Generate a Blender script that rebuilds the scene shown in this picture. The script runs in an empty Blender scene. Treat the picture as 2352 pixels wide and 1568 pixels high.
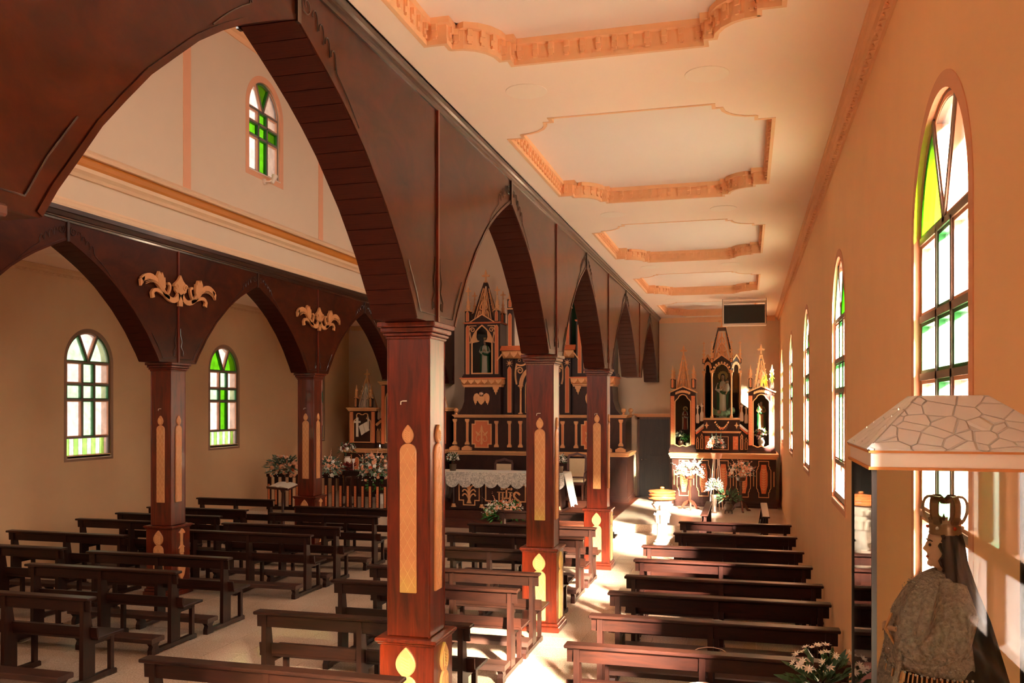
import bpy, bmesh, math, random
from mathutils import Vector, Matrix
random.seed(7)
PI = math.pi
sc = bpy.context.scene
COL = sc.collection

# ------------------------------------------------------------------ camera, sky, sun, exposure
YAW = math.atan(541 / 2020.0)
cam_d = bpy.data.cameras.new('camera')
cam_d.sensor_fit = 'HORIZONTAL'
cam_d.sensor_width = 36.0
cam_d.lens = 2020.0 / 2352.0 * 36.0
cam_d.shift_y = 148.0 / 2352.0
cam_d.clip_start = 0.05
cam = bpy.data.objects.new('camera', cam_d)
COL.objects.link(cam)
cam.location = (0, 0, 2.8)
cam.rotation_euler = (PI / 2, 0, YAW)
sc.camera = cam

world = bpy.data.worlds.new('world')
sc.world = world
world.use_nodes = True
bg = world.node_tree.nodes['Background']
bg.inputs[0].default_value = (1.0, 0.95, 0.90, 1)
bg.inputs[1].default_value = 4.0

sun_d = bpy.data.lights.new('sun', 'SUN')
sun_d.energy = 950.0
sun_d.angle = math.radians(13.0)
sun_d.color = (1.0, 0.94, 0.88)
sun = bpy.data.objects.new('sun', sun_d)
COL.objects.link(sun)
sun.rotation_euler = Vector((-1.0, 1.6, -0.85)).to_track_quat('-Z', 'Y').to_euler()

def daylight(name, loc, size, sx, sy, rot, energy=None, color=(1.0, 0.9, 0.8)):
    d = bpy.data.lights.new(name, 'AREA')
    d.shape = 'RECTANGLE'; d.size = sx; d.size_y = sy
    if energy is None:
        d.cycles.is_portal = True
    else:
        d.energy = energy; d.color = color
    o = bpy.data.objects.new(name, d); COL.objects.link(o)
    o.location = loc; o.rotation_euler = rot
    return o
# sky portals in the window openings
for y_ in (-0.18, 4.17, 8.52, 13.0, 17.5, 22.1):
    daylight('daylight_portal', (1.05, y_, 3.05), 0, 2.3, 1.15, (0, PI / 2, 0))
for y_ in (0.5, 4.8, 9.1, 13.39, 17.64, 21.95):
    daylight('daylight_portal', (-11.75, y_, 3.0), 0, 2.3, 1.15, (0, -PI / 2, 0))
for y_ in (9.4, 13.84, 18.3):
    daylight('daylight_portal', (-2.2, y_, 7.65), 0, 1.7, 1.05, (0, PI / 2, 0))
    daylight('daylight_portal', (-8.65, y_, 7.65), 0, 1.7, 1.05, (0, -PI / 2, 0))
# added fill lamp high at the closed rear wall; no window there
daylight('rear_fill', (-5.4, -2.75, 7.3), 0, 3.6, 2.4, (PI / 2 - 0.35, 0, 0), 170.0, (1.0, 0.91, 0.82))
# added fill lamps inside the unseen clerestory wall above the right arcade
for y_ in (5.0, 9.4, 13.84, 18.3):
    daylight('clerestory_fill', (-2.75, y_, 7.65), 0, 1.6, 1.0, (0, PI / 2 - 0.85, 0), 30.0, (1.0, 0.93, 0.86))

sc.view_settings.view_transform = 'Standard'
sc.view_settings.look = 'None'
sc.view_settings.gamma = 1.0
sc.view_settings.use_curve_mapping = False
sc.view_settings.exposure = 1.3
sc.cycles.use_denoising = True
sc.cycles.max_bounces = 14
sc.cycles.diffuse_bounces = 7
sc.cycles.glossy_bounces = 4
sc.cycles.transparent_max_bounces = 16
sc.cycles.sample_clamp_indirect = 6.0

# ------------------------------------------------------------------ materials
def lin(c):
    out = []
    for v in c:
        v /= 255.0
        out.append(v / 12.92 if v <= 0.04045 else ((v + 0.055) / 1.055) ** 2.4)
    return (*out, 1.0)

def new_mat(name):
    m = bpy.data.materials.new(name)
    m.use_nodes = True
    nt = m.node_tree
    return m, nt, nt.nodes['Principled BSDF']

def flat(name, c, rough=0.6, metal=0.0, coat=0.0, var=0.08, scale=6.0, bump=0.0, spec=0.5, sheen=0.0):
    """plain coloured surface with a little mottling and relief"""
    m, nt, b = new_mat(name)
    n, l = nt.nodes, nt.links
    tc = n.new('ShaderNodeTexCoord')
    nz = n.new('ShaderNodeTexNoise')
    nz.inputs['Scale'].default_value = scale
    nz.inputs['Detail'].default_value = 5.0
    l.new(tc.outputs['Object'], nz.inputs['Vector'])
    hsv = n.new('ShaderNodeHueSaturation')
    hsv.inputs['Color'].default_value = lin(c)
    mr = n.new('ShaderNodeMapRange')
    mr.inputs[3].default_value = 1.0 - var
    mr.inputs[4].default_value = 1.0 + var
    l.new(nz.outputs['Fac'], mr.inputs[0])
    l.new(mr.outputs[0], hsv.inputs['Value'])
    l.new(hsv.outputs[0], b.inputs['Base Color'])
    b.inputs['Roughness'].default_value = rough
    b.inputs['Metallic'].default_value = metal
    b.inputs['Coat Weight'].default_value = coat
    b.inputs['Coat Roughness'].default_value = 0.12
    b.inputs['Specular IOR Level'].default_value = spec
    if bump:
        bp = n.new('ShaderNodeBump')
        bp.inputs['Strength'].default_value = bump
        bp.inputs['Distance'].default_value = 0.01
        l.new(nz.outputs['Fac'], bp.inputs['Height'])
        l.new(bp.outputs[0], b.inputs['Normal'])
    return m

def wood(name, c1, c2, rough=0.4, coat=0.0, sc3=(9, 9, 1.2), coat_r=0.1, spec=0.5, bump=0.05):
    """two-tone wood grain, stretched along the axis with the small scale"""
    m, nt, b = new_mat(name)
    n, l = nt.nodes, nt.links
    tc = n.new('ShaderNodeTexCoord')
    mp = n.new('ShaderNodeMapping')
    mp.inputs['Scale'].default_value = sc3
    l.new(tc.outputs['Object'], mp.inputs['Vector'])
    nz = n.new('ShaderNodeTexNoise')
    nz.inputs['Scale'].default_value = 2.2
    nz.inputs['Detail'].default_value = 8.0
    nz.inputs['Roughness'].default_value = 0.65
    nz.inputs['Distortion'].default_value = 0.7
    l.new(mp.outputs[0], nz.inputs['Vector'])
    cr = n.new('ShaderNodeValToRGB')
    cr.color_ramp.elements[0].position = 0.3
    cr.color_ramp.elements[0].color = lin(c1)
    cr.color_ramp.elements[1].position = 0.72
    cr.color_ramp.elements[1].color = lin(c2)
    l.new(nz.outputs['Fac'], cr.inputs[0])
    l.new(cr.outputs[0], b.inputs['Base Color'])
    b.inputs['Roughness'].default_value = rough
    b.inputs['Coat Weight'].default_value = coat
    b.inputs['Coat Roughness'].default_value = coat_r
    b.inputs['Specular IOR Level'].default_value = spec
    bp = n.new('ShaderNodeBump')
    bp.inputs['Strength'].default_value = bump
    bp.inputs['Distance'].default_value = 0.01
    l.new(nz.outputs['Fac'], bp.inputs['Height'])
    l.new(bp.outputs[0], b.inputs['Normal'])
    return m

def pane_mat(name, tint, diff, mixf=0.35):
    """obscured window glass: part clear, part scattering"""
    m, nt, b = new_mat(name)
    n, l = nt.nodes, nt.links
    out = nt.nodes['Material Output']
    tr = n.new('ShaderNodeBsdfTransparent')
    tr.inputs[0].default_value = (*tint, 1)
    tl = n.new('ShaderNodeBsdfTranslucent')
    tl.inputs[0].default_value = (*diff, 1)
    gl = n.new('ShaderNodeBsdfGlossy')
    gl.inputs['Roughness'].default_value = 0.15
    mx = n.new('ShaderNodeMixShader')
    mx.inputs[0].default_value = mixf
    l.new(tr.outputs[0], mx.inputs[1])
    l.new(tl.outputs[0], mx.inputs[2])
    mx2 = n.new('ShaderNodeMixShader')
    mx2.inputs[0].default_value = 0.04
    l.new(mx.outputs[0], mx2.inputs[1])
    l.new(gl.outputs[0], mx2.inputs[2])
    # seeded-glass mottling of the tint
    tc = n.new('ShaderNodeTexCoord')
    nz = n.new('ShaderNodeTexNoise')
    nz.inputs['Scale'].default_value = 9.0
    nz.inputs['Detail'].default_value = 6.0
    l.new(tc.outputs['Object'], nz.inputs['Vector'])
    cr = n.new('ShaderNodeValToRGB')
    cr.color_ramp.elements[0].position = 0.35
    cr.color_ramp.elements[0].color = (*[t * 0.86 for t in tint], 1)
    cr.color_ramp.elements[1].position = 0.7
    cr.color_ramp.elements[1].color = (*[min(1, t * 1.12) for t in tint], 1)
    l.new(nz.outputs['Fac'], cr.inputs[0])
    l.new(cr.outputs[0], tr.inputs[0])
    l.new(mx2.outputs[0], out.inputs[0])
    return m

def clear_glass(name, tint=(0.93, 0.95, 0.93), refl=1.45):
    m, nt, b = new_mat(name)
    n, l = nt.nodes, nt.links
    out = nt.nodes['Material Output']
    tr = n.new('ShaderNodeBsdfTransparent')
    tr.inputs[0].default_value = (*tint, 1)
    gl = n.new('ShaderNodeBsdfGlossy')
    gl.inputs['Roughness'].default_value = 0.02
    fr = n.new('ShaderNodeFresnel')
    fr.inputs[0].default_value = refl
    mx = n.new('ShaderNodeMixShader')
    l.new(fr.outputs[0], mx.inputs[0])
    l.new(tr.outputs[0], mx.inputs[1])
    l.new(gl.outputs[0], mx.inputs[2])
    l.new(mx.outputs[0], out.inputs[0])
    return m

def tile_mat(name, c1, c2, rough):
    m, nt, b = new_mat(name)
    n, l = nt.nodes, nt.links
    tc = n.new('ShaderNodeTexCoord')
    geo = n.new('ShaderNodeNewGeometry')
    vo = n.new('ShaderNodeTexNoise')
    vo.inputs['Scale'].default_value = 70.0
    vo.inputs['Detail'].default_value = 3.0
    l.new(geo.outputs['Position'], vo.inputs['Vector'])
    big = n.new('ShaderNodeTexNoise')
    big.inputs['Scale'].default_value = 1.1
    l.new(geo.outputs['Position'], big.inputs['Vector'])
    ad = n.new('ShaderNodeMath')
    ad.operation = 'MULTIPLY_ADD'
    ad.inputs[1].default_value = 0.35
    l.new(big.outputs['Fac'], ad.inputs[0])
    l.new(vo.outputs['Fac'], ad.inputs[2])
    cr = n.new('ShaderNodeValToRGB')
    cr.color_ramp.elements[0].position = 0.5
    cr.color_ramp.elements[0].color = lin(c1)
    cr.color_ramp.elements[1].position = 0.82
    cr.color_ramp.elements[1].color = lin(c2)
    l.new(ad.outputs[0], cr.inputs[0])
    l.new(cr.outputs[0], b.inputs['Base Color'])
    b.inputs['Roughness'].default_value = rough
    b.inputs['Specular IOR Level'].default_value = 0.45
    return m

M = {}
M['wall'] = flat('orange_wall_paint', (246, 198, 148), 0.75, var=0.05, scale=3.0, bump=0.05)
M['wall_left'] = flat('shaded_wall_paint', (214, 168, 124), 0.75, var=0.05, scale=3.0, bump=0.05)  # same paint as the right wall, darkened for the left aisle's shade
M['cream'] = flat('cream_wall_paint', (216, 190, 162), 0.8, var=0.04, scale=2.0)
M['ceil'] = flat('peach_ceiling_paint', (250, 222, 200), 0.8, var=0.02, scale=2.0)
M['coffer'] = flat('pale_pink_ceiling_paint', (236, 214, 200), 0.8, var=0.02, scale=2.0)
M['mould'] = flat('apricot_plaster', (238, 184, 138), 0.7, var=0.06, scale=12.0)
M['white_mould'] = flat('warm_white_plaster', (226, 188, 150), 0.6, var=0.04)
M['gold_band'] = flat('gold_painted_band', (188, 112, 30), 0.55, var=0.06)
M['strip'] = flat('orange_painted_strip', (222, 158, 120), 0.7, var=0.03)
M['mahog'] = wood('polished_mahogany', (50, 8, 2), (118, 34, 9), 0.30, 0.35, (7, 7, 0.8), 0.05)
M['panelwood'] = wood('varnished_panel_wood', (40, 11, 4), (76, 28, 10), 0.30, 0.2, (2.0, 1.0, 1.6), 0.08, 0.12)
M['plank'] = wood('dark_red_plank_wood', (38, 11, 6), (68, 24, 13), 0.36, 0.0, (2.0, 6, 6), 0.12, 0.1)
M['trimwood'] = wood('dark_moulding_wood', (30, 11, 7), (56, 24, 13), 0.28, 0.6, (5, 1, 5), 0.1)
M['bench'] = wood('dark_bench_wood', (26, 10, 6), (54, 23, 12), 0.42, 0.1, (1.2, 8, 8), 0.2, 0.25)
M['benchv'] = wood('dark_bench_wood_upright', (26, 10, 6), (54, 23, 12), 0.42, 0.1, (8, 8, 1.2), 0.2, 0.25)
M['kneel'] = wood('worn_kneeler_wood', (46, 24, 17), (78, 44, 30), 0.5, 0.1, (1.2, 8, 8), 0.3)
M['carve'] = flat('honey_carved_wood', (204, 138, 86), 0.38, coat=0.25, var=0.12, scale=9.0)
M['groove_glint'] = flat('carved_groove_glint', (226, 168, 112), 0.35, coat=0.4, var=0.05)  # paler strips paint the highlights along the carved grooves
M['tile'] = tile_mat('terrazzo_tile', (172, 142, 116), (216, 190, 164), 0.24)
M['grout'] = flat('grout', (190, 165, 140), 0.8)
M['tile_pale'] = tile_mat('pale_sanctuary_tile', (196, 170, 146), (222, 200, 178), 0.16)
M['podium'] = wood('red_brown_podium_wood', (66, 26, 14), (98, 46, 26), 0.35, 0.3, (1, 5, 5), 0.2)
M['frame'] = flat('window_frame_metal', (120, 104, 92), 0.45, var=0.05)
M['reveal'] = flat('grey_window_border', (150, 112, 86), 0.75, var=0.03)
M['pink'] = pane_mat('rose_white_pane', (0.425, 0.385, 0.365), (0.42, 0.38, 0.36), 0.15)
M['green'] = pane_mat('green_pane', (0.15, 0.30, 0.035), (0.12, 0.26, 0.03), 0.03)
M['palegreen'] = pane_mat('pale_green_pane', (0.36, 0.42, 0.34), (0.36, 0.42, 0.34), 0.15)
M['pinkR'] = pane_mat('rose_white_pane_brightened', (0.64, 0.60, 0.575), (0.5, 0.46, 0.44), 0.12)  # clearer copy of the rose pane, sunlit brightness put into the tint
M['paleR'] = pane_mat('pale_green_pane_brightened', (0.57, 0.62, 0.55), (0.45, 0.5, 0.44), 0.12)  # green pane lightened likewise to let in more light
M['sun_block'] = pane_mat('sun_blocking_pane', (0.16, 0.14, 0.13), (0.2, 0.18, 0.16), 0.3)  # tint darkened to hold back the sun at these unseen windows
M['stripe'] = pane_mat('green_louvre_pane', (0.30, 0.42, 0.18), (0.3, 0.42, 0.2), 0.15)
M['bead_peach'] = flat('peach_reflection_bead', (214, 160, 124), 0.5)  # pinkish light reflected from the pane, painted on the bead
M['bead_green'] = flat('green_reflection_bead', (40, 104, 46), 0.4)  # green light reflected from the pane, painted on the bead
M['disc'] = flat('pale_lamp_disc', (250, 226, 204), 0.6, var=0.01)
M['clear'] = clear_glass('clear_pane')
M['white'] = flat('warm_white_paint', (226, 205, 184), 0.5, var=0.03)
M['dark'] = flat('black_screen', (8, 7, 6), 0.45, var=0.02)
M['altar'] = wood('dark_altar_wood', (38, 16, 10), (64, 30, 20), 0.42, 0.15, (3, 3, 1.0), 0.2, 0.3)
M['gold'] = flat('gilded_trim', (222, 158, 104), 0.42, var=0.08, scale=14)
M['salmon'] = flat('salmon_inlay', (212, 112, 66), 0.55, var=0.08, scale=30)
M['cloth'] = flat('white_lace_cloth', (232, 224, 210), 0.85, var=0.06, scale=60, bump=0.3)

# ------------------------------------------------------------------ mesh builder
class MB:
    def __init__(s):
        s.v = []; s.f = []; s.m = None
    def add(s, vs, fs):
        o = len(s.v)
        if s.m is not None:
            vs = [tuple(s.m @ Vector(p)) for p in vs]
        s.v.extend(vs)
        s.f.extend([tuple(i + o for i in f) for f in fs])
        return s
    def box(s, x0, x1, y0, y1, z0, z1):
        return s.add([(x0, y0, z0), (x1, y0, z0), (x1, y1, z0), (x0, y1, z0), (x0, y0, z1), (x1, y0, z1), (x1, y1, z1), (x0, y1, z1)],
                     [(0, 3, 2, 1), (4, 5, 6, 7), (0, 1, 5, 4), (1, 2, 6, 5), (2, 3, 7, 6), (3, 0, 4, 7)])
    def prism(s, poly, axis, a, b):
        n = len(poly)
        def P(u, v, w):
            return (w, u, v) if axis == 'x' else ((u, w, v) if axis == 'y' else (u, v, w))
        vs = [P(u, v, a) for u, v in poly] + [P(u, v, b) for u, v in poly]
        fs = [tuple(range(n - 1, -1, -1)), tuple(range(n, 2 * n))]
        fs += [(i, (i + 1) % n, n + (i + 1) % n, n + i) for i in range(n)]
        return s.add(vs, fs)
    def strip(s, pts, w, axis, a, b, closed=False):
        """flat moulding of width w following a 2-D path, from depth a to b"""
        n = len(pts)
        L, R = [], []
        for i in range(n):
            p = Vector(pts[i])
            q0 = Vector(pts[i - 1]) if (i > 0 or closed) else None
            q1 = Vector(pts[(i + 1) % n]) if (i < n - 1 or closed) else None
            d0 = (p - q0).normalized() if q0 is not None and (p - q0).length > 1e-9 else None
            d1 = (q1 - p).normalized() if q1 is not None and (q1 - p).length > 1e-9 else None
            d0 = d0 or d1; d1 = d1 or d0
            t = d0 + d1
            if t.length < 1e-6: t = d0.copy()
            t.normalize()
            nn = Vector((-t.y, t.x))
            k = max(0.45, abs(nn.dot(Vector((-d0.y, d0.x)))))
            nn = nn * (w / 2 / k)
            L.append(p + nn); R.append(p - nn)
        def P(q, w_):
            return (w_, q.x, q.y) if axis == 'x' else ((q.x, w_, q.y) if axis == 'y' else (q.x, q.y, w_))
        vs = []
        for i in range(n):
            vs += [P(L[i], a), P(R[i], a), P(R[i], b), P(L[i], b)]
        fs = []
        m = n if closed else n - 1
        for i in range(m):
            j = (i + 1) % n
            for k in range(4):
                fs.append((4 * i + k, 4 * i + (k + 1) % 4, 4 * j + (k + 1) % 4, 4 * j + k))
        if not closed:
            fs += [(0, 1, 2, 3), (4 * n - 1, 4 * n - 2, 4 * n - 3, 4 * n - 4)]
        return s.add(vs, fs)
    def lathe(s, prof, cx=0, cy=0, z0=0, seg=16, sx=1.0, sy=1.0, ribs=0, rd=0.0, a0=0.0):
        n = len(prof)
        vs = []
        for r, z in prof:
            for k in range(seg):
                t = a0 + 2 * PI * k / seg
                q = r * (1 + (rd * math.cos(ribs * t) if ribs else 0))
                vs.append((cx + q * math.cos(t) * sx, cy + q * math.sin(t) * sy, z0 + z))
        fs = []
        for i in range(n - 1):
            for k in range(seg):
                k2 = (k + 1) % seg
                fs.append((i * seg + k, i * seg + k2, (i + 1) * seg + k2, (i + 1) * seg + k))
        fs.append(tuple(range(seg - 1, -1, -1)))
        fs.append(tuple((n - 1) * seg + k for k in range(seg)))
        return s.add(vs, fs)
    def tube(s, pts, r, seg=6, closed=False):
        n = len(pts)
        P = [Vector(p) for p in pts]
        R = r if isinstance(r, (list, tuple)) else [r] * n
        vs = []
        prev = None
        for i in range(n):
            t = (P[(i + 1) % n] - P[i - 1]) if closed else (P[min(i + 1, n - 1)] - P[max(i - 1, 0)])
            if t.length < 1e-9: t = Vector((0, 0, 1))
            t.normalize()
            if prev is None:
                u = t.cross(Vector((0, 0, 1)))
                if u.length < 0.1: u = t.cross(Vector((0, 1, 0)))
            else:
                u = prev - t * prev.dot(t)
                if u.length < 1e-6: u = t.cross(Vector((1, 0, 0)))
            u.normalize(); prev = u
            w = t.cross(u)
            for k in range(seg):
                a = 2 * PI * k / seg
                vs.append(tuple(P[i] + (u * math.cos(a) + w * math.sin(a)) * R[i]))
        fs = []
        for i in range(n if closed else n - 1):
            j = (i + 1) % n
            for k in range(seg):
                k2 = (k + 1) % seg
                fs.append((i * seg + k, i * seg + k2, j * seg + k2, j * seg + k))
        if not closed:
            fs += [tuple(range(seg)), tuple((n - 1) * seg + k for k in range(seg - 1, -1, -1))]
        return s.add(vs, fs)
    def ball(s, c, r, seg=10, rings=6, sx=1, sy=1, sz=1):
        prof = [(max(1e-4, r * math.sin(PI * i / rings)), -r * math.cos(PI * i / rings) * sz) for i in range(rings + 1)]
        return s.lathe(prof, c[0], c[1], c[2], seg, sx, sy)
    def build(s, name, mat, parent=None, smooth=False, bevel=0.0):
        me = bpy.data.meshes.new(name)
        me.from_pydata(s.v, [], s.f)
        bm = bmesh.new(); bm.from_mesh(me)
        bmesh.ops.recalc_face_normals(bm, faces=bm.faces)
        bm.to_mesh(me); bm.free()
        me.materials.append(M[mat] if isinstance(mat, str) else mat)
        o = bpy.data.objects.new(name, me)
        COL.objects.link(o)
        if parent is not None: o.parent = parent
        if smooth:
            for p in me.polygons: p.use_smooth = True
            me.set_sharp_from_angle(angle=math.radians(45))
        if bevel:
            bv = o.modifiers.new('bevel', 'BEVEL')
            bv.width = bevel; bv.segments = 1; bv.limit_method = 'ANGLE'
        return o

def tag(o, label=None, cat=None, group=None, kind=None):
    if label: o['label'] = label
    if cat: o['category'] = cat
    if group: o['group'] = group
    if kind: o['kind'] = kind
    return o

def thing(name, label, cat, loc=(0, 0, 0), rz=0.0, group=None, kind=None):
    o = bpy.data.objects.new(name, None)
    o.empty_display_size = 0.1
    COL.objects.link(o)
    o.location = loc
    o.rotation_euler = (0, 0, rz)
    return tag(o, label, cat, group, kind)

def struct(o):
    o['kind'] = 'structure'
    return o

def dup(root, loc, rz=0.0, label=None, group=None):
    def cp(o, parent):
        c = o.copy(); COL.objects.link(c)
        if parent is not None: c.parent = parent
        for ch in list(o.children):
            if ch.name in KEEP or True: cp(ch, c)
        return c
    KEEP = {}
    kids = list(root.children)
    r = root.copy(); COL.objects.link(r)
    for ch in kids: cp(ch, r)
    r.location = loc; r.rotation_euler = (0, 0, rz)
    if label: r['label'] = label
    if group: r['group'] = group
    return r

def inst(src, parent, loc=(0, 0, 0), rot=(0, 0, 0), scale=(1, 1, 1)):
    o = src.copy(); COL.objects.link(o); o.parent = parent
    o.location = loc; o.rotation_euler = rot; o.scale = scale
    return o

def arc(cx, cz, r, a0, a1, n=12):
    return [(cx + r * math.cos(math.radians(a0 + (a1 - a0) * i / n)), cz + r * math.sin(math.radians(a0 + (a1 - a0) * i / n))) for i in range(n + 1)]

def spiral(cx, cz, r0, r1, a0, turns, n=22, sgn=1):
    out = []
    for i in range(n + 1):
        t = i / n
        r = r0 + (r1 - r0) * t
        a = a0 + sgn * 2 * PI * turns * t
        out.append((cx + r * math.cos(a), cz + r * math.sin(a)))
    return out

def bez(p0, p1, p2, p3, n=10):
    out = []
    for i in range(n + 1):
        t = i / n; u = 1 - t
        out.append(tuple(u * u * u * a + 3 * u * u * t * b + 3 * u * t * t * c + t * t * t * d for a, b, c, d in zip(p0, p1, p2, p3)))
    return out

# ------------------------------------------------------------------ main dimensions
XR, XL = -2.50, -8.35           # arcade centre lines
HT = 0.17                       # half thickness of an arcade
RW, LW = 0.80, -11.50           # aisle walls
YB = 24.10                      # wall behind the altars
YR = -3.0                       # rear wall
ZC = 5.17                       # aisle ceiling
ZN = 9.05                       # nave ceiling
YCR = [2.05, 6.45, 10.85, 15.15, 19.7, 24.06]
YCL = [6.95, 11.35, 15.75, 20.15, 24.06]
SPR, SILL, TOP = 3.60, 1.92, 4.16      # aisle windows: spring line, sill, crown
WINR = [-0.18, 4.17, 8.52, 13.0, 17.5, 22.1]
WINL = [0.5, 4.8, 9.1, 13.39, 17.64, 21.95]
CLW = [9.4, 13.84, 18.3]
WHW = 0.56

def arched_wall(mb, x0, x1, y0, y1, z0, z1, wins, hw, sill, spr, axis='x'):
    """wall slab with round-headed openings; wins = centres"""
    ys = y0
    for c in sorted(wins):
        mb.prism([(ys, z0), (c - hw, z0), (c - hw, z1), (ys, z1)], axis, x0, x1)
        mb.prism([(c - hw, z0), (c + hw, z0), (c + hw, sill), (c - hw, sill)], axis, x0, x1)
        a = arc(c, spr, hw, 180, 90, 16)
        mb.prism([(c - hw, z1)] + a + [(c, z1)], axis, x0, x1)
        a = arc(c, spr, hw, 90, 0, 16)
        mb.prism([(c, z1)] + a + [(c + hw, z1)], axis, x0, x1)
        ys = c + hw
    mb.prism([(ys, z0), (y1, z0), (y1, z1), (ys, z1)], axis, x0, x1)

# ------------------------------------------------------------------ the shell
m = MB(); arched_wall(m, RW, RW + 0.22, YR, YB + 0.2, -0.1, ZC + 0.3, WINR, WHW, SILL, SPR)
struct(m.build('wall_right', 'wall'))
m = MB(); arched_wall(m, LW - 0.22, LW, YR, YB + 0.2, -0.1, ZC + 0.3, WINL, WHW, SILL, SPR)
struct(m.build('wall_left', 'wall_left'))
m = MB(); m.box(LW - 0.22, RW + 0.22, YB, YB + 0.2, -0.1, ZN + 0.2)
struct(m.build('wall_back', 'cream'))
m = MB()
m.box(LW - 0.22, -7.6, YR - 0.2, YR, -0.1, ZN + 0.2).box(-3.2, RW + 0.22, YR - 0.2, YR, -0.1, ZN + 0.2)
m.box(-7.6, -3.2, YR - 0.2, YR, -0.1, ZN + 0.2)
struct(m.build('wall_front', 'cream'))
CSILL, CSPR, CHW = 6.86, 7.95, 0.52
m = MB(); arched_wall(m, XL - HT - 0.02, XL + HT - 0.03, YR, YB, 5.25, ZN + 0.1, CLW, CHW, CSILL, CSPR)
struct(m.build('wall_clerestory_left', 'cream'))
m = MB(); arched_wall(m, XR - HT + 0.03, XR + HT + 0.02, YR, YB, 5.25, ZN + 0.1, CLW, CHW, CSILL, CSPR)
struct(m.build('wall_clerestory_right', 'cream'))
m = MB(); m.box(XL - 0.3, XR + 0.3, YR - 0.2, YB + 0.2, ZN, ZN + 0.15)
struct(m.build('ceiling_nave', 'cream'))
# ------------------------------------------------------------------ right aisle ceiling with its coffers
CX = -0.92
COF = [4.35, 8.65, 13.05, 17.55, 22.0]
def coffer_outline(d=0.0):
    """one quarter, then mirrored; d = inward offset"""
    q = [(1.13 - d, 0.0), (1.13 - d, 1.10 - d * 0.6), (0.99 - d * 0.4, 1.10 - d * 0.6), (0.99 - d * 0.4, 1.20 - d)]
    for a in (-90, -108, -126, -144, -162, -180):
        r = 0.27 + d
        q.append((0.99 + r * math.cos(math.radians(a)) - d * 0.0, 1.47 + r * math.sin(math.radians(a))))
    q += [(0.66 - d * 0.6, 1.47), (0.66 - d * 0.6, 1.57 - d), (0.0, 1.57 - d)]
    return q
def coffer_half(d=0.0):
    q = coffer_outline(d)
    return [(x, -y) for x, y in reversed(q)][0:-1] + q      # right half, from (0,-) to (0,+)
m = MB()
X0, X1 = XR + HT - 0.02, RW + 0.1
prev = YR
for c in COF:
    y0, y1 = c - 1.9, c + 1.9
    m.box(X0, X1, prev, y0, ZC, ZC + 0.06)
    h = coffer_half()
    m.prism([(CX + x, c + y) for x, y in h] + [(CX, y1), (X1, y1), (X1, y0), (CX, y0)], 'z', ZC, ZC + 0.06)
    m.prism([(CX - x, c + y) for x, y in h] + [(CX, y1), (X0, y1), (X0, y0), (CX, y0)], 'z', ZC, ZC + 0.06)
    prev = y1
m.box(X0, X1, prev, YB, ZC, ZC + 0.06)
struct(m.build('ceiling', 'ceil'))
modi = None
for ci, c in enumerate(COF):
    if c - 1.57 > 0:
        h = coffer_half()
        full = [(CX + x, c + y) for x, y in h] + [(CX - x, c + y) for x, y in reversed(h[1:-1])]
        mb = MB()
        mb.strip(full, 0.030, 'z', ZC - 0.004, ZC + 0.03, True)
        mb.strip(full, 0.016, 'z', ZC + 0.03, ZC + 0.13, True)
        hi = coffer_half(0.02)
        fi = [(CX + x, c + y) for x, y in hi] + [(CX - x, c + y) for x, y in reversed(hi[1:-1])]
        mb.strip(fi, 0.055, 'z', ZC + 0.125, ZC + 0.165, True)
        t = struct(mb.build('trim_coffer', 'mould'))
        p = MB().box(CX - 1.25, CX + 1.25, c - 1.7, c + 1.7, ZC + 0.165, ZC + 0.20)
        struct(p.build('coffer_panel', 'coffer', t))
        # brackets walked along the outline
        pts = [Vector(q) for q in full]
        rest = MB()
        n = len(pts)
        for i in range(n):
            a, b = pts[i], pts[(i + 1) % n]
            L = (b - a).length
            if L < 0.05: continue
            k = max(1, int(L / 0.105))
            d = (b - a) / L
            nrm = Vector((-d.y, d.x))
            if nrm.dot(Vector((CX, c)) - a) < 0: nrm = -nrm
            for j in range(k):
                q = a + d * L * (j + 0.5) / k
                ang = math.atan2(d.y, d.x)
                if modi is None:
                    modi_b = MB()
                    modi_b.box(-0.020, 0.020, -0.02, 0.02, 0.05, 0.125).box(-0.016, 0.016, -0.02, 0.034, 0.085, 0.125).box(-0.013, 0.013, -0.02, 0.028, 0.03, 0.05)
                if c < 10 and q.y > c - 1.0:
                    if modi is None:
                        modi = modi_b.build('modillion', 'mould', t); o = modi
                    else:
                        o = modi.copy(); COL.objects.link(o); o.parent = t
                    o.location = (q.x, q.y, ZC); 
                    # local +y must point inward
                    o.rotation_euler = (0, 0, math.atan2(nrm.y, nrm.x) - PI / 2)
                else:
                    rest.m = Matrix.Translation((q.x, q.y, ZC)) @ Matrix.Rotation(math.atan2(nrm.y, nrm.x) - PI / 2, 4, 'Z')
                    rest.box(-0.020, 0.020, -0.02, 0.02, 0.05, 0.125).box(-0.016, 0.016, -0.02, 0.034, 0.085, 0.125)
        rest.m = None
        if rest.v:
            o = rest.build('bracket_row', 'mould', t); o['kind'] = 'stuff'
m = MB(); m.box(LW - 0.1, XL - HT + 0.02, YR, YB, ZC, ZC + 0.06)
struct(m.build('ceiling_left_aisle', 'ceil'))

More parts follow.
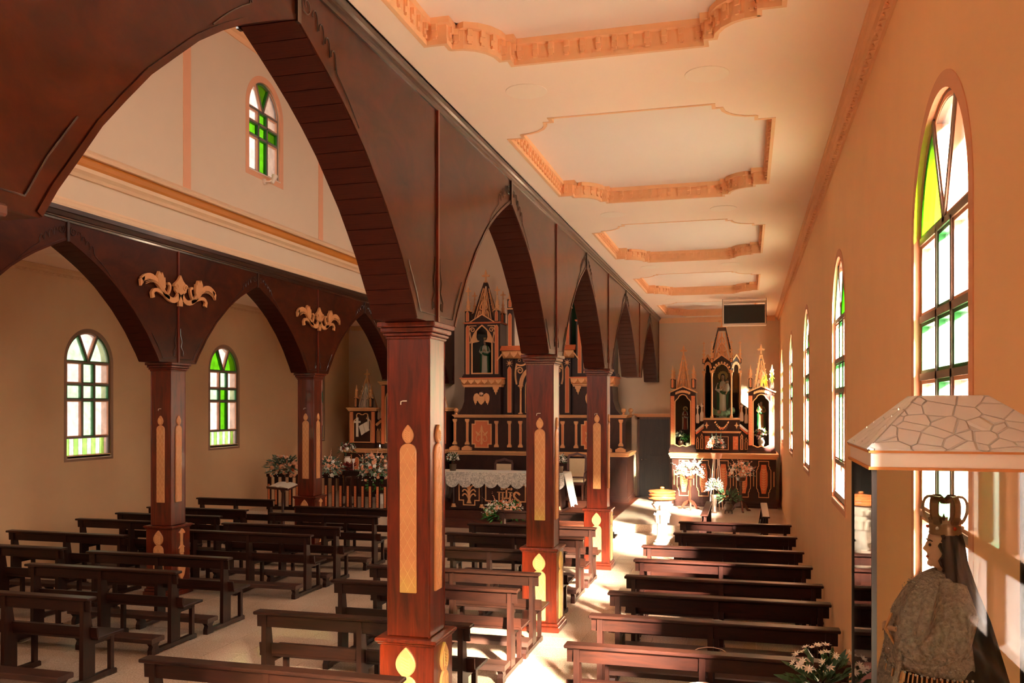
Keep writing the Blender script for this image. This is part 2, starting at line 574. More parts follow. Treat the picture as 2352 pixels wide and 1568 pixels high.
# wall cornices of the aisles: profile swept along the wall + a row of leaf curls
def cornice(name, x, sgn, y0, y1, mat):
    pf = [(0, 0), (0, -0.13), (0.02, -0.13), (0.03, -0.10), (0.05, -0.085), (0.06, -0.05), (0.085, -0.04), (0.095, -0.015), (0.11, -0.012), (0.11, 0)]
    mb = MB(); mb.prism([(x + sgn * u, ZC + v) for u, v in pf], 'y', y0, y1)
    t = struct(mb.build(name, mat))
    lf = MB()
    y = y0 + 0.05
    i = 0
    while y < y1 - 0.1:
        s = 1 if i % 2 else -1
        lf.tube([(x + sgn * 0.022, y, ZC - 0.115 + s * 0.008), (x + sgn * 0.042, y + 0.03, ZC - 0.105 + s * 0.016), (x + sgn * 0.045, y + 0.06, ZC - 0.10 + s * 0.004), (x + sgn * 0.032, y + 0.05, ZC - 0.112)], [0.004, 0.009, 0.008, 0.004], 4)
        y += 0.075; i += 1
    o = lf.build('leaf_curls', mat, t); o['kind'] = 'stuff'
    return t
cornice('trim_1', RW, -1, 0.5, YB, 'mould')
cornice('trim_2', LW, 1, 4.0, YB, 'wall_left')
m = MB(); m.prism([(YB, ZC), (YB, ZC - 0.13), (YB - 0.02, ZC - 0.13), (YB - 0.06, ZC - 0.05), (YB - 0.11, ZC - 0.012), (YB - 0.11, ZC)], 'x', XR + HT, RW - 0.1)
struct(m.build('trim_3', 'mould'))
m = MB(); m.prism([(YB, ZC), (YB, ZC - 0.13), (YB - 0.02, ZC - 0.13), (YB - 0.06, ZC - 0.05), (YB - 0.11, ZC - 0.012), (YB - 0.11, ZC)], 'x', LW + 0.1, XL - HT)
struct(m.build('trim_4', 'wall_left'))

# nave wall mouldings (both sides)
xw = XL + HT - 0.03
def nave_band(name, pf, mat, s=1):
    x = xw if s > 0 else XR - HT + 0.03
    mb = MB(); mb.prism([(x + s * u, z) for u, z in pf], 'y', YR + 0.01, YB - 0.01)
    return struct(mb.build(name, mat))
for s in (1, -1):
    nave_band('trim_5', [(0, 5.255), (0.06, 5.255), (0.06, 5.285), (0.045, 5.30), (0.045, 5.34), (0.03, 5.36), (0.03, 5.385), (0, 5.385)], 'white_mould', s)
    nave_band('trim_6', [(0, 5.70), (0.03, 5.70), (0.05, 5.74), (0.085, 5.78), (0.09, 5.83), (0, 5.83)], 'white_mould', s)
    nave_band('trim_7', [(0, 5.831), (0.07, 5.831), (0.085, 5.87), (0.085, 5.93), (0.07, 5.97), (0, 5.97)], 'gold_band', s)
    nave_band('trim_8', [(0, 5.971), (0.12, 5.971), (0.13, 6.0), (0.11, 6.03), (0.05, 6.07), (0.02, 6.095), (0, 6.095)], 'white_mould', s)
    nave_band('trim_9', [(0, ZN), (0.16, ZN), (0.16, ZN - 0.03), (0.10, ZN - 0.08), (0.06, ZN - 0.10), (0.02, ZN - 0.16), (0, ZN - 0.16)], 'mould', s)
for y in [7.2, 11.6, 15.92, 20.3]:
    m = MB(); m.box(xw - 0.01, xw + 0.012, y - 0.09, y + 0.09, 6.095, ZN - 0.15)
    struct(m.build('trim_pilaster_strip', 'strip'))

# ------------------------------------------------------------------ windows
wcount = [0]
def window(x, inward, yc, sill, spr, hw, cols, arch, louvre=None, border='reveal', bw=0.07, rev=0.03):
    """x = inner wall face; inward = +1 when the room lies on +X of the wall.
    cols: colour grid of 3 rows x 3; arch: colours of the three fan panes"""
    wcount[0] += 1
    n = 'window_%d' % wcount[0]
    root = thing(n, None, None, (x, yc, sill)); struct(root)
    s = inward
    h = spr - sill
    xf0, xf1 = -s * rev, -s * (rev + 0.05)
    def S(mb): return mb
    # painted border on the wall
    bo = hw + bw / 2 - 0.006
    out = [(-bo, -bw / 2 + 0.006)] + arc(0, h, bo, 180, 0, 32) + [(bo, -bw / 2 + 0.006)]
    struct(MB().strip(out, bw, 'x', -s * 0.02, s * 0.004, True).build('border', border, root))
    # outer frame
    fr = [(-hw + 0.02, 0.02)] + arc(0, h, hw - 0.02, 180, 0, 32) + [(hw - 0.02, 0.02)]
    struct(MB().strip(fr, 0.045, 'x', xf0, xf1, True).build('window_frame', 'frame', root))
    zs = [0.36 * h / 1.68, 1.02 * h / 1.68, 1.30 * h / 1.68, h] if louvre else [0.62 * h / 1.09, 0.86 * h / 1.09, h]
    ym = [-hw * 0.27, hw * 0.27]
    bt = 0.034
    def bar(p, q, w=bt):
        struct(MB().strip([p, q], w, 'x', xf0 + s * 0.012, xf1).build('glazing_bar', 'frame', root))
    for z in zs: bar((-hw + 0.03, z), (hw - 0.03, z))
    z_low = zs[0] if louvre else 0.0
    for y in ym: bar((y, z_low), (y, h))
    # fan bars
    fa = [(0, h), (-hw * 0.42, h + hw * 0.90)], [(0, h), (hw * 0.42, h + hw * 0.90)]
    for p, q in fa: bar(p, q)
    xp0, xp1 = -s * (rev + 0.022), -s * (rev + 0.030)
    def pane(poly, col):
        pn = struct(MB().prism(poly, 'x', xp0, xp1).build('pane', col, root))
        if len(poly) > 4 or abs(poly[1][0] - poly[0][0]) > 0.15:
            q = Vector((sum(p[0] for p in poly) / len(poly), sum(p[1] for p in poly) / len(poly)))
            wd = max(p[0] for p in poly) - min(p[0] for p in poly)
            k = 1 - 0.05 / max(wd, 0.1)
            ins = [tuple(q + (Vector(p) - q) * k) for p in poly]
            if len(poly) == 4:
                ins = [(p[0] + (0.024 if p[0] < q.x else -0.024), p[1] + (0.024 if p[1] < q.y else -0.024)) for p in poly]
            struct(MB().strip(ins, 0.02, 'x', xf0 + s * 0.004, xf1, True).build('reflection_bead', 'bead_green' if col in ('green', 'palegreen', 'paleR', 'stripe') else 'bead_peach', pn))
    rr = hw - 0.02
    a1 = math.degrees(math.atan2(0.9, -0.42)); a2 = math.degrees(math.atan2(0.9, 0.42))
    pane([(0, h)] + arc(0, h, rr, 180, a1, 11), arch[0])
    pane([(0, h)] + arc(0, h, rr, a1, a2, 9), arch[1])
    pane([(0, h)] + arc(0, h, rr, a2, 0, 11), arch[2])
    xs = [-rr, ym[0], ym[1], rr]
    rows = zs if not louvre else zs
    lv = ([0.0] + zs) if not louvre else zs
    for r in range(len(lv) - 1):
        for c in range(3):
            pane([(xs[c], lv[r]), (xs[c + 1], lv[r]), (xs[c + 1], lv[r + 1]), (xs[c], lv[r + 1])], cols[r][c])
    if louvre == 'stripes':
        k = 10
        for i in range(k):
            a, b = -rr + 2 * rr * i / k, -rr + 2 * rr * (i + 1) / k
            pane([(a, 0.03), (b, 0.03), (b, zs[0]), (a, zs[0])], 'stripe' if i % 2 == 0 else 'pink')
        struct(MB().box(xf0 + s * 0.03 if s > 0 else xf1, xf1 if s > 0 else xf0 + s * 0.03, -hw + 0.03, hw - 0.03, 0.0, 0.035).build('bottom_rail', 'frame', root))
    elif louvre == 'sash':
        for a, b in ((-rr, 0.0), (0.0, rr)):
            pane([(a, 0.0), (b, 0.0), (b, zs[0]), (a, zs[0])], 'pinkR')
        bar((0, 0), (0, zs[0]), 0.05); bar((-rr, 0.04), (rr, 0.04), 0.05)
    # sill
    struct(MB().box(min(0.01 * s, -s * 0.22), max(0.01 * s, -s * 0.22), -hw, hw, -0.012, 0.004).build('window_sill', 'white', root))
    return root
P, G, Q = 'pink', 'green', 'palegreen'
cross = [[P, G, P], [G, G, G], [P, G, P]]
crossq = [[P, Q, P], [Q, Q, Q], [P, Q, P]]
mixq = [[P, G, P], [Q, G, Q], [P, Q, P]]
for i, y in enumerate(WINR):
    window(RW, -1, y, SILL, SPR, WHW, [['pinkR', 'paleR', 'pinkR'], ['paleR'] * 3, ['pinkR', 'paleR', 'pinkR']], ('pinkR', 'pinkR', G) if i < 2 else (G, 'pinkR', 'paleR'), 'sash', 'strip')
for i, y in enumerate(WINL):
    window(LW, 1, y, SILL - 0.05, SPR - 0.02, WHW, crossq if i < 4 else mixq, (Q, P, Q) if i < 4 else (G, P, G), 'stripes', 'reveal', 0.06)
for y in CLW:
    window(xw, 1, y, CSILL, CSPR, CHW, cross, (P, G, P), None, 'strip', 0.11, 0.05)
for y in CLW:
    window(XR - HT + 0.03, -1, y, CSILL, CSPR, CHW, [['sun_block'] * 3] * 3, ('sun_block',) * 3, None, 'strip', 0.11, 0.05)

# ------------------------------------------------------------------ floor
FZ = 0.0
m = MB(); m.box(LW, RW, YR, 18.35, -0.06, -0.004)
m.box(XL + 0.35, -2.8, 18.35, 19.3, -0.06, -0.004)
floor = struct(m.build('floor', 'grout'))
TS = 0.40
proto = None
near = []
far = MB()
for i in range(int((RW - LW) / TS) + 1):
    for j in range(6, 48):
        x0 = LW + i * TS; y0 = -1.2 + j * TS
        x1, y1 = min(x0 + TS, RW), min(y0 + TS, 18.35)
        if x1 - x0 < 0.05 or y1 - y0 < 0.05: continue
        cx, cy = (x0 + x1) / 2, (y0 + y1) / 2
        s_, c_ = math.sin(YAW), math.cos(YAW)
        cc = -cx * s_ + cy * c_; r = cx * c_ + cy * s_
        full = x1 - x0 > TS - 1e-6 and y1 - y0 > TS - 1e-6
        vis = cc > 4.3 and abs(r / cc) < 0.585
        aisle = (-6.2 < cx < -4.5) or (-2.3 < cx < -1.45)
        near.append(((0 if aisle else 3.5) + cc if (vis and full) else 99 + cc, x0, y0, x1, y1))
near.sort()
g = 0.003
for k, (d, x0, y0, x1, y1) in enumerate(near):
    if k < 300 and d < 90:
        if proto is None:
            proto = MB().box(g, TS - g, g, TS - g, -0.03, 0.0).build('tile', 'tile', floor); o = proto
        else:
            o = proto.copy(); COL.objects.link(o); o.parent = floor
        o.location = (x0, y0, 0)
    else:
        far.box(x0 + g, x1 - g, y0 + g, y1 - g, -0.03, 0.0)
far.box(XL + 0.35, -2.8, 18.35, 19.3, -0.03, 0.0)
o = far.build('tiles_beyond', 'tile', floor); o['kind'] = 'stuff'

# sanctuary: tiled side platforms with two steps, brown timber podium in the middle
PZ = 0.34
def plat(name, x0, x1, y0, y1, mat):
    mb = MB(); mb.box(x0, x1, y0, y1, 0.0, PZ)
    t = struct(mb.build(name, 'tile_pale' if mat == 'tile_pale' else mat))
    return t
pr_ = plat('floor_sanctuary_right', -2.8, RW, 18.35, YB, 'tile_pale')
struct(MB().box(-2.8, RW, 17.98, 18.35, 0.0, PZ / 2).build('step', 'tile_pale', pr_))
pl_ = plat('floor_sanctuary_left', LW, -8.0, 18.35, YB, 'tile_pale')
struct(MB().box(LW, -8.0, 17.98, 18.35, 0.0, PZ / 2).build('step', 'tile_pale', pl_))
pc_ = plat('floor_podium', -8.0, -2.8, 19.55, YB, 'podium')
struct(MB().box(-8.0, -2.8, 19.2, 19.55, 0.0, PZ / 2).build('step', 'podium', pc_))
struct(MB().box(-8.0, -2.8, 19.52, 19.58, PZ, PZ + 0.02).build('nosing', 'podium', pc_))

# ------------------------------------------------------------------ the two arcades
CURVE = [(0.43, 3.44), (0.50, 3.55), (0.60, 3.68), (0.72, 3.84), (0.85, 3.98), (1.0, 4.135), (1.15, 4.26), (1.32, 4.40), (1.5, 4.52), (1.68, 4.625), (1.85, 4.71), (2.02, 4.79), (2.2, 4.87)]
ZB = 5.10
def half_curve(hb):
    k = (hb - 0.43) / (2.2 - 0.43)
    return [(0.43 + (u - 0.43) * k, z) for u, z in CURVE]
plank_mesh = None
def spandrel(xc, side, yc, hb0, hb1, label, group, orn=False, planks=True, half=False):
    """hanging spandrel of an arcade; side=+1: its show face is +X. hb0/hb1 = half bays towards -Y / +Y"""
    global plank_mesh
    t = thing('arch_spandrel', label, 'arch', (xc, yc, 0), 0, group)
    c0 = [(-u, z) for u, z in half_curve(hb0)]
    c1 = [(u, z) for u, z in half_curve(hb1)] if not half else [(0.0, 3.44)]
    top1 = c1[-1][0] if not half else 0.0
    poly = list(reversed(c0)) + c1 + [(top1, ZB), (c0[-1][0], ZB)]
    core = MB(); core.prism(poly, 'x', -HT + 0.02, HT - 0.02)
    core.build('core', 'plank', t)
    def face(x0, x1):
        pa = list(reversed(c0)) + [(-0.008, 3.44), (-0.008, ZB), (c0[-1][0], ZB)]
        MB().prism(pa, 'x', x0, x1).build('panel', 'panelwood', t)
        if not half:
            pb = [(0.008, 3.44)] + c1 + [(top1, ZB), (0.008, ZB)]
            MB().prism(pb, 'x', x0, x1).build('panel', 'panelwood', t)
    face(HT - 0.02, HT - 0.002); face(-HT + 0.002, -HT + 0.02)
    # mouldings on both faces: edge band, centre bead, peak bead, foot band
    for s in ((1, -1)):
        xs = s * (HT - 0.002)
        xe = s * (HT + 0.006)
        ed = [(-u + 0.0, z + 0.0) for u, z in half_curve(hb0)]
        edge = MB()
        edge.strip([(a + 0.006, b + 0.012) for a, b in ed], 0.028, 'x', xs, xe)
        if not half: edge.strip([(-a - (hb0 - hb1) * 0 - 0.006, b + 0.012) for a, b in [(-u, z) for u, z in half_curve(hb1)]], 0.028, 'x', xs, xe)
        edge.build('edge_moulding', 'panelwood', t)
        bead = MB()
        bead.box(min(xs, s * (HT + 0.016)), max(xs, s * (HT + 0.016)), -0.014, 0.014 if not half else 0.0, 3.44, ZB)
        bead.build('centre_bead', 'mahog', t)
        MB().box(min(xs, s * (HT + 0.016)), max(xs, s * (HT + 0.016)), c0[-1][0], c0[-1][0] + 0.02, 4.85, ZB).build('peak_bead', 'trimwood', t)
        if not half: MB().box(min(xs, s * (HT + 0.016)), max(xs, s * (HT + 0.016)), top1 - 0.02, top1, 4.85, ZB).build('peak_bead', 'trimwood', t)
        if s == side:
            # carved scrolls beside the peaks and above the foot
            sl = MB()
            xv = s * (HT + 0.004)
            ends = [(c0[-1][0], 1)] + ([(top1, -1)] if not half else [])
            for ye, d in ends:
                def T(pts): return [(xv, ye + d * a, b) for a, b in pts]
                sl.tube(T(spiral(0.10, 4.985, 0.06, 0.015, 2.2, 1.3)), 0.004, 5)
                for q in range(4):
                    b0 = 0.17 + q * 0.075
                    zz = 4.955 - q * 0.045
                    sl.tube(T(bez((b0, zz + 0.0), (b0 + 0.005, zz + 0.07), (b0 + 0.07, zz + 0.06), (b0 + 0.055, zz - 0.06), 7)), 0.0035, 5)
                pts = [(0.47 + 0.06 * k, 4.745 - 0.035 * k - 0.002 * k * k) for k in range(6)]
                sl.tube(T([(0.455, 4.80)] + pts), 0.0035, 5)
            for d in ((1, -1) if not half else (-1,)):
                def T2(pts): return [(xv, d * a, b) for a, b in pts]
                sl.tube(T2([(0.05, 3.95), (0.055, 3.85), (0.09, 3.76), (0.065, 3.68), (0.12, 3.61), (0.11, 3.54), (0.08, 3.55), (0.085, 3.60)]), 0.0045, 5)
                sl.tube(T2([(0.05, 3.50), (0.36, 3.50), (0.46, 3.66), (0.60, 3.84)]), 0.004, 5)
            sl.build('scroll_carving', 'trimwood', t, True)['kind'] = 'stuff'
    # soffit boards, one by one, on the flank that faces down the church
    for cv, sg in ((half_curve(hb0), -1),):
        P = [Vector((sg * u, z)) for u, z in cv]
        acc = [0.0]
        for i in range(1, len(P)): acc.append(acc[-1] + (P[i] - P[i - 1]).length)
        W = 0.118 if planks else 0.118
        nbo = int(acc[-1] / W)
        W = acc[-1] / nbo
        def at(sv):
            for i in range(1, len(P)):
                if sv <= acc[i] + 1e-9:
                    f = (sv - acc[i - 1]) / (acc[i] - acc[i - 1]); return P[i - 1] + (P[i] - P[i - 1]) * f
            return P[-1]
        for k in range(nbo):
            a, b = at(k * W), at((k + 1) * W)
            d = (b - a)
            if plank_mesh is None:
                pm = MB().prism([(-0.48, 0.006), (-0.48, -0.003), (-0.40, -0.009), (0.40, -0.009), (0.48, -0.003), (0.48, 0.006)], 'x', -HT + 0.001, HT - 0.001)
                o = pm.build('plank', 'plank', t); plank_mesh = o
            else:
                o = plank_mesh.copy(); COL.objects.link(o); o.parent = t
            mid = (a + b) / 2
            o.location = (0, mid.x, mid.y)
            o.rotation_euler = (math.atan2(d.y, d.x), 0, 0)
            o.scale = (1, W, 1)
    if orn: ornament(t, side)
    return t

def ornament(t, side):
    """gilded acanthus mount over the column"""
    o = MB()
    x0, x1 = side * (HT + 0.012), side * (HT + 0.05)
    o.prism([(-0.045, 4.28), (0.045, 4.28), (0.05, 4.45), (0.13, 4.50), (0.14, 4.60), (0.06, 4.66), (0.0, 4.74), (-0.06, 4.66), (-0.14, 4.60), (-0.13, 4.50), (-0.05, 4.45)], 'x', x0, x1)
    for d in (1, -1):
        def Q(pts): return [(d * a, b) for a, b in pts]
        o.strip(Q(bez((0.03, 4.46), (0.10, 4.28), (0.30, 4.34), (0.42, 4.48), 8) + bez((0.42, 4.48), (0.55, 4.60), (0.68, 4.72), (0.86, 4.56), 9)[1:]), 0.075, 'x', x0, x1)
        o.prism(Q([(0.42, 4.44), (0.50, 4.50), (0.54, 4.66), (0.50, 4.73), (0.455, 4.68), (0.43, 4.72), (0.39, 4.64), (0.37, 4.66), (0.36, 4.52)]), 'x', x0, x1 + side * 0.006)
        o.strip(Q(bez((0.26, 4.37), (0.42, 4.42), (0.58, 4.52), (0.64, 4.40), 9) + [(0.63, 4.36), (0.60, 4.37)]), 0.05, 'x', x0, x1)
        o.prism(Q([(0.80, 4.62), (0.90, 4.56), (0.885, 4.47), (0.83, 4.53)]), 'x', x0, x1)
        o.strip(Q(spiral(0.10, 4.56, 0.055, 0.012, 0.0, 1.2, 14)), 0.022, 'x', x0, x1 + side * 0.012)
        o.strip(Q(bez((0.30, 4.42), (0.22, 4.50), (0.22, 4.60), (0.30, 4.58), 7)), 0.035, 'x', x0, x1)
        for k in range(3):
            o.strip(Q(bez((0.33 + k * 0.02, 4.42), (0.45 + k * 0.02, 4.52), (0.60, 4.66 - k * 0.02), (0.80, 4.56 - k * 0.025), 6)), 0.008, 'x', x1, x1 + side * 0.008)
    ob = o.build('acanthus_mount', 'carve', t, True)
    ob['label'] = 'gilded carved acanthus leaf mount'

def candle_pts(z0, zt, w, zf0, zf1, wf):
    """body outline with round shoulders and a flame above"""
    body = [(-w, z0), (w, z0), (w, zt - w * 0.9)] + [(w * math.cos(a), zt - w * 0.9 + w * 0.9 * math.sin(a)) for a in [PI * k / 10 for k in range(1, 10)]] + [(-w, zt - w * 0.9)]
    hf = zf1 - zf0
    rt = bez((0.0, zf1), (wf * 0.45, zf1 - hf * 0.16), (wf * 1.08, zf1 - hf * 0.40), (wf * 0.98, zf0 + hf * 0.38), 7) + bez((wf * 0.98, zf0 + hf * 0.38), (wf * 0.9, zf0 + hf * 0.16), (wf * 0.45, zf0 + hf * 0.06), (wf * 0.28, zf0), 6)[1:]
    fl = rt + [(-a, b) for a, b in reversed(rt[1:])]
    return body, fl

def lattice(mb, axis, a, b, u0, u1, z0, z1, slope, step, wline):
    """crossing carved lines clipped to a rectangle"""
    w = u1 - u0
    for sgn in (1, -1):
        z = z0 - slope * w
        while z < z1:
            # line from (u0,z) to (u1,z+slope*w)
            p, q = (0.0, z), (w, z + slope * w)
            t0 = max(0.0, (z0 - p[1]) / (slope * w)); t1 = min(1.0, (z1 - p[1]) / (slope * w))
            if t1 - t0 > 0.05:
                pa = (w * t0, p[1] + slope * w * t0); pb = (w * t1, p[1] + slope * w * t1)
                f = (lambda r: (u0 + r[0], r[1])) if sgn > 0 else (lambda r: (u1 - r[0], r[1]))
                mb.strip([f(pa), f(pb)], wline, axis, a, b)
            z += step
def candle(parent, axis, off, uc, z0, zt, w, zf0, zf1, wf, out, name='candle_carving'):
    """carved candle on a column face. axis = face normal; off = face coordinate; out=+1/-1 outward"""
    body, fl = candle_pts(z0, zt, w, zf0, zf1, wf)
    B = MB(); B.prism([(uc + a, b) for a, b in body], axis, off - out * 0.005, off + out * 0.018)
    o = B.build(name, 'carve', parent, False, 0.006)
    L = MB(); lattice(L, axis, off + out * 0.018, off + out * 0.0205, uc - w * 0.86, uc + w * 0.86, z0 + 0.015, zt - w * 0.5, 1.75, 0.118, 0.0035)
    l = L.build('lattice_lines', 'groove_glint', o); l['kind'] = 'stuff'
    F = MB(); F.prism([(uc + a, b) for a, b in fl], axis, off - out * 0.005, off + out * 0.022)
    f = F.build('flame', 'carve', o, False, 0.006)
    W = MB()
    zm0, zm1 = zf0 + (zf1 - zf0) * 0.14, zf0 + (zf1 - zf0) * 0.72
    ww = wf * 0.42
    W.strip([(uc - ww, zm0 + 0.01), (uc - ww, zm1)], 0.004, axis, off + out * 0.022, off + out * 0.026)
    W.strip([(uc + ww, zm0), (uc + ww, zm1 - 0.015)], 0.004, axis, off + out * 0.022, off + out * 0.026)
    for k in range(5):
        zz = zm0 + (zm1 - zm0) * (k + 0.5) / 5.5
        W.strip(bez((uc - ww, zz + 0.012), (uc - ww * 0.2, zz + 0.012), (uc + ww * 0.2, zz - 0.012), (uc + ww, zz - 0.012), 4), 0.005, axis, off + out * 0.022, off + out * 0.026)
    W.build('flame_lines', 'groove_glint', o)
    return o

def baluster_carving(parent, axis, off, uc, out):
    B = MB()
    o0, o1 = off - out * 0.004, off + out * 0.02
    B.prism([(uc + a, b) for a, b in [(-0.07, 0.93), (-0.03, 0.955), (0.0, 0.985), (0.04, 0.965), (0.08, 0.92), (0.06, 0.90), (0.03, 0.91), (0.022, 0.80), (0.03, 0.74), (-0.03, 0.74), (-0.022, 0.80), (-0.03, 0.90)]], axis, o0, o1)
    B.prism([(uc + a, b) for a, b in [(-0.025, 0.74), (-0.07, 0.69), (-0.04, 0.70), (-0.045, 0.62), (0.055, 0.62), (0.05, 0.70), (0.08, 0.70), (0.025, 0.74)]], axis, o0, o1)
    B.prism([(uc + a, b) for a, b in [(-0.035, 0.62), (-0.03, 0.52), (-0.085, 0.40), (-0.05, 0.28), (-0.02, 0.24), (0.02, 0.24), (0.06, 0.29), (0.09, 0.40), (0.05, 0.50), (0.04, 0.62)]], axis, o0, o1)
    B.prism([(uc + a, b) for a, b in [(-0.02, 0.24), (-0.03, 0.18), (-0.07, 0.13), (0.08, 0.13), (0.04, 0.18), (0.02, 0.24)]], axis, o0, o1)
    return B.build('baluster_carving', 'carve', parent, False, 0.005)

def column(xc, yc, label, group, left=False):
    t = thing('column', label, 'column', (xc, yc, 0), 0, group)
    MB().box(-0.255, 0.255, -0.255, 0.255, 0, 0.07).box(-0.24, 0.24, -0.24, 0.24, 0.07, 0.11).build('plinth', 'mahog', t, False, 0.008)
    MB().box(-0.22, 0.22, -0.22, 0.22, 0.11, 0.99).build('pedestal', 'mahog', t, False, 0.008)
    MB().box(-0.235, 0.235, -0.235, 0.235, 0.985, 1.005).box(-0.25, 0.25, -0.25, 0.25, 1.005, 1.035).build('pedestal_cap', 'mahog', t, False, 0.008)
    MB().box(-0.17, 0.17, -0.17, 0.17, 1.035, 3.33).build('shaft', 'mahog', t, False, 0.010)
    cb = MB()
    for k in range(4):
        cb.tube([(sx * 0.167, sy * 0.167, 1.04) for sx, sy in [((1, 1, -1, -1)[k], (1, -1, 1, -1)[k])]] + [(((1, 1, -1, -1)[k]) * 0.167, ((1, -1, 1, -1)[k]) * 0.167, 3.32)], 0.009, 6)
    cb.build('corner_bead', 'mahog', t, True)
    MB().box(-0.185, 0.185, -0.185, 0.185, 3.31, 3.335).box(-0.20, 0.20, -0.20, 0.20, 3.335, 3.36).box(-0.215, 0.215, -0.215, 0.215, 3.362, 3.40).box(-0.235, 0.235, -0.235, 0.235, 3.40, 3.44).build('capital', 'mahog', t, False, 0.008)
    candle(t, 'y', -0.17, 0.0, 1.375, 2.515, 0.068, 2.515, 2.66, 0.047, -1)
    candle(t, 'x', 0.17, 0.0, 1.375, 2.515, 0.068, 2.515, 2.66, 0.047, 1)
    candle(t, 'y', -0.22, 0.0, 0.14, 0.76, 0.085, 0.75, 0.975, 0.082, -1, 'pedestal_carving')
    if left: baluster_carving(t, 'x', 0.22, 0.0, 1)
    else: candle(t, 'x', 0.22, 0.0, 0.14, 0.76, 0.085, 0.75, 0.975, 0.082, 1, 'pedestal_carving')
    return t

ords = ['first', 'second', 'third', 'fourth', 'fifth']
hbR = [2.2, 2.2, 2.15, 2.275, 2.2]
for i, y in enumerate(YCR):
    hb0 = 2.2 if i == 0 else (y - YCR[i - 1]) / 2
    hb1 = 2.2 if i == 5 else (YCR[min(i + 1, 5)] - y) / 2
    lab = ['dark wooden spandrel overhead nearest the camera with deep shadowed panels',
           'glossy brown spandrel on the tall column with lattice candles standing nearest',
           'brown varnished spandrel on the second column from the camera along right aisle',
           'brown varnished spandrel on the column closest to the white altar table',
           'hanging spandrel without column beneath in front of the chancel door',
           'half spandrel hanging against the back wall above the chancel door'][i]
    spandrel(XR, 1, y, hb0, hb1, lab, 'spandrels of the right arcade', half=(i == 5))
for i, y in enumerate(YCL):
    hb0 = 2.2 if i == 0 else (y - YCL[i - 1]) / 2
    hb1 = 2.2 if i == 4 else (YCL[min(i + 1, 4)] - y) / 2
    lab = ['shadowed spandrel of the far arcade at the left edge of the view',
           'dark spandrel with the larger gilded acanthus mount over far arcade column',
           'dark spandrel with the smaller gilded acanthus mount beside the altar rail',
           'dark hanging spandrel without column beside the tall main altarpiece',
           'dark half spandrel of the far arcade against the back wall'][i]
    spandrel(XL, 1, y, hb0, hb1, lab, 'spandrels of the left arcade', orn=(i in (1, 2)), half=(i == 4))
clab = ['polished mahogany column out of sight beside the camera', 'tall polished mahogany column nearest the camera with lattice candles',
        'polished mahogany column second from the camera before the white altar table', 'polished mahogany column nearest the carved stone baptismal font']
for i in range(4): column(XR, YCR[i], clab[i], 'mahogany columns of the right arcade')
column(XL, YCL[1], 'mahogany column of the far arcade between the wall benches and the nave benches', 'mahogany columns of the left arcade', True)
column(XL, YCL[2], 'mahogany column of the far arcade beside altar rail and open book', 'mahogany columns of the left arcade', True)
column(XL, YCL[0], 'mahogany column of the far arcade hidden at the left edge', 'mahogany columns of the left arcade', True)

# cornice boards that cap the arcades
def arcade_cap(name, xc, mat):
    mb = MB()
    for s in (1, -1):
        zt = ZC if ((s > 0 and xc == XR) or (s < 0 and xc == XL)) else 5.255
        a = HT
        pf = [(0.0, ZB - 0.012), (a + 0.012, ZB - 0.012), (a + 0.018, ZB + 0.01), (a + 0.034, ZB + 0.016), (a + 0.04, ZB + 0.03), (a + 0.058, ZB + 0.038), (a + 0.064, min(zt, ZB + 0.09)), (a + 0.075, min(zt, ZB + 0.1)), (a + 0.075, zt), (0.0, zt)]
        mb.prism([(xc + s * u, z) for u, z in pf], 'y', YR + 0.02, YB - 0.005)
    return struct(mb.build(name, mat))
arcade_cap('trim_arcade_right', XR, 'trimwood')
arcade_cap('trim_arcade_left', XL, 'trimwood')
m = MB(); m.box(XR - HT + 0.03, XR + HT - 0.02, YR, YB, ZC, 5.3); struct(m.build('trim_arcade_packing', 'trimwood'))
m = MB(); m.box(XL - HT + 0.02, XL + HT - 0.03, YR, YB, ZC, 5.3); struct(m.build('trim_arcade_packing', 'trimwood'))

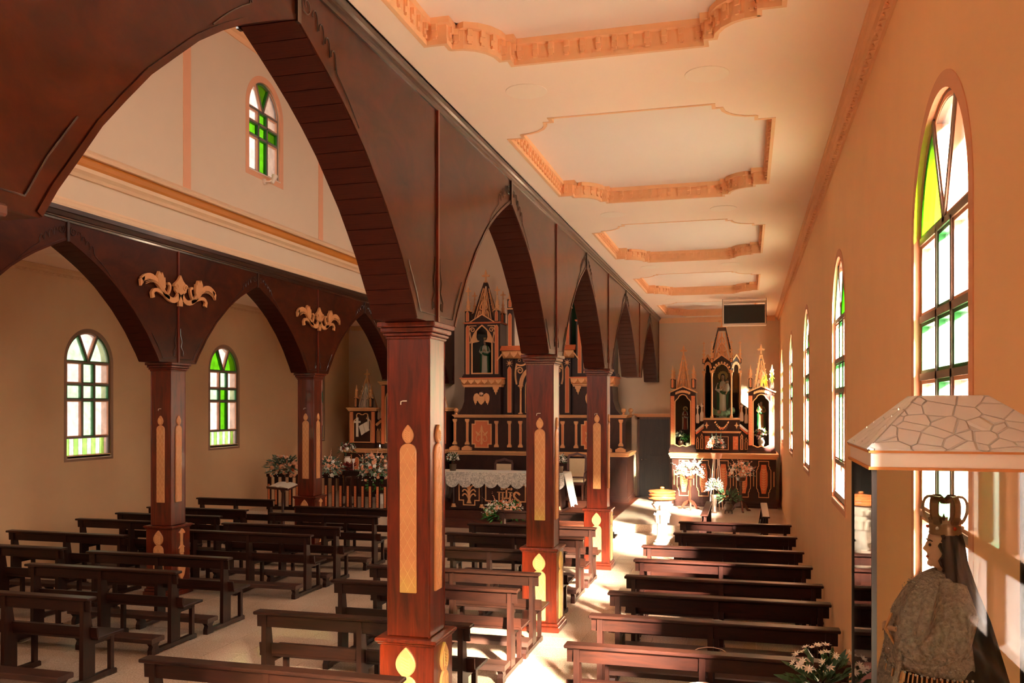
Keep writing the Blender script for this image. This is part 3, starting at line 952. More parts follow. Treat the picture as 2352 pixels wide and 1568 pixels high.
# ------------------------------------------------------------------ benches
def make_bench(L, label, group, loc, rz=0.0, kneeler=True):
    t = thing('bench', label, 'bench', loc, rz, group)
    h = L / 2
    MB().box(-h, h, -0.075, 0.055, 0.852, 0.882).build('cap_rail', 'bench', t, False, 0.008)
    MB().prism([(-0.025, 0.735), (0.002, 0.735), (-0.005, 0.853), (-0.03, 0.853)], 'x', -h + 0.02, h - 0.02).build('back_board', 'bench', t)
    MB().prism([(0.055, 0.465), (0.08, 0.465), (0.065, 0.565), (0.042, 0.565)], 'x', -h + 0.0, h - 0.0).build('lower_board', 'bench', t)
    MB().box(-h - 0.01, h + 0.01, 0.06, 0.44, 0.435, 0.465).build('seat', 'bench', t, False, 0.006)
    for x in (-h + 0.10, 0.0, h - 0.10):
        up = MB(); up.prism([(-0.055, 0.055), (0.115, 0.055), (0.115, 0.42), (0.095, 0.47), (0.03, 0.855), (-0.045, 0.855)], 'x', x - 0.024, x + 0.024)
        up.build('upright', 'benchv', t)
        MB().box(x - 0.022, x + 0.022, 0.345, 0.395, 0.055, 0.435).build('leg', 'benchv', t)
        MB().box(x - 0.02, x + 0.02, 0.10, 0.40, 0.375, 0.434).build('bracket', 'bench', t)
        rn = MB(); rn.prism([(-0.40 if kneeler else -0.10, 0.0), (-0.28 if kneeler else -0.05, 0.0), (-0.26 if kneeler else -0.04, 0.015), (0.30, 0.015), (0.32, 0.0), (0.43, 0.0), (0.43, 0.045), (0.41, 0.06), (-0.40 if kneeler else -0.10, 0.06)], 'x', x - 0.03, x + 0.03)
        rn.build('runner', 'benchv', t)
    if kneeler:
        kn = MB().prism([(-0.44, 0.145), (-0.22, 0.145), (-0.22, 0.19), (-0.235, 0.20), (-0.425, 0.20), (-0.44, 0.19)], 'x', -h + 0.04, h - 0.04).build('kneeler', 'kneel', t)
        for x in (-h + 0.10, 0.0, h - 0.10):
            MB().prism([(-0.40, 0.06), (-0.27, 0.06), (-0.29, 0.10), (-0.24, 0.145), (-0.42, 0.145), (-0.38, 0.10)], 'x', x - 0.028, x + 0.028).build('kneeler_foot', 'benchv', kn)
    return t
rows_r = [(-0.21, 14.87, 1.79), (-0.19, 13.54, 1.79), (-0.345, 12.2, 2.13), (-0.315, 11.08, 2.13), (-0.28, 9.98, 2.14), (-0.305, 9.07, 2.18), (-0.32, 8.04, 2.18), (-0.34, 7.01, 2.18)]
cnt = ['front', 'second', 'third', 'fourth', 'fifth', 'sixth', 'seventh', 'eighth', 'ninth', 'tenth']
protos = {}
def put_bench(x, y, L, label, group, rz=0.0, kneeler=True):
    k = (round(L, 1), kneeler)
    if k not in protos:
        protos[k] = make_bench(L, label, group, (x, y, 0), rz, kneeler); return protos[k]
    return dup(protos[k], (x, y, 0), rz, label, group)
for i, (x, y, L) in enumerate(rows_r):
    put_bench(x, y, L, 'dark wooden bench in the right window aisle, %s row counted from the font' % cnt[i], 'benches in the right aisle')
rows_n = [(-3.36, 15.56), (-3.36, 13.75), (-3.36, 12.66), (-3.36, 11.36), (-3.36, 9.83), (-3.37, 8.91), (-3.40, 7.38), (-3.40, 5.78)]
for i, (x, y) in enumerate(rows_n):
    put_bench(x, y, 2.14, 'dark wooden bench right of the nave aisle, %s row counted from the altar table' % cnt[i], 'nave benches on the right')
rows_l = [(-7.33, 15.245), (-7.26, 14.2), (-7.28, 12.77), (-7.32, 11.88), (-7.38, 9.83), (-7.43, 8.86), (-7.40, 7.43)]
for i, (x, y) in enumerate(rows_l):
    put_bench(x, y, 2.14, 'dark wooden bench left of the nave aisle, %s row counted from the altar table' % cnt[i], 'nave benches on the left')
rows_a = [(-10.25, 16.13, 1.76), (-10.0, 14.45, 2.12), (-9.92, 13.49, 2.12), (-10.0, 12.61, 2.12), (-9.98, 11.14, 2.12), (-9.98, 9.93, 2.12)]
for i, (x, y, L) in enumerate(rows_a):
    put_bench(x, y, L, 'dark wooden bench by the far left wall, %s row counted from the altar rail' % cnt[i], 'benches in the left aisle')
put_bench(-0.75, 17.0, 2.3, 'bench turned sideways beside the font, its end towards the rows', None, PI / 2, False)
put_bench(0.30, 17.0, 2.3, 'bench turned sideways along the right wall behind the front row', None, PI / 2, False)

# recessed ceiling lights
lightp = None
names_l = []
for i, (x, y) in enumerate([(-1.61, 6.43), (-0.28, 6.43), (-1.61, 10.85), (-0.28, 10.85), (-1.61, 15.12), (-0.28, 15.12), (-1.61, 19.85), (-0.28, 19.85), (-10.5, 11.5), (-10.5, 7.2)]):
    side = ['arcade side', 'window side'][i % 2]
    pr = ['first', 'second', 'third', 'fourth', 'far left aisle'][min(i // 2, 4)]
    lab = 'round recessed ceiling light, %s of the %s pair from the camera' % (side, pr) if i < 8 else ('round recessed light in the left aisle ceiling over the wall benches' if i == 8 else 'round recessed light in the left aisle ceiling nearer the rear')
    t = thing('ceiling_light', lab, 'ceiling light', (x, y, ZC), 0, 'recessed ceiling lights')
    if lightp is None:
        lightp = (MB().lathe([(0.105, -0.004), (0.155, -0.004), (0.158, -0.0), (0.158, 0.002), (0.105, 0.002)], seg=32).build('trim_ring', 'disc', t),
                  MB().lathe([(0.001, -0.0035), (0.12, -0.003), (0.12, 0.001), (0.001, 0.001)], seg=32).build('diffuser', 'disc', t))
    else:
        for q in lightp: inst(q, t)
# ------------------------------------------------------------------ altar furniture helpers
def WB(t):
    mb = MB(); mb.m = Matrix.Translation(-t.location); return mb

M['niche'] = flat('grey_brown_niche_back', (104, 84, 70), 0.8, var=0.06)
M['nicheD'] = flat('dark_niche_back', (96, 66, 50), 0.8, var=0.06)
M['glass'] = clear_glass('showcase_glass', (0.90, 0.91, 0.88), 1.30)
M['curtain'] = flat('dark_green_curtain', (12, 52, 24), 0.9, var=0.25, scale=3.0)
M['skin'] = flat('painted_skin', (206, 158, 124), 0.45, var=0.04)
M['hairc'] = flat('painted_brown_hair', (52, 32, 22), 0.5)
M['robe_white'] = flat('white_painted_robe', (224, 208, 190), 0.55, var=0.06)
M['robe_red'] = flat('red_painted_robe', (150, 52, 30), 0.55, var=0.1)
M['robe_tan'] = flat('tan_painted_robe', (196, 140, 92), 0.55, var=0.1)
M['robe_green'] = flat('green_painted_mantle', (34, 92, 52), 0.55, var=0.1)
M['robe_pale'] = flat('pale_green_painted_mantle', (150, 176, 140), 0.5, var=0.1)
M['halo'] = flat('gilded_halo', (212, 168, 104), 0.35, metal=0.3, var=0.05)
M['petalw'] = flat('white_petal', (238, 228, 214), 0.7, var=0.05)
M['petalp'] = flat('peach_petal', (236, 168, 130), 0.7, var=0.08)
M['petalo'] = flat('orange_petal', (214, 92, 46), 0.7, var=0.08)
M['petalr'] = flat('dark_red_petal', (120, 26, 18), 0.65, var=0.1)
M['leaf'] = flat('dark_green_leaf', (44, 78, 40), 0.55, var=0.3, scale=10)
M['leafg'] = flat('grey_green_leaf', (98, 116, 92), 0.6, var=0.25, scale=10)
M['leafb'] = flat('bright_green_leaf', (62, 128, 48), 0.5, var=0.25, scale=10)
M['ceramic'] = flat('white_ceramic', (226, 208, 190), 0.3, var=0.03, coat=0.4)
M['bronze'] = flat('dark_bronze', (92, 76, 62), 0.35, metal=0.5, var=0.15)
M['standwood'] = wood('dark_turned_wood', (58, 24, 14), (96, 46, 28), 0.35, 0.3, (6, 6, 2))
M['upholstery'] = flat('cream_upholstery', (216, 188, 150), 0.85, var=0.12, scale=40)
M['page'] = flat('book_page', (226, 214, 196), 0.85, var=0.04, scale=60)
M['stone'] = flat('carved_white_stone', (226, 208, 190), 0.55, var=0.06, scale=14)
M['fontlid'] = wood('orange_turned_wood', (150, 70, 34), (196, 108, 60), 0.3, 0.5, (1, 1, 9))
M['doorwood'] = wood('black_brown_door_wood', (30, 22, 18), (50, 38, 30), 0.38, 0.25, (6, 6, 1))
M['doorframe'] = wood('brown_door_frame', (60, 36, 24), (96, 58, 36), 0.4, 0.2, (6, 6, 1))
M['chrome'] = flat('polished_metal', (210, 200, 190), 0.2, metal=1.0, var=0.02)
M['flame'], nt_, b_ = new_mat('candle_flame')
b_.inputs['Emission Color'].default_value = (1.0, 0.75, 0.45, 1)
b_.inputs['Emission Strength'].default_value = 12.0

def inlay(t, x, z0, z1, w, yf, round_top=True, name='pilaster_inlay', parent=None):
    """long salmon inlay with a pale gilded rim, front at y = yf"""
    def shp(d):
        h = w / 2 - d
        if round_top: return [(x - h, z0 + d), (x + h, z0 + d), (x + h, z1 - w * 0.7), (x + h * 0.55, z1 - w * 0.22 - d * 0.5), (x, z1 - d), (x - h * 0.55, z1 - w * 0.22 - d * 0.5), (x - h, z1 - w * 0.7)]
        return [(x - h, z0 + d), (x + h, z0 + d), (x + h, z1 - d), (x - h, z1 - d)]
    a = WB(t).strip(shp(0.006), 0.013, 'y', yf - 0.014, yf + 0.004, True).build(name + '_rim', 'gold', parent or t)
    WB(t).prism(shp(0.01), 'y', yf - 0.008, yf + 0.004).build(name, 'salmon', a if parent is None else parent)
    return a

def fleur(mb, x, y, z, s, th=0.02):
    """fleuron cross standing on z, height s"""
    y0, y1 = y - th / 2, y + th / 2
    mb.prism([(x - 0.07 * s, z), (x + 0.07 * s, z), (x + 0.06 * s, z + 0.40 * s), (x + 0.09 * s, z + 0.72 * s), (x, z + s), (x - 0.09 * s, z + 0.72 * s), (x - 0.06 * s, z + 0.40 * s)], 'y', y0, y1)
    for d in (1, -1):
        mb.prism([(x + d * 0.05 * s, z + 0.44 * s), (x + d * 0.18 * s, z + 0.40 * s), (x + d * 0.32 * s, z + 0.46 * s), (x + d * 0.30 * s, z + 0.58 * s), (x + d * 0.24 * s, z + 0.52 * s), (x + d * 0.16 * s, z + 0.60 * s), (x + d * 0.05 * s, z + 0.56 * s)], 'y', y0, y1)
    mb.box(x - 0.12 * s, x + 0.12 * s, y0, y1, z + 0.02 * s, z + 0.08 * s)

def pyramid(mb, x, y, z, w, h, tip=0.006):
    mb.add([(x - w, y - w, z), (x + w, y - w, z), (x + w, y + w, z), (x - w, y + w, z), (x - tip, y - tip, z + h), (x + tip, y - tip, z + h), (x + tip, y + tip, z + h), (x - tip, y + tip, z + h)],
           [(0, 3, 2, 1), (4, 5, 6, 7), (0, 1, 5, 4), (1, 2, 6, 5), (2, 3, 7, 6), (3, 0, 4, 7)])

def pinnacle(t, x, y, z0, w, hb, hs, cross=0.0, crock=True):
    """square shaft with inlay, little gable and gilded spirelet"""
    p = WB(t).box(x - w, x + w, y - w, y + w, z0, z0 + hb).build('pinnacle', 'altar', t)
    if w > 0.03: inlay(t, x, z0 + 0.02, z0 + hb - 0.005, w * 1.15, y - w, True, 'pinnacle_inlay', p)
    g = WB(t)
    g.strip([(x - w * 1.3, z0 + hb - 0.01), (x, z0 + hb + w * 0.9), (x + w * 1.3, z0 + hb - 0.01)], 0.018, 'y', y - w * 1.15, y + w * 1.1)
    pyramid(g, x, y, z0 + hb, w * 0.72, hs)
    if crock:
        for f in (0.25, 0.5):
            q = w * 0.72 * (1 - f)
            for d in (1, -1):
                g.prism([(x + d * q, z0 + hb + hs * f), (x + d * (q + 0.028), z0 + hb + hs * f + 0.03), (x + d * (q + 0.016), z0 + hb + hs * f + 0.055), (x + d * q, z0 + hb + hs * f + 0.04)], 'y', y - 0.008, y + 0.008)
    if cross: fleur(g, x, y, z0 + hb + hs - 0.01, cross)
    g.build('spirelet', 'gold', p)
    return p

def spire(t, x, y, z0, hw, h, fin, top=0.03, fret=True, ribs='altar', frets='gold'):
    """open pyramid of four ribs filled with carved fretwork, finial on top"""
    s = WB(t)
    cs = [(-1, -1), (1, -1), (1, 1), (-1, 1)]
    for a, b in cs:
        s.tube([(x + a * hw, y + b * hw, z0), (x + a * top, y + b * top, z0 + h)], [0.014 + 0.075 * hw, 0.008 + 0.04 * hw], 4)
    s.box(x - top * 1.2, x + top * 1.2, y - top * 1.2, y + top * 1.2, z0 + h - 0.09 * min(1, h), z0 + h)
    o = s.build('spire', ribs, t)
    if fret:
        f = WB(t)
        for face in range(4):
            # fretwork drawn in the sloping face: u across (-1..1), v up (0..1)
            def pt(u, v, face=face):
                k = hw + (top - hw) * v
                return [(x + u * k, y - k, z0 + h * v), (x + k, y + u * k, z0 + h * v), (x - u * k, y + k, z0 + h * v), (x - k, y - u * k, z0 + h * v)][face]
            def tube2(pts, r): f.tube([pt(u, v) for u, v in pts], r * (0.8 + 3.2 * hw), 5)
            for d in (1, -1):
                tube2([(d * a, b) for a, b in spiral(0.40, 0.13, 0.36, 0.08, PI * 0.5, 1.2, 12)], 0.011)
                tube2([(d * a, b) for a, b in bez((0.05, 0.30), (0.75, 0.26), (0.55, 0.42), (0.0, 0.55), 7)], 0.011)
                tube2([(d * a, b) for a, b in bez((0.0, 0.50), (0.7, 0.54), (0.55, 0.66), (0.0, 0.74), 6)], 0.009)
                tube2([(d * 0.85, 0.02), (d * 0.80, 0.5), (d * 0.72, 0.86)], 0.008)
                for v in (0.2, 0.38, 0.56, 0.72):
                    p0 = Vector(pt(d * 1.0, v)); c0 = Vector((x, y, p0.z)); q = p0 + (p0 - c0).normalized() * 0.035 + Vector((0, 0, 0.03))
                    if d > 0: f.tube([tuple(p0), tuple(q), tuple(q + Vector((0, 0, 0.02)))], [0.012, 0.009, 0.003], 4)
            tube2([(0, 0.02), (0, 0.85)], 0.010)
        f.build('fretwork', frets, o)
    if fin:
        g = WB(t); g.box(x - top * 1.4, x + top * 1.4, y - top * 1.4, y + top * 1.4, z0 + h, z0 + h + 0.02)
        fleur(g, x, y, z0 + h + 0.015, fin, 0.03)
        g.build('finial', 'gold', o)
    return o

def gable(t, x0, x1, z0, h, yf, depth=0.05):
    xm = (x0 + x1) / 2
    g = WB(t).prism([(x0, z0), (x1, z0), (xm, z0 + h)], 'y', yf, yf + depth).build('gable', 'altar', t)
    WB(t).strip([(x0 - 0.02, z0 - 0.005), (xm, z0 + h + 0.01), (x1 + 0.02, z0 - 0.005)], 0.028, 'y', yf - 0.03, yf + depth).build('raking_moulding', 'gold', g)
    return g

def cornice_run(t, x0, x1, yf, yb, z0, z1, name='cornice', mat='gold', n=3, proj=0.05):
    mb = WB(t)
    for k in range(n):
        a = z0 + (z1 - z0) * k / n; b = z0 + (z1 - z0) * (k + 1) / n - 0.006
        p = proj * (k + 1) / n
        mb.box(x0 - p, x1 + p, yf - p, yb, a, b)
    return mb.build(name, mat, t)

def colonette(t, x, yf, z0, z1, r, mat='gold'):
    mb = WB(t)
    h = z1 - z0
    mb.box(x - r * 1.7, x + r * 1.7, yf - r * 1.7, yf + r * 1.7, z0, z0 + 0.03 * h + 0.01)
    mb.lathe([(r * 1.5, z0 + 0.03 * h), (r * 1.1, z0 + 0.08 * h), (r, z0 + 0.10 * h), (r * 0.9, z0 + 0.86 * h), (r * 1.1, z0 + 0.88 * h), (r * 1.6, z0 + 0.95 * h)], x, yf, 0, 8)
    mb.box(x - r * 1.9, x + r * 1.9, yf - r * 1.9, yf + r * 1.9, z0 + 0.95 * h, z1)
    return mb.build('colonette', mat, t, True)

def leaf_row(t, x0, x1, yf, z0, z1, n, name='leaf_ornament', mat='gold'):
    mb = WB(t)
    for k in range(n):
        x = x0 + (x1 - x0) * (k + 0.5) / n
        w = (x1 - x0) / n * 0.46
        mb.prism([(x, z0), (x + w * 0.8, z0 + (z1 - z0) * 0.5), (x + w, z1), (x + w * 0.25, z1 - (z1 - z0) * 0.25), (x, z1), (x - w * 0.25, z1 - (z1 - z0) * 0.25), (x - w, z1), (x - w * 0.8, z0 + (z1 - z0) * 0.5)], 'y', yf - 0.02, yf + 0.005)
    o = mb.build(name, mat, t); o['kind'] = 'stuff'
    return o

# ------------------------------------------------------------------ figures
def statue(name, label, loc, h, robe, mantle=None, rz=0.0, halo=False, hair='hairc', child=False, crown=False, wide=1.0, lily=False, group=None):
    """painted figure of total height h facing -Y: one continuous body, robe, mantle and hair as its clothing"""
    t = thing(name, label, 'statue', loc, rz, group)
    S = h / 1.75
    def sc_(pts): return [tuple(c * S for c in p) for p in pts]
    body = MB()
    body.lathe([(0.13 * S, 0.06 * S), (0.15 * S, 0.5 * S), (0.15 * S, 0.9 * S), (0.145 * S, 1.1 * S), (0.17 * S, 1.32 * S), (0.13 * S, 1.42 * S), (0.052 * S, 1.47 * S), (0.05 * S, 1.54 * S)], 0, 0, 0, 12, 1.0, 0.65)
    hz = 1.63
    body.lathe([(0.012 * S, (hz - 0.125) * S), (0.05 * S, (hz - 0.105) * S), (0.07 * S, (hz - 0.06) * S), (0.078 * S, hz * S), (0.076 * S, (hz + 0.05) * S), (0.055 * S, (hz + 0.10) * S), (0.02 * S, (hz + 0.12) * S)], 0, -0.01 * S, 0, 12, 0.95, 1.1)
    body.prism([(-0.012 * S, (hz - 0.035) * S), (0.012 * S, (hz - 0.035) * S), (0.0, (hz + 0.02) * S)], 'y', -0.112 * S, -0.06 * S)
    for d in (1, -1):
        body.tube(sc_([(d * 0.15, 0, 1.36), (d * 0.23, 0.0, 1.12), (d * 0.12, -0.15, 1.08), (d * 0.03, -0.19, 1.2)]), [0.06 * S, 0.05 * S, 0.036 * S, 0.028 * S], 8)
        body.ball((d * 0.02 * S, -0.20 * S, 1.225 * S), 0.036 * S, 8, 5)
        body.tube(sc_([(d * 0.07, -0.02, 0.03), (d * 0.07, -0.15, 0.02)]), [0.04 * S, 0.03 * S], 6)
        for q in range(4):
            body.tube(sc_([(d * 0.015 - 0.012 * d * q, -0.215, 1.22 + 0.012 * q), (d * 0.005, -0.228, 1.26 + 0.012 * q)]), [0.009 * S, 0.006 * S], 5)
    ob = body.build('body', 'skin', t, True)
    rm = ob.modifiers.new('remesh', 'REMESH'); rm.mode = 'VOXEL'; rm.voxel_size = max(0.006, 0.016 * S); rm.use_smooth_shade = True
    # eyes, brows and mouth
    fc = MB()
    for d in (1, -1): fc.ball((d * 0.029 * S, -0.086 * S, (hz + 0.012) * S), 0.0105 * S, 6, 4)
    fc.box(-0.02 * S, 0.02 * S, -0.092 * S, -0.08 * S, (hz - 0.062) * S, (hz - 0.054) * S)
    fc.build('face_paint', 'hairc', t)
    rb = MB()
    rb.lathe([(0.215 * S * wide, 0.0), (0.20 * S * wide, 0.2 * S), (0.175 * S, 0.6 * S), (0.16 * S, 0.95 * S), (0.155 * S, 1.08 * S), (0.185 * S, 1.30 * S), (0.16 * S, 1.41 * S), (0.07 * S, 1.475 * S)], 0, 0.0, 0, 36, 1.0, 0.72, ribs=12, rd=0.05)
    for d in (1, -1):
        rb.tube(sc_([(d * 0.14, 0, 1.38), (d * 0.235, 0.0, 1.13), (d * 0.14, -0.13, 1.08), (d * 0.075, -0.165, 1.14)]), [0.075 * S, 0.075 * S, 0.075 * S, 0.06 * S], 9)
    rb.build('robe', robe, t, True)
    if mantle:
        mt = MB()
        nseg = 20
        prof = [(0.27, 0.02), (0.245, 0.35), (0.235, 0.75), (0.25, 1.05), (0.235, 1.28), (0.185, 1.43), (0.10, 1.50)]
        vs, fs = [], []
        for r, z in prof:
            for k in range(nseg + 1):
                a = math.radians(-52 + 284 * k / nseg)
                q = r * S * (1 + 0.06 * math.cos(9 * a))
                vs.append((q * math.cos(a), q * math.sin(a) * 0.75 + 0.012 * S, z * S))
        for i in range(len(prof) - 1):
            for k in range(nseg):
                fs.append((i * (nseg + 1) + k, i * (nseg + 1) + k + 1, (i + 1) * (nseg + 1) + k + 1, (i + 1) * (nseg + 1) + k))
        mt.add(vs, fs)
        om = mt.build('mantle', mantle, t, True)
        so = om.modifiers.new('solid', 'SOLIDIFY'); so.thickness = 0.018 * S
        sash = MB().tube(sc_([(0.24, 0.02, 1.02), (0.17, -0.14, 0.98), (0.0, -0.17, 1.0), (-0.14, -0.13, 1.12), (-0.19, 0, 1.32)]), [0.06 * S, 0.065 * S, 0.06 * S, 0.05 * S, 0.04 * S], 8)
        sash.build('mantle_fold', mantle, t, True)
    hr = MB()
    vs, fs = [], []
    rings = [(0.10, 1.42), (0.105, 1.52), (0.098, 1.60), (0.095, 1.66), (0.085, 1.72), (0.055, 1.765), (0.01, 1.78)]
    for i, (r, z) in enumerate(rings):
        for k in range(15):
            a = math.radians(-40 + 260 * k / 14) if z < 1.70 else math.radians(-89 + 358 * k / 14)
            vs.append((r * S * math.cos(a), (r * math.sin(a)) * S, z * S))
    for i in range(len(rings) - 1):
        for k in range(14):
            fs.append((i * 15 + k, i * 15 + k + 1, (i + 1) * 15 + k + 1, (i + 1) * 15 + k))
    hr.add(vs, fs)
    oh = hr.build('hair', hair, t, True)
    so = oh.modifiers.new('solid', 'SOLIDIFY'); so.thickness = 0.02 * S
    if halo:
        hl = MB()
        n = 28
        pts = []
        for k in range(n):
            a = 2 * PI * k / n
            r = (0.21 if k % 2 else 0.18) * S
            pts.append((r * math.cos(a), (hz + 0.05) * S + r * math.sin(a)))
        hl.prism(pts, 'y', 0.10 * S, 0.112 * S)
        hl.build('halo', 'halo', t)
    if crown:
        cr = MB(); cr.lathe([(0.07 * S, 1.74 * S), (0.075 * S, 1.80 * S), (0.09 * S, 1.85 * S), (0.06 * S, 1.85 * S)], 0, 0, 0, 12)
        cr.build('crown', 'halo', t)
    if child:
        cb = MB()
        cb.lathe([(0.09 * S, 1.06 * S), (0.085 * S, 1.2 * S), (0.07 * S, 1.32 * S), (0.03 * S, 1.37 * S)], 0.17 * S, -0.16 * S, 0, 10)
        o1 = cb.build('child_robe', 'robe_white', t, True)
        hb = MB(); hb.ball((0.17 * S, -0.165 * S, 1.44 * S), 0.068 * S, 10, 7); hb.tube(sc_([(0.1, -0.18, 1.28), (0.03, -0.26, 1.34)]), [0.03 * S, 0.02 * S], 6); hb.tube(sc_([(0.17, -0.2, 1.08), (0.12, -0.26, 0.94)]), [0.035 * S, 0.025 * S], 6)
        hb.build('child_body', 'skin', t, True)
        hh = MB(); hh.lathe([(0.074 * S, 1.44 * S), (0.072 * S, 1.48 * S), (0.05 * S, 1.515 * S), (0.01 * S, 1.525 * S)], 0.17 * S, -0.15 * S, 0, 10); hh.build('child_hair', hair, t, True)
    if lily:
        ly = MB(); ly.tube(sc_([(-0.03, -0.2, 1.15), (-0.13, -0.22, 1.42), (-0.17, -0.2, 1.55)]), [0.008 * S] * 3, 5)
        for k in range(5):
            ly.lathe([(0.005 * S, 0), (0.02 * S, 0.04 * S), (0.045 * S, 0.06 * S)], (-0.12 - 0.03 * (k % 3)) * S, (-0.22 + 0.02 * k) * S, (1.40 + 0.04 * k) * S, 6)
        ly.build('lily', 'petalw', t, True)
    return t

# ------------------------------------------------------------------ flowers
def rose_mesh(mat, r=0.03):
    mb = MB()
    mb.lathe([(0.2 * r, -0.5 * r), (0.8 * r, -0.25 * r), (1.0 * r, 0.2 * r), (0.8 * r, 0.45 * r)], 0, 0, 0, 7)
    mb.lathe([(0.3 * r, -0.2 * r), (0.62 * r, 0.3 * r), (0.5 * r, 0.62 * r)], 0, 0, 0, 5, a0=0.4)
    return mb, mat
blossoms = {}
def blossom(kind, parent, loc, d, s):
    if kind not in blossoms:
        mb, mat = rose_mesh(kind)
        o = mb.build('blossom', kind, parent, True); blossoms[kind] = o
    else:
        o = blossoms[kind].copy(); COL.objects.link(o); o.parent = parent
    o.location = loc
    o.rotation_euler = Vector(d).to_track_quat('Z', 'Y').to_euler()
    o.scale = (s, s, s)
    return o
rf = random.Random(11)
def leaves(mb, c, R, n, L, w, up=0.3, droop=0.2):
    for i in range(n):
        a = rf.uniform(0, 2 * PI); e = rf.uniform(-0.5 + up * 0.3, 1.1)
        d = Vector((math.cos(a) * math.cos(e), math.sin(a) * math.cos(e), math.sin(e)))
        p = Vector(c) + Vector((d.x * R[0], d.y * R[1], d.z * R[2])) * rf.uniform(0.35, 0.95)
        l = L * rf.uniform(0.6, 1.3)
        d2 = (d + Vector((0, 0, rf.uniform(-droop, up)))).normalized()
        s = d2.cross(Vector((0, 0, 1)))
        if s.length < 0.1: s = Vector((1, 0, 0))
        s.normalize(); s = s * (w * rf.uniform(0.7, 1.2))
        nn = s.cross(d2).normalized() * (l * 0.08)
        q = p + d2 * l
        mid = p + d2 * l * 0.5
        mb.add([tuple(p), tuple(mid + s - nn), tuple(q - Vector((0, 0, l * 0.15))), tuple(mid - s - nn), tuple(mid + nn)], [(0, 1, 4), (1, 2, 4), (2, 3, 4), (3, 0, 4)])
def bouquet(t, c, R, roses, small=60, nleaf=90, leaf='leaf', L=0.10, W=0.02, sm=0.011, smat='petalw', spikes=0, spmat='petalw', up=0.3, rs=1.0, low=-0.25):
    """c, R in the thing's own frame; roses = {material: count}"""
    fl = MB(); leaves(fl, c, R, nleaf, L, W, up)
    core = MB()
    o = fl.build('foliage', leaf, t); o['kind'] = 'stuff'
    for kind, n in roses.items():
        for i in range(n):
            a = rf.uniform(0, 2 * PI); e = math.asin(rf.uniform(low, 1.0))
            d = Vector((math.cos(a) * math.cos(e), math.sin(a) * math.cos(e), math.sin(e)))
            p = Vector(c) + Vector((d.x * R[0], d.y * R[1], d.z * R[2])) * rf.uniform(0.72, 1.0)
            blossom(kind, t, tuple(p), d, rs * rf.uniform(0.75, 1.2))
    if small:
        sb = MB()
        for i in range(small):
            a = rf.uniform(0, 2 * PI); e = math.asin(rf.uniform(low, 1.0))
            d = Vector((math.cos(a) * math.cos(e), math.sin(a) * math.cos(e), math.sin(e)))
            p = Vector(c) + Vector((d.x * R[0], d.y * R[1], d.z * R[2])) * rf.uniform(0.8, 1.15)
            r = sm * rf.uniform(0.7, 1.3)
            sb.add([(p.x + r, p.y, p.z), (p.x, p.y + r, p.z), (p.x - r, p.y, p.z), (p.x, p.y - r, p.z), (p.x, p.y, p.z + r), (p.x, p.y, p.z - r * 0.6)], [(0, 1, 4), (1, 2, 4), (2, 3, 4), (3, 0, 4), (1, 0, 5), (2, 1, 5), (3, 2, 5), (0, 3, 5)])
        o = sb.build('small_blossoms', smat, t); o['kind'] = 'stuff'
    if spikes:
        sp = MB()
        for i in range(spikes):
            a = 2 * PI * i / spikes + rf.uniform(-0.3, 0.3)
            e = rf.uniform(0.35, 1.25)
            d = Vector((math.cos(a) * math.cos(e), math.sin(a) * math.cos(e) * R[1] / max(R[0], 0.01), math.sin(e)))
            p0 = Vector(c) + Vector((d.x * R[0], d.y * R[1], d.z * R[2])) * 0.6
            ln = max(R) * rf.uniform(0.7, 1.0)
            for k in range(9):
                p = p0 + d * ln * (0.15 + 0.85 * k / 9) + Vector((rf.uniform(-1, 1), rf.uniform(-1, 1), rf.uniform(-1, 1))) * 0.012
                r = 0.020 * (1.15 - k / 10)
                sp.add([(p.x + r, p.y, p.z), (p.x, p.y + r, p.z), (p.x - r, p.y, p.z), (p.x, p.y - r, p.z), (p.x, p.y, p.z + r), (p.x, p.y, p.z - r)], [(0, 1, 4), (1, 2, 4), (2, 3, 4), (3, 0, 4), (1, 0, 5), (2, 1, 5), (3, 2, 5), (0, 3, 5)])
        o = sp.build('flower_spikes', spmat, t); o['kind'] = 'stuff'

# ------------------------------------------------------------------ right side altar
sa = thing('side_altarpiece', 'dark wooden side altar with three gilded spired niches against the back wall by the windows', 'altar', (-0.62, 21.95, PZ))
CS = -0.62
WB(sa).box(-1.80, 0.66, 21.99, 23.6, 0.34, 1.52).build('mensa', 'altar', sa)
mb = WB(sa); mb.box(-1.83, 0.69, 21.95, 23.6, 0.34, 0.40).box(-1.82, 0.68, 21.965, 23.6, 0.40, 0.46).box(-1.81, 0.67, 21.98, 23.6, 0.46, 0.49); mb.build('plinth', 'altar', sa)
cornice_run(sa, -1.82, 0.66, 21.97, 23.6, 1.515, 1.645, 'shelf', 'gold', 3, 0.06)
def coffin(x, s=1.0, h0=0.60, h1=1.47):
    zc = (h0 + h1) / 2
    hh = (h1 - h0) / 2
    q = [(0.115, 1.0), (0.115, 0.74), (0.14, 0.66), (0.135, 0.60), (0.165, 0.50), (0.165, -0.5), (0.135, -0.60), (0.14, -0.66), (0.115, -0.74), (0.115, -1.0)]
    return [(x + a * s, zc + b * hh * s) for a, b in q] + [(x - a * s, zc + b * hh * s) for a, b in reversed(q)]
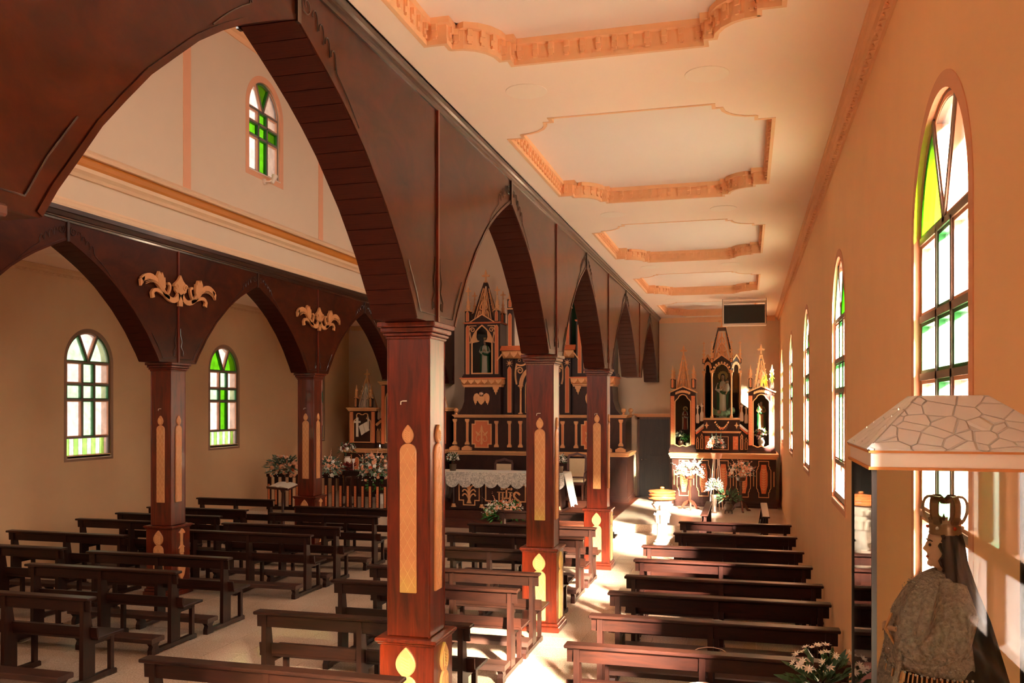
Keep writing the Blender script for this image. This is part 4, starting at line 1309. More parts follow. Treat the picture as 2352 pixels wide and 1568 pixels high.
for k in range(5):
    x = -1.512 + k * 0.472
    fr = WB(sa).strip(coffin(x), 0.016, 'y', 21.972, 21.995, True).build('panel_frame', 'gold', sa)
    z0, z1 = 0.69, 1.385
    lens = [(x - 0.055, z1), (x + 0.055, z1), (x + 0.07, z1 - 0.12), (x + 0.09, z1 - 0.2), (x + 0.09, z0 + 0.2), (x + 0.07, z0 + 0.12), (x + 0.05, z0), (x - 0.05, z0), (x - 0.07, z0 + 0.12), (x - 0.09, z0 + 0.2), (x - 0.09, z1 - 0.2), (x - 0.07, z1 - 0.12)]
    WB(sa).prism(lens, 'y', 21.976, 21.995).build('panel_inlay', 'salmon', fr)
    fe = WB(sa); fe.strip([(x, z0 + 0.06), (x, z1 - 0.08)], 0.010, 'y', 21.968, 21.978)
    for j in range(9):
        zz = z0 + 0.08 + j * 0.058
        for d in (1, -1): fe.prism([(x, zz), (x + d * 0.045, zz + 0.03), (x + d * 0.05, zz + 0.055), (x + d * 0.02, zz + 0.045), (x, zz + 0.03)], 'y', 21.968, 21.978)
    fe.build('fern_relief', 'gold', fr)
for k in range(6):
    x = -1.748 + k * 0.472
    WB(sa).box(x - 0.009, x + 0.009, 21.975, 21.995, 0.86, 1.22).build('upright_bar', 'gold', sa)

def niche_outline(x, w, z0, z1):
    """wavy-headed, wavy-footed opening"""
    h = w / 2
    top = [(x - h, z1 - 0.18)] + bez((x - h, z1 - 0.18), (x - h * 0.75, z1 - 0.10), (x - h * 0.6, z1 - 0.12), (x - h * 0.5, z1 - 0.05), 5)[1:] + bez((x - h * 0.5, z1 - 0.05), (x - h * 0.2, z1 + 0.01), (x + h * 0.2, z1 + 0.01), (x + h * 0.5, z1 - 0.05), 6)[1:] + bez((x + h * 0.5, z1 - 0.05), (x + h * 0.6, z1 - 0.12), (x + h * 0.75, z1 - 0.10), (x + h, z1 - 0.18), 5)[1:]
    bot = [(x + h, z0 + 0.04)] + bez((x + h, z0 + 0.04), (x + h * 0.8, z0 + 0.05), (x + h * 0.7, z0), (x + h * 0.4, z0), 4)[1:] + [(x, z0 + 0.03)] + bez((x - h * 0.4, z0), (x - h * 0.7, z0), (x - h * 0.8, z0 + 0.05), (x - h, z0 + 0.04), 4)
    return top + bot
def niche_tower(t, xc, w, yf, yb, z0, z1, zo0, zo1, ow, back):
    """box with an opening in front; returns nothing"""
    h = w / 2
    out = niche_outline(xc, ow, zo0, zo1)
    top = [p for p in out[:len(out)]]
    # front in two halves around the opening
    n = len(out)
    mid_t = max(range(n), key=lambda i: out[i][1])
    right, left = [], []
    k = mid_t
    while True:
        right.append(out[k])
        if k != mid_t and abs(out[k][0] - xc) < 1e-6: break
        k = (k + 1) % n
    kb = k
    while True:
        left.append(out[k])
        if k == mid_t: break
        k = (k + 1) % n
    xt = out[mid_t][0]
    WB(t).prism([(xt, z1)] + right + [(xc, z0), (xc + h, z0), (xc + h, z1)], 'y', yf, yf + 0.04).build('niche_front', 'altar', t)
    WB(t).prism([(xc, z0)] + left + [(xt, z1), (xc - h, z1), (xc - h, z0)], 'y', yf, yf + 0.04).build('niche_front', 'altar', t)
    WB(t).strip(out, 0.022, 'y', yf - 0.02, yf + 0.005, True).build('niche_rim', 'gold', t)
    b = WB(t); b.box(xc - h, xc - h + 0.03, yf + 0.04, yb, z0, z1).box(xc + h - 0.03, xc + h, yf + 0.04, yb, z0, z1).box(xc - h, xc + h, yf + 0.04, yb, z0 - 0.02, zo0 - 0.01).box(xc - h, xc + h, yf + 0.04, yb, z1 - 0.02, z1)
    b.build('niche_case', 'altar', t)
    WB(t).box(xc - h, xc + h, yb - 0.02, yb, z0, z1).build('niche_back', back, t)
    WB(t).prism(niche_outline(xc, ow - 0.01, zo0, zo1), 'y', yf + 0.02, yf + 0.024).build('niche_glass', 'glass', t)

for sgn in (-1, 1):
    x = CS + sgn * 0.945
    mb = WB(sa); mb.box(x - 0.345, x + 0.345, 22.28, 23.1, 1.645, 1.69).box(x - 0.33, x + 0.33, 22.30, 23.1, 1.69, 1.72).box(x - 0.32, x + 0.32, 22.32, 23.1, 1.72, 1.755); mb.build('tower_base', 'altar', sa)
    niche_tower(sa, x, 0.62, 22.36, 22.95, 1.755, 3.14, 1.79, 3.09, 0.385, 'nicheD')
    for d in (1, -1):
        px_ = x + d * 0.255
        p = WB(sa).box(px_ - 0.045, px_ + 0.045, 22.335, 22.37, 1.835, 3.05).build('twisted_pilaster', 'salmon', sa)
        tw = WB(sa)
        for k in range(30):
            zz = 1.85 + k * 0.039
            tw.strip([(px_ - 0.042, zz), (px_ + 0.042, zz + 0.025)], 0.010, 'y', 22.325, 22.337)
        o = tw.build('twist_carving', 'gold', p); o['kind'] = 'stuff'
    sw = WB(sa)
    for k in range(9):
        u = -0.16 + 0.04 * k
        zz = 3.165 - 1.6 * u * u
        sw.prism([(x + u - 0.025, zz - 0.035), (x + u + 0.02, zz - 0.03), (x + u + 0.025, zz + 0.02), (x + u, zz + 0.035), (x + u - 0.02, zz + 0.01)], 'y', 22.325, 22.36)
    sw.build('leaf_swag', 'gold', sa)
    gable(sa, x - 0.32, x + 0.32, 3.14, 0.135, 22.35, 0.5)
    for d in (1, -1):
        pinnacle(sa, x + d * 0.255, 22.41, 3.24, 0.043, 0.24, 0.33)
        pinnacle(sa, x + d * 0.255, 22.88, 3.24, 0.043, 0.24, 0.30)
    spire(sa, x, 22.65, 3.24, 0.16, 0.80, 0.29, 0.028, True, 'gold', 'gold')

# middle: tabernacle, frieze and the three-sided glazed case
mb = WB(sa); mb.box(-1.04, -0.20, 22.40, 23.2, 1.645, 2.13); mb.build('tabernacle', 'altar', sa)
d_ = WB(sa).box(-0.86, -0.44, 22.375, 22.40, 1.70, 2.06).build('tabernacle_door', 'altar', sa)
WB(sa).strip([(-0.84, 1.72), (-0.46, 1.72), (-0.46, 2.04), (-0.84, 2.04)], 0.012, 'y', 22.368, 22.378, True).build('door_rim', 'gold', d_)
for x0, x1 in ((-1.03, -0.91), (-0.35, -0.225)):
    p = WB(sa).box(x0, x1, 22.385, 22.40, 1.72, 2.05).build('tabernacle_panel', 'salmon', sa)
    dt = WB(sa)
    for k in range(4):
        dt.lathe([(0.02, 0), (0.022, 0.006), (0.001, 0.01)], 0, 0, 0, 8) if False else None
        dt.strip(spiral((x0 + x1) / 2 + (0.018 if k % 2 else -0.018), 1.77 + 0.075 * k, 0.026, 0.006, 0, 1.0, 9), 0.009, 'y', 22.375, 22.387)
    dt.build('scroll_relief', 'gold', p)
cornice_run(sa, -1.06, -0.18, 22.33, 23.1, 2.13, 2.18, 'lower_shelf', 'gold', 2, 0.03)
WB(sa).box(-1.05, -0.19, 22.34, 23.1, 2.18, 2.455).build('frieze', 'altar', sa)
gd = WB(sa)
for k in range(11):
    u = -1 + 2 * k / 10
    xx, zz = CS + u * 0.155, 2.245 + 0.145 * u * u
    gd.ball((xx, 22.325, zz), 0.022, 6, 4)
    gd.ball((xx + 0.012, 22.32, zz + 0.02), 0.013, 5, 4)
gd.build('garland', 'gold', sa, True)
ht = WB(sa)
for d in (1, -1):
    ht.prism([(CS + d * 0.03, 2.20), (CS + d * 0.03 + 0.032, 2.245), (CS + d * 0.03 + 0.02, 2.265), (CS + d * 0.03, 2.255), (CS + d * 0.03 - 0.02, 2.265), (CS + d * 0.03 - 0.032, 2.245)], 'y', 22.305, 22.34)
ht.build('twin_hearts', 'salmon', sa)
for d in (1, -1):
    x = CS + d * 0.36
    rs_ = WB(sa); rs_.prism([(x - 0.06, 2.32), (x - 0.02, 2.34), (x, 2.41), (x + 0.02, 2.34), (x + 0.06, 2.32), (x + 0.02, 2.30), (x, 2.23), (x - 0.02, 2.30)], 'y', 22.32, 22.345); rs_.build('leaf_rosette', 'gold', sa)
cornice_run(sa, -1.05, -0.19, 22.33, 23.1, 2.455, 2.50, 'upper_shelf', 'gold', 2, 0.03)
oct_ = [(CS - 0.44, 23.0), (CS - 0.44, 22.62), (CS - 0.235, 22.38), (CS + 0.235, 22.38), (CS + 0.44, 22.62), (CS + 0.44, 23.0)]
# head of the case above the glass: three faces with arches and gables
def face_frame(t, a, b, z0, z1, zarch, name):
    """upper wooden panel with an arched lower edge between plan points a and b"""
    a = Vector((*a, 0)); b = Vector((*b, 0))
    L = (b - a).length
    ang = math.atan2((b - a).y, (b - a).x)
    mb = MB(); mb.m = Matrix.Translation(-t.location) @ Matrix.Translation(a) @ Matrix.Rotation(ang, 4, 'Z')
    r = L / 2 - 0.06
    spr = zarch - r * 1.15
    ar = [(L / 2 + r * math.cos(q), spr + r * 1.15 * math.sin(q)) for q in [PI - PI * k / 12 for k in range(13)]]
    mb.prism([(0, z1), (0, z0)] + [(L / 2 - r, z0)] + ar + [(L / 2 + r, z0), (L, z0), (L, z1)], 'y', 0.0, 0.03)
    o = mb.build(name, 'altar', t)
    rm = MB(); rm.m = mb.m
    rm.strip([(L / 2 - r, z0)] + ar + [(L / 2 + r, z0)], 0.02, 'y', -0.018, 0.004)
    rm.build('arch_rim', 'gold', o)
    lf = MB(); lf.m = mb.m
    for k in range(9):
        q = PI - PI * (k + 0.5) / 9
        cx_, cz_ = L / 2 + (r + 0.035) * math.cos(q), spr + (r * 1.15 + 0.035) * math.sin(q)
        lf.prism([(cx_ - 0.022, cz_ - 0.02), (cx_ + 0.02, cz_ - 0.022), (cx_ + 0.024, cz_ + 0.016), (cx_, cz_ + 0.03), (cx_ - 0.02, cz_ + 0.014)], 'y', -0.016, 0.004)
    lf.build('arch_leaves', 'gold', o)
    gb = MB(); gb.m = mb.m
    gb.prism([(0, z1 - 0.002), (L, z1 - 0.002), (L / 2, z1 + 0.16)], 'y', 0.0, 0.03)
    gb.build('gable', 'altar', t)
    gs = MB(); gs.m = mb.m
    gs.strip([(-0.01, z1 - 0.015), (L / 2, z1 + 0.165), (L + 0.01, z1 - 0.015)], 0.03, 'y', -0.03, 0.02)
    gs.build('raking_moulding', 'gold', t)
    gl = MB(); gl.m = mb.m
    gl.prism([(0.03, 2.505), (L - 0.03, 2.505), (L - 0.03, z0), (0.03, z0)], 'y', 0.012, 0.016)
    gl.prism([(L / 2 - r, z0)] + ar + [(L / 2 + r, z0)], 'y', 0.012, 0.016)
    gl.build('case_glass', 'glass', t)
for i, nm in ((1, 'case_head'), (2, 'case_head'), (3, 'case_head')):
    face_frame(sa, oct_[i], oct_[i + 1], 3.64, 3.90, 3.84, nm)
WB(sa).box(CS - 0.44, CS + 0.44, 22.98, 23.0, 2.5, 3.9).build('case_back', 'nicheD', sa)
WB(sa).prism([(a, b) for a, b in oct_], 'z', 3.88, 3.90).build('case_roof', 'altar', sa)
for i in (1, 2, 3, 4):
    a, b = oct_[i]
    colonette(sa, a, b, 2.50, 3.68, 0.022)
    pinnacle(sa, a, b, 3.86, 0.038, 0.12, 0.34, 0.12)
mb = WB(sa); mb.box(CS - 0.44, CS - 0.42, 22.62, 23.0, 2.5, 3.9).box(CS + 0.42, CS + 0.44, 22.62, 23.0, 2.5, 3.9); mb.build('case_side', 'altar', sa)
spire(sa, CS, 22.68, 3.90, 0.27, 0.86, 0.30, 0.085)
# wings with paired lancets and cut-out pickets
for sgn in (-1, 1):
    xa, xb = CS + sgn * 0.64, CS + sgn * 0.43
    zt0, zt1 = 2.13, 2.30
    w_ = WB(sa).prism([(xa, 1.645), (xb, 1.645), (xb, zt1), (xa, zt0)], 'y', 22.42, 22.95).build('wing', 'altar', sa)
    WB(sa).strip([(xa - sgn * 0.01, zt0 + 0.035), (xb, zt1 + 0.035)], 0.05, 'y', 22.37, 22.6).build('wing_moulding', 'white', w_)
    WB(sa).strip([(xa - sgn * 0.01, zt0 - 0.02), (xb, zt1 - 0.02)], 0.05, 'y', 22.385, 22.6).build('wing_moulding', 'salmon', w_)
    for k, u in enumerate((0.25, 0.75)):
        x = xa + (xb - xa) * u
        z1 = 2.02 + 0.08 * k
        ol = [(x - 0.027, 1.73), (x + 0.027, 1.73), (x + 0.027, z1 - 0.12), (x + 0.014, z1 - 0.10), (x + 0.027, z1 - 0.06), (x, z1), (x - 0.027, z1 - 0.06), (x - 0.014, z1 - 0.10), (x - 0.027, z1 - 0.12)]
        WB(sa).strip(ol, 0.014, 'y', 22.40, 22.425, True).build('lancet_rim', 'gold', w_)
        WB(sa).prism(ol, 'y', 22.412, 22.424).build('lancet', 'nicheD', w_)
        zb = 2.36 + 0.05 * k
        pk = WB(sa); pk.prism([(x - 0.042, zb + 0.03), (x - 0.02, zb), (x, zb + 0.02), (x + 0.02, zb), (x + 0.042, zb + 0.03), (x + 0.042, zb + 0.20), (x + 0.016, zb + 0.26), (x + 0.014, zb + 0.36), (x + 0.045, zb + 0.40), (x + 0.018, zb + 0.405), (x, zb + 0.475), (x - 0.018, zb + 0.405), (x - 0.045, zb + 0.40), (x - 0.014, zb + 0.36), (x - 0.016, zb + 0.26), (x - 0.042, zb + 0.20)], 'y', 22.44, 22.47)
        pk.build('picket', 'white', w_)
    WB(sa).prism([(xa, zt0), (xb, zt1), (xb, 2.9), (xa, 2.75)], 'y', 22.9, 22.93).build('wing_back', 'niche', w_)

# figures and vases in the niches
xl, xr = CS - 0.945, CS + 0.945
def stand_block(loc, w, h, label):
    t = thing('statue_stand', label, 'plinth', loc)
    MB().box(-w, w, -w * 0.7, w * 0.7, 0, h * 0.2).box(-w * 0.85, w * 0.85, -w * 0.6, w * 0.6, h * 0.2, h * 0.85).box(-w, w, -w * 0.7, w * 0.7, h * 0.85, h).build('block', 'altar', t)
stand_block((xl + 0.04, 22.68, 1.78), 0.13, 0.42, 'small dark plinth under the red robed statue in left niche of side altar')
stand_block((xr + 0.0, 22.68, 1.78), 0.13, 0.44, 'small dark plinth under the statue with green sash in right niche')
statue('saint_statue', 'small statue in white cloak and red robe with round golden halo, left niche', (xl + 0.04, 22.68, 2.20), 0.55, 'robe_red', 'robe_white', 0.0, True)
statue('saint_statue', 'small bearded statue in tan robe and green sash holding lilies, right niche', (xr, 22.68, 2.22), 0.70, 'robe_tan', 'robe_green', 0.0, False, lily=True)
statue('virgin_statue', 'large statue with green mantle holding a child in the central glazed case', (CS + 0.02, 22.72, 2.50), 1.10, 'robe_white', 'robe_green', 0.0, True, child=True, wide=1.15)
cl = thing('cloud_base', 'pale green carved cloud with a cherub head around the feet of the central statue', 'carving', (CS, 22.6, 2.50))
mb = MB()
for k in range(11):
    a = PI * k / 10
    mb.ball((0.26 * math.cos(a), -0.02 - 0.06 * math.sin(a), 0.07 + 0.05 * ((k * 7) % 4) / 4 + 0.1 * abs(math.cos(a))), 0.075, 8, 5)
mb.build('clouds', 'robe_pale', cl, True)
mb = MB(); mb.ball((-0.06, -0.14, 0.15), 0.05, 9, 6); mb.build('cherub_head', 'skin', cl, True)

def vase(name, label, loc, prof, mat, seg=20):
    t = thing(name, label, 'vase', loc)
    MB().lathe(prof, seg=seg).build('body', mat, t, True)
    return t
v = vase('flower_vase', 'white ceramic vase of orange and white flowers in right niche of side altar', (xr + 0.0, 22.47, 1.785), [(0.03, 0), (0.05, 0.02), (0.085, 0.12), (0.075, 0.17), (0.04, 0.21), (0.055, 0.235), (0.04, 0.235)], 'ceramic')
bouquet(v, (0, 0, 0.33), (0.16, 0.06, 0.13), {'petalo': 7, 'petalw': 4, 'petalp': 5}, 40, 45, 'leafb', 0.08, 0.015)
v = vase('flower_vase', 'dark pot of white flowers and fern leaves in left niche of side altar', (xl - 0.06, 22.47, 1.785), [(0.05, 0), (0.065, 0.05), (0.07, 0.12), (0.06, 0.14), (0.05, 0.14)], 'standwood')
bouquet(v, (0.0, 0, 0.26), (0.13, 0.06, 0.12), {'petalw': 14}, 60, 60, 'leaf', 0.09, 0.014)
v = vase('fern_pot', 'small pale pot with green fern in left niche beside white flowers', (xl + 0.12, 22.47, 1.785), [(0.03, 0), (0.055, 0.02), (0.06, 0.08), (0.05, 0.09)], 'ceramic')
bouquet(v, (0.0, 0, 0.18), (0.10, 0.06, 0.13), {}, 0, 110, 'leafb', 0.09, 0.012)

# ------------------------------------------------------------------ in front of the right side altar
def flower_stand(label, loc, h, cols, seed):
    t = thing('flower_stand', label, 'flower stand', loc)
    tw = MB(); tw.lathe([(0.028, 0.14), (0.034, 0.20), (0.024, 0.24), (0.03, 0.3), (0.022, h - 0.25), (0.03, h - 0.2), (0.02, h - 0.12), (0.03, h)], 0, 0, 0, 10, ribs=5, rd=0.08)
    tw.build('pole', 'standwood', t, True)
    for k in range(3):
        a = 2 * PI * k / 3 - PI / 2 + 0.2
        lg = MB(); lg.m = Matrix.Rotation(a, 4, 'Z')
        lg.prism([(0.02, 0.22), (0.02, 0.12), (0.12, 0.10), (0.20, 0.0), (0.29, 0.0), (0.27, 0.035), (0.22, 0.04), (0.14, 0.17), (0.06, 0.22)], 'y', -0.018, 0.018)
        lg.build('leg', 'standwood', t)
    MB().lathe([(0.03, h), (0.10, h + 0.02), (0.12, h + 0.10), (0.10, h + 0.10)], 0, 0, 0, 14).build('bowl', 'standwood', t, True)
    return t
t = flower_stand('wooden tripod flower stand with pale roses in front of left altar panels', (-1.33, 21.3, PZ), 0.72, None, 1)
bouquet(t, (0, 0, 0.88), (0.34, 0.20, 0.26), {'petalw': 26, 'petalp': 14}, 160, 90, 'leafg', 0.10, 0.018, spikes=6, spmat='petalw', rs=1.15)
t = flower_stand('wooden tripod flower stand with peach and white blossom before the right altar panels', (-0.15, 21.2, PZ), 0.70, None, 2)
bouquet(t, (0, 0, 0.88), (0.30, 0.20, 0.26), {'petalp': 26, 'petalw': 16}, 150, 80, 'leafg', 0.10, 0.018, spikes=11, spmat='petalp', rs=1.1)
# tall white stand with a basket
t = thing('tall_flower_stand', 'tall thin white three legged stand with basket of flowers before the tabernacle', 'flower stand', (-0.72, 21.45, PZ))
for k in range(4):
    a = 2 * PI * k / 4 + 0.5
    MB().tube([(0.17 * math.cos(a), 0.17 * math.sin(a), 0.0), (0.07 * math.cos(a), 0.07 * math.sin(a), 1.22)], 0.012, 6).build('leg', 'white', t, True)
MB().lathe([(0.08, 1.20), (0.11, 1.21), (0.13, 1.30), (0.14, 1.34), (0.12, 1.34), (0.10, 1.23)], 0, 0, 0, 16, ribs=16, rd=0.03).build('basket', 'petalp', t, True)
MB().tube([(0.115 * math.cos(2 * PI * k / 12), 0.115 * math.sin(2 * PI * k / 12), 0.5) for k in range(12)], 0.008, 5, True).build('ring', 'white', t, True)
bouquet(t, (0, 0, 1.52), (0.20, 0.16, 0.22), {'petalw': 18, 'petalo': 5, 'petalp': 7}, 110, 70, 'leafg', 0.08, 0.014, rs=1.1)
sp_ = MB()
for dx, hh in ((0.0, 0.40), (-0.12, 0.26), (0.13, 0.30)):
    for k in range(8):
        q = k / 8; sp_.ball((dx * (0.6 + 0.4 * q), -0.02, 1.62 + hh * q), 0.026 * (1.1 - q), 6, 4)
sp_.build('flower_spike', 'leafg', t, True)
# floor vases
v = vase('floor_vase', 'tall dark vase of grey green foliage on the sanctuary floor', (-0.74, 20.75, PZ), [(0.07, 0), (0.08, 0.02), (0.05, 0.06), (0.06, 0.25), (0.085, 0.40), (0.075, 0.42)], 'bronze')
bouquet(v, (0, 0, 0.56), (0.19, 0.16, 0.24), {'petalw': 4}, 90, 170, 'leafg', 0.09, 0.010, up=0.9)
v = vase('footed_pot', 'round bronze pot on small feet with dark leaves beside the tall vase', (-0.42, 20.7, PZ), [(0.03, 0.05), (0.085, 0.09), (0.105, 0.15), (0.09, 0.21), (0.055, 0.24), (0.075, 0.27), (0.06, 0.27)], 'bronze')
for k in range(3):
    a = 2 * PI * k / 3 - 0.5
    MB().tube([(0.06 * math.cos(a), 0.06 * math.sin(a), 0.10), (0.095 * math.cos(a), 0.095 * math.sin(a), 0.04), (0.09 * math.cos(a), 0.09 * math.sin(a), 0.0)], [0.018, 0.012, 0.012], 6).build('foot', 'bronze', v, True)
bouquet(v, (0, 0, 0.36), (0.24, 0.18, 0.16), {'petalo': 4}, 0, 110, 'leaf', 0.15, 0.018, up=0.4)
# baptismal font
t = thing('baptismal_font', 'carved white stone font with turned orange wooden lid beside the right benches', 'font', (-1.63, 17.55, 0))
MB().box(-0.19, 0.19, -0.19, 0.19, 0, 0.05).build('base_slab', 'stone', t, False, 0.008)
MB().lathe([(0.17, 0.05), (0.175, 0.09), (0.14, 0.11), (0.15, 0.14), (0.115, 0.18), (0.105, 0.24), (0.095, 0.55), (0.105, 0.62), (0.10, 0.66), (0.12, 0.70), (0.10, 0.74), (0.13, 0.80), (0.17, 0.86), (0.185, 0.92), (0.17, 0.95)], 0, 0, 0, 24, ribs=12, rd=0.025).build('pedestal', 'stone', t, True)
ac = MB()
for k in range(8):
    a = 2 * PI * k / 8
    ca, sa_ = math.cos(a), math.sin(a)
    ac.tube([(0.11 * ca, 0.11 * sa_, 0.50), (0.125 * ca, 0.125 * sa_, 0.62), (0.155 * ca, 0.155 * sa_, 0.68), (0.17 * ca, 0.17 * sa_, 0.65)], [0.03, 0.03, 0.02, 0.008], 6)
    ac.tube([(0.13 * ca, 0.13 * sa_, 0.78), (0.18 * ca, 0.18 * sa_, 0.86), (0.215 * ca, 0.215 * sa_, 0.86)], [0.03, 0.03, 0.012], 6)
ac.build('acanthus_leaves', 'stone', t, True)
MB().lathe([(0.15, 0.95), (0.26, 0.965), (0.27, 0.985), (0.25, 1.0), (0.245, 1.03), (0.265, 1.045), (0.265, 1.06), (0.245, 1.075), (0.26, 1.10), (0.27, 1.115), (0.26, 1.13), (0.16, 1.145), (0.05, 1.155), (0.03, 1.165)], 0, 0, 0, 36).build('lid', 'fontlid', t, True)
MB().lathe([(0.02, 1.16), (0.045, 1.18), (0.04, 1.20), (0.01, 1.21)], 0, 0, 0, 14).build('knob', 'fontlid', t, True)
# door in the back wall
t = struct(thing('door_1', None, None, (-2.44, YB, PZ)))
D = MB(); D.box(-0.46, -0.40, -0.07, 0.0, 0.0, 2.16).box(0.40, 0.46, -0.07, 0.0, 0.0, 2.16).box(-0.46, 0.46, -0.07, 0.0, 2.10, 2.16); D.build('door_frame', 'doorframe', t)
D = MB(); D.box(-0.50, 0.48, -0.09, 0.0, 2.16, 2.20).box(-0.54, 0.48, -0.12, 0.0, 2.20, 2.23).box(-0.56, 0.48, -0.13, 0.0, 2.23, 2.25); D.build('door_head_moulding', 'carve', t)
lf = MB().box(-0.40, 0.40, -0.045, -0.005, 0.0, 2.10).build('door_leaf', 'doorwood', t)
def ogee_panel(z0, z1, up, dn):
    h = 0.285
    pts = [(-h, z0)] + ([(0, z0)] if not dn else bez((-h, z0), (-0.15, z0), (-0.12, z0 - 0.05), (0, z0 - 0.05), 5)[1:] + bez((0, z0 - 0.05), (0.12, z0 - 0.05), (0.15, z0), (h, z0), 5)[1:-1]) + [(h, z0), (h, z1)]
    pts += (bez((h, z1), (0.16, z1), (0.14, z1 + up), (0, z1 + up), 6)[1:] + bez((0, z1 + up), (-0.14, z1 + up), (-0.16, z1), (-h, z1), 6)[1:])
    out = []
    for p in pts:
        if not out or (Vector(p) - Vector(out[-1])).length > 1e-4: out.append(p)
    if (Vector(out[0]) - Vector(out[-1])).length < 1e-4: out.pop()
    return out
for z0, z1, dn in ((1.12, 1.80, True), (0.20, 0.86, False)):
    MB().strip(ogee_panel(z0, z1, 0.08, dn), 0.035, 'y', -0.062, -0.04, True).build('panel_moulding', 'doorwood', lf)
    MB().prism([(a * 0.86, z0 + 0.06 + (b - z0) * 0.86) for a, b in ogee_panel(z0, z1, 0.08, dn)], 'y', -0.054, -0.044).build('raised_panel', 'doorwood', lf)
MB().ball((-0.34, -0.09, 1.0), 0.026, 10, 7).tube([(-0.34, -0.09, 1.0), (-0.34, -0.04, 1.0)], 0.01, 6).build('door_knob', 'chrome', lf, True)
MB().tube([(-0.27, -0.06, 1.01), (-0.2, -0.06, 1.01)], 0.01, 6).build('lock_plate', 'bronze', lf, True)
# hanging screen housing under the right ceiling
t = thing('hanging_screen', 'black screen in a pale timber housing hung from the ceiling by the window wall', 'screen', (-0.07, 20.0, ZC))
hx = 0.45
MB().box(-hx, hx, -0.02, 0.02, -0.09, -0.06).box(-hx, hx, 0.16, 0.20, -0.09, -0.05).build('top_bar', 'white', t)
for s in (1, -1):
    MB().box(s * hx - 0.012, s * hx + 0.012, -0.03, 0.20, -0.56, -0.06).build('side_board', 'white', t)
    MB().tube([(s * (hx + 0.02), 0.08, 0.0), (s * (hx + 0.02), 0.08, -0.56)], 0.006, 5).build('hanger_rod', 'bronze', t)
MB().box(-hx - 0.012, hx + 0.012, -0.04, 0.20, -0.60, -0.555).build('bottom_shelf', 'white', t)
MB().box(-hx + 0.015, hx - 0.015, 0.03, 0.09, -0.555, -0.16).build('screen', 'dark', t)
MB().box(-hx + 0.012, hx - 0.012, 0.02, 0.18, -0.155, -0.14).build('inner_shelf', 'doorframe', t)
MB().tube([(hx + 0.02, 0.0, -0.12), (hx - 0.01, -0.02, -0.3), (hx + 0.03, -0.01, -0.42)], 0.006, 5).build('cable', 'dark', t, True)
# ------------------------------------------------------------------ main altarpiece
CM = -5.40
ma = thing('main_altarpiece', 'great dark wooden main altarpiece with gilded gothic towers behind the white altar table', 'altar', (CM, 22.4, PZ))
WB(ma).box(-7.70, -2.97, 22.46, 23.8, 0.34, 1.50).build('base', 'altar', ma)
mb = WB(ma); mb.box(-7.74, -2.93, 22.42, 23.8, 0.34, 0.42).box(-7.72, -2.95, 22.44, 23.8, 0.42, 0.47); mb.build('plinth', 'altar', ma)
cornice_run(ma, -7.71, -2.96, 22.45, 23.8, 1.495, 1.605, 'lower_cornice', 'gold', 3, 0.06)
WB(ma).box(-7.66, -3.03, 22.62, 23.8, 1.605, 2.50).build('second_tier', 'altar', ma)
cornice_run(ma, -7.66, -3.03, 22.61, 23.8, 2.49, 2.57, 'upper_cornice', 'gold', 3, 0.06)
for i, x in enumerate((-7.65, -7.30, -6.48, -6.12, -5.82)):
    for s in (0, 1):
        xx = x if s == 0 else 2 * CM - x + 0.0
        wide_ = i < 2
        zt, zb_ = (2.45, 1.76) if wide_ else (2.40, 1.70)
        c = WB(ma); c.box(xx - 0.032, xx + 0.032, 22.58, 22.62, zb_ + 0.05, zt - 0.05)
        o = c.build('colonette', 'gold', ma)
        k_ = WB(ma); k_.box(xx - 0.055, xx + 0.055, 22.56, 22.62, zt - 0.05, zt).box(xx - 0.045, xx + 0.045, 22.57, 22.62, zt - 0.08, zt - 0.05).box(xx - 0.045, xx + 0.045, 22.57, 22.62, zb_ + 0.05, zb_ + 0.08).box(xx - 0.06, xx + 0.06, 22.56, 22.62, zb_, zb_ + 0.05)
        k_.build('capital_and_base', 'gold', o)
        d2 = WB(ma)
        for q in range(16):
            zz = zb_ + 0.10 + q * (zt - zb_ - 0.2) / 16
            d2.prism([(xx, zz), (xx + 0.018, zz + 0.018), (xx, zz + 0.036), (xx - 0.018, zz + 0.018)], 'y', 22.572, 22.582)
        q2 = d2.build('diamond_carving', 'salmon', o); q2['kind'] = 'stuff'
        if wide_:
            r_ = WB(ma); r_.prism([(xx - 0.13, 1.607), (xx + 0.13, 1.607), (xx + 0.13, 1.68)] + [(xx + 0.09 * math.cos(a) + 0.0, 1.68 + 0.055 * math.sin(a)) for a in [PI * j / 8 for j in range(1, 8)]] + [(xx - 0.13, 1.68)], 'y', 22.50, 22.62)
            r_.build('scroll_foot', 'gold', ma)
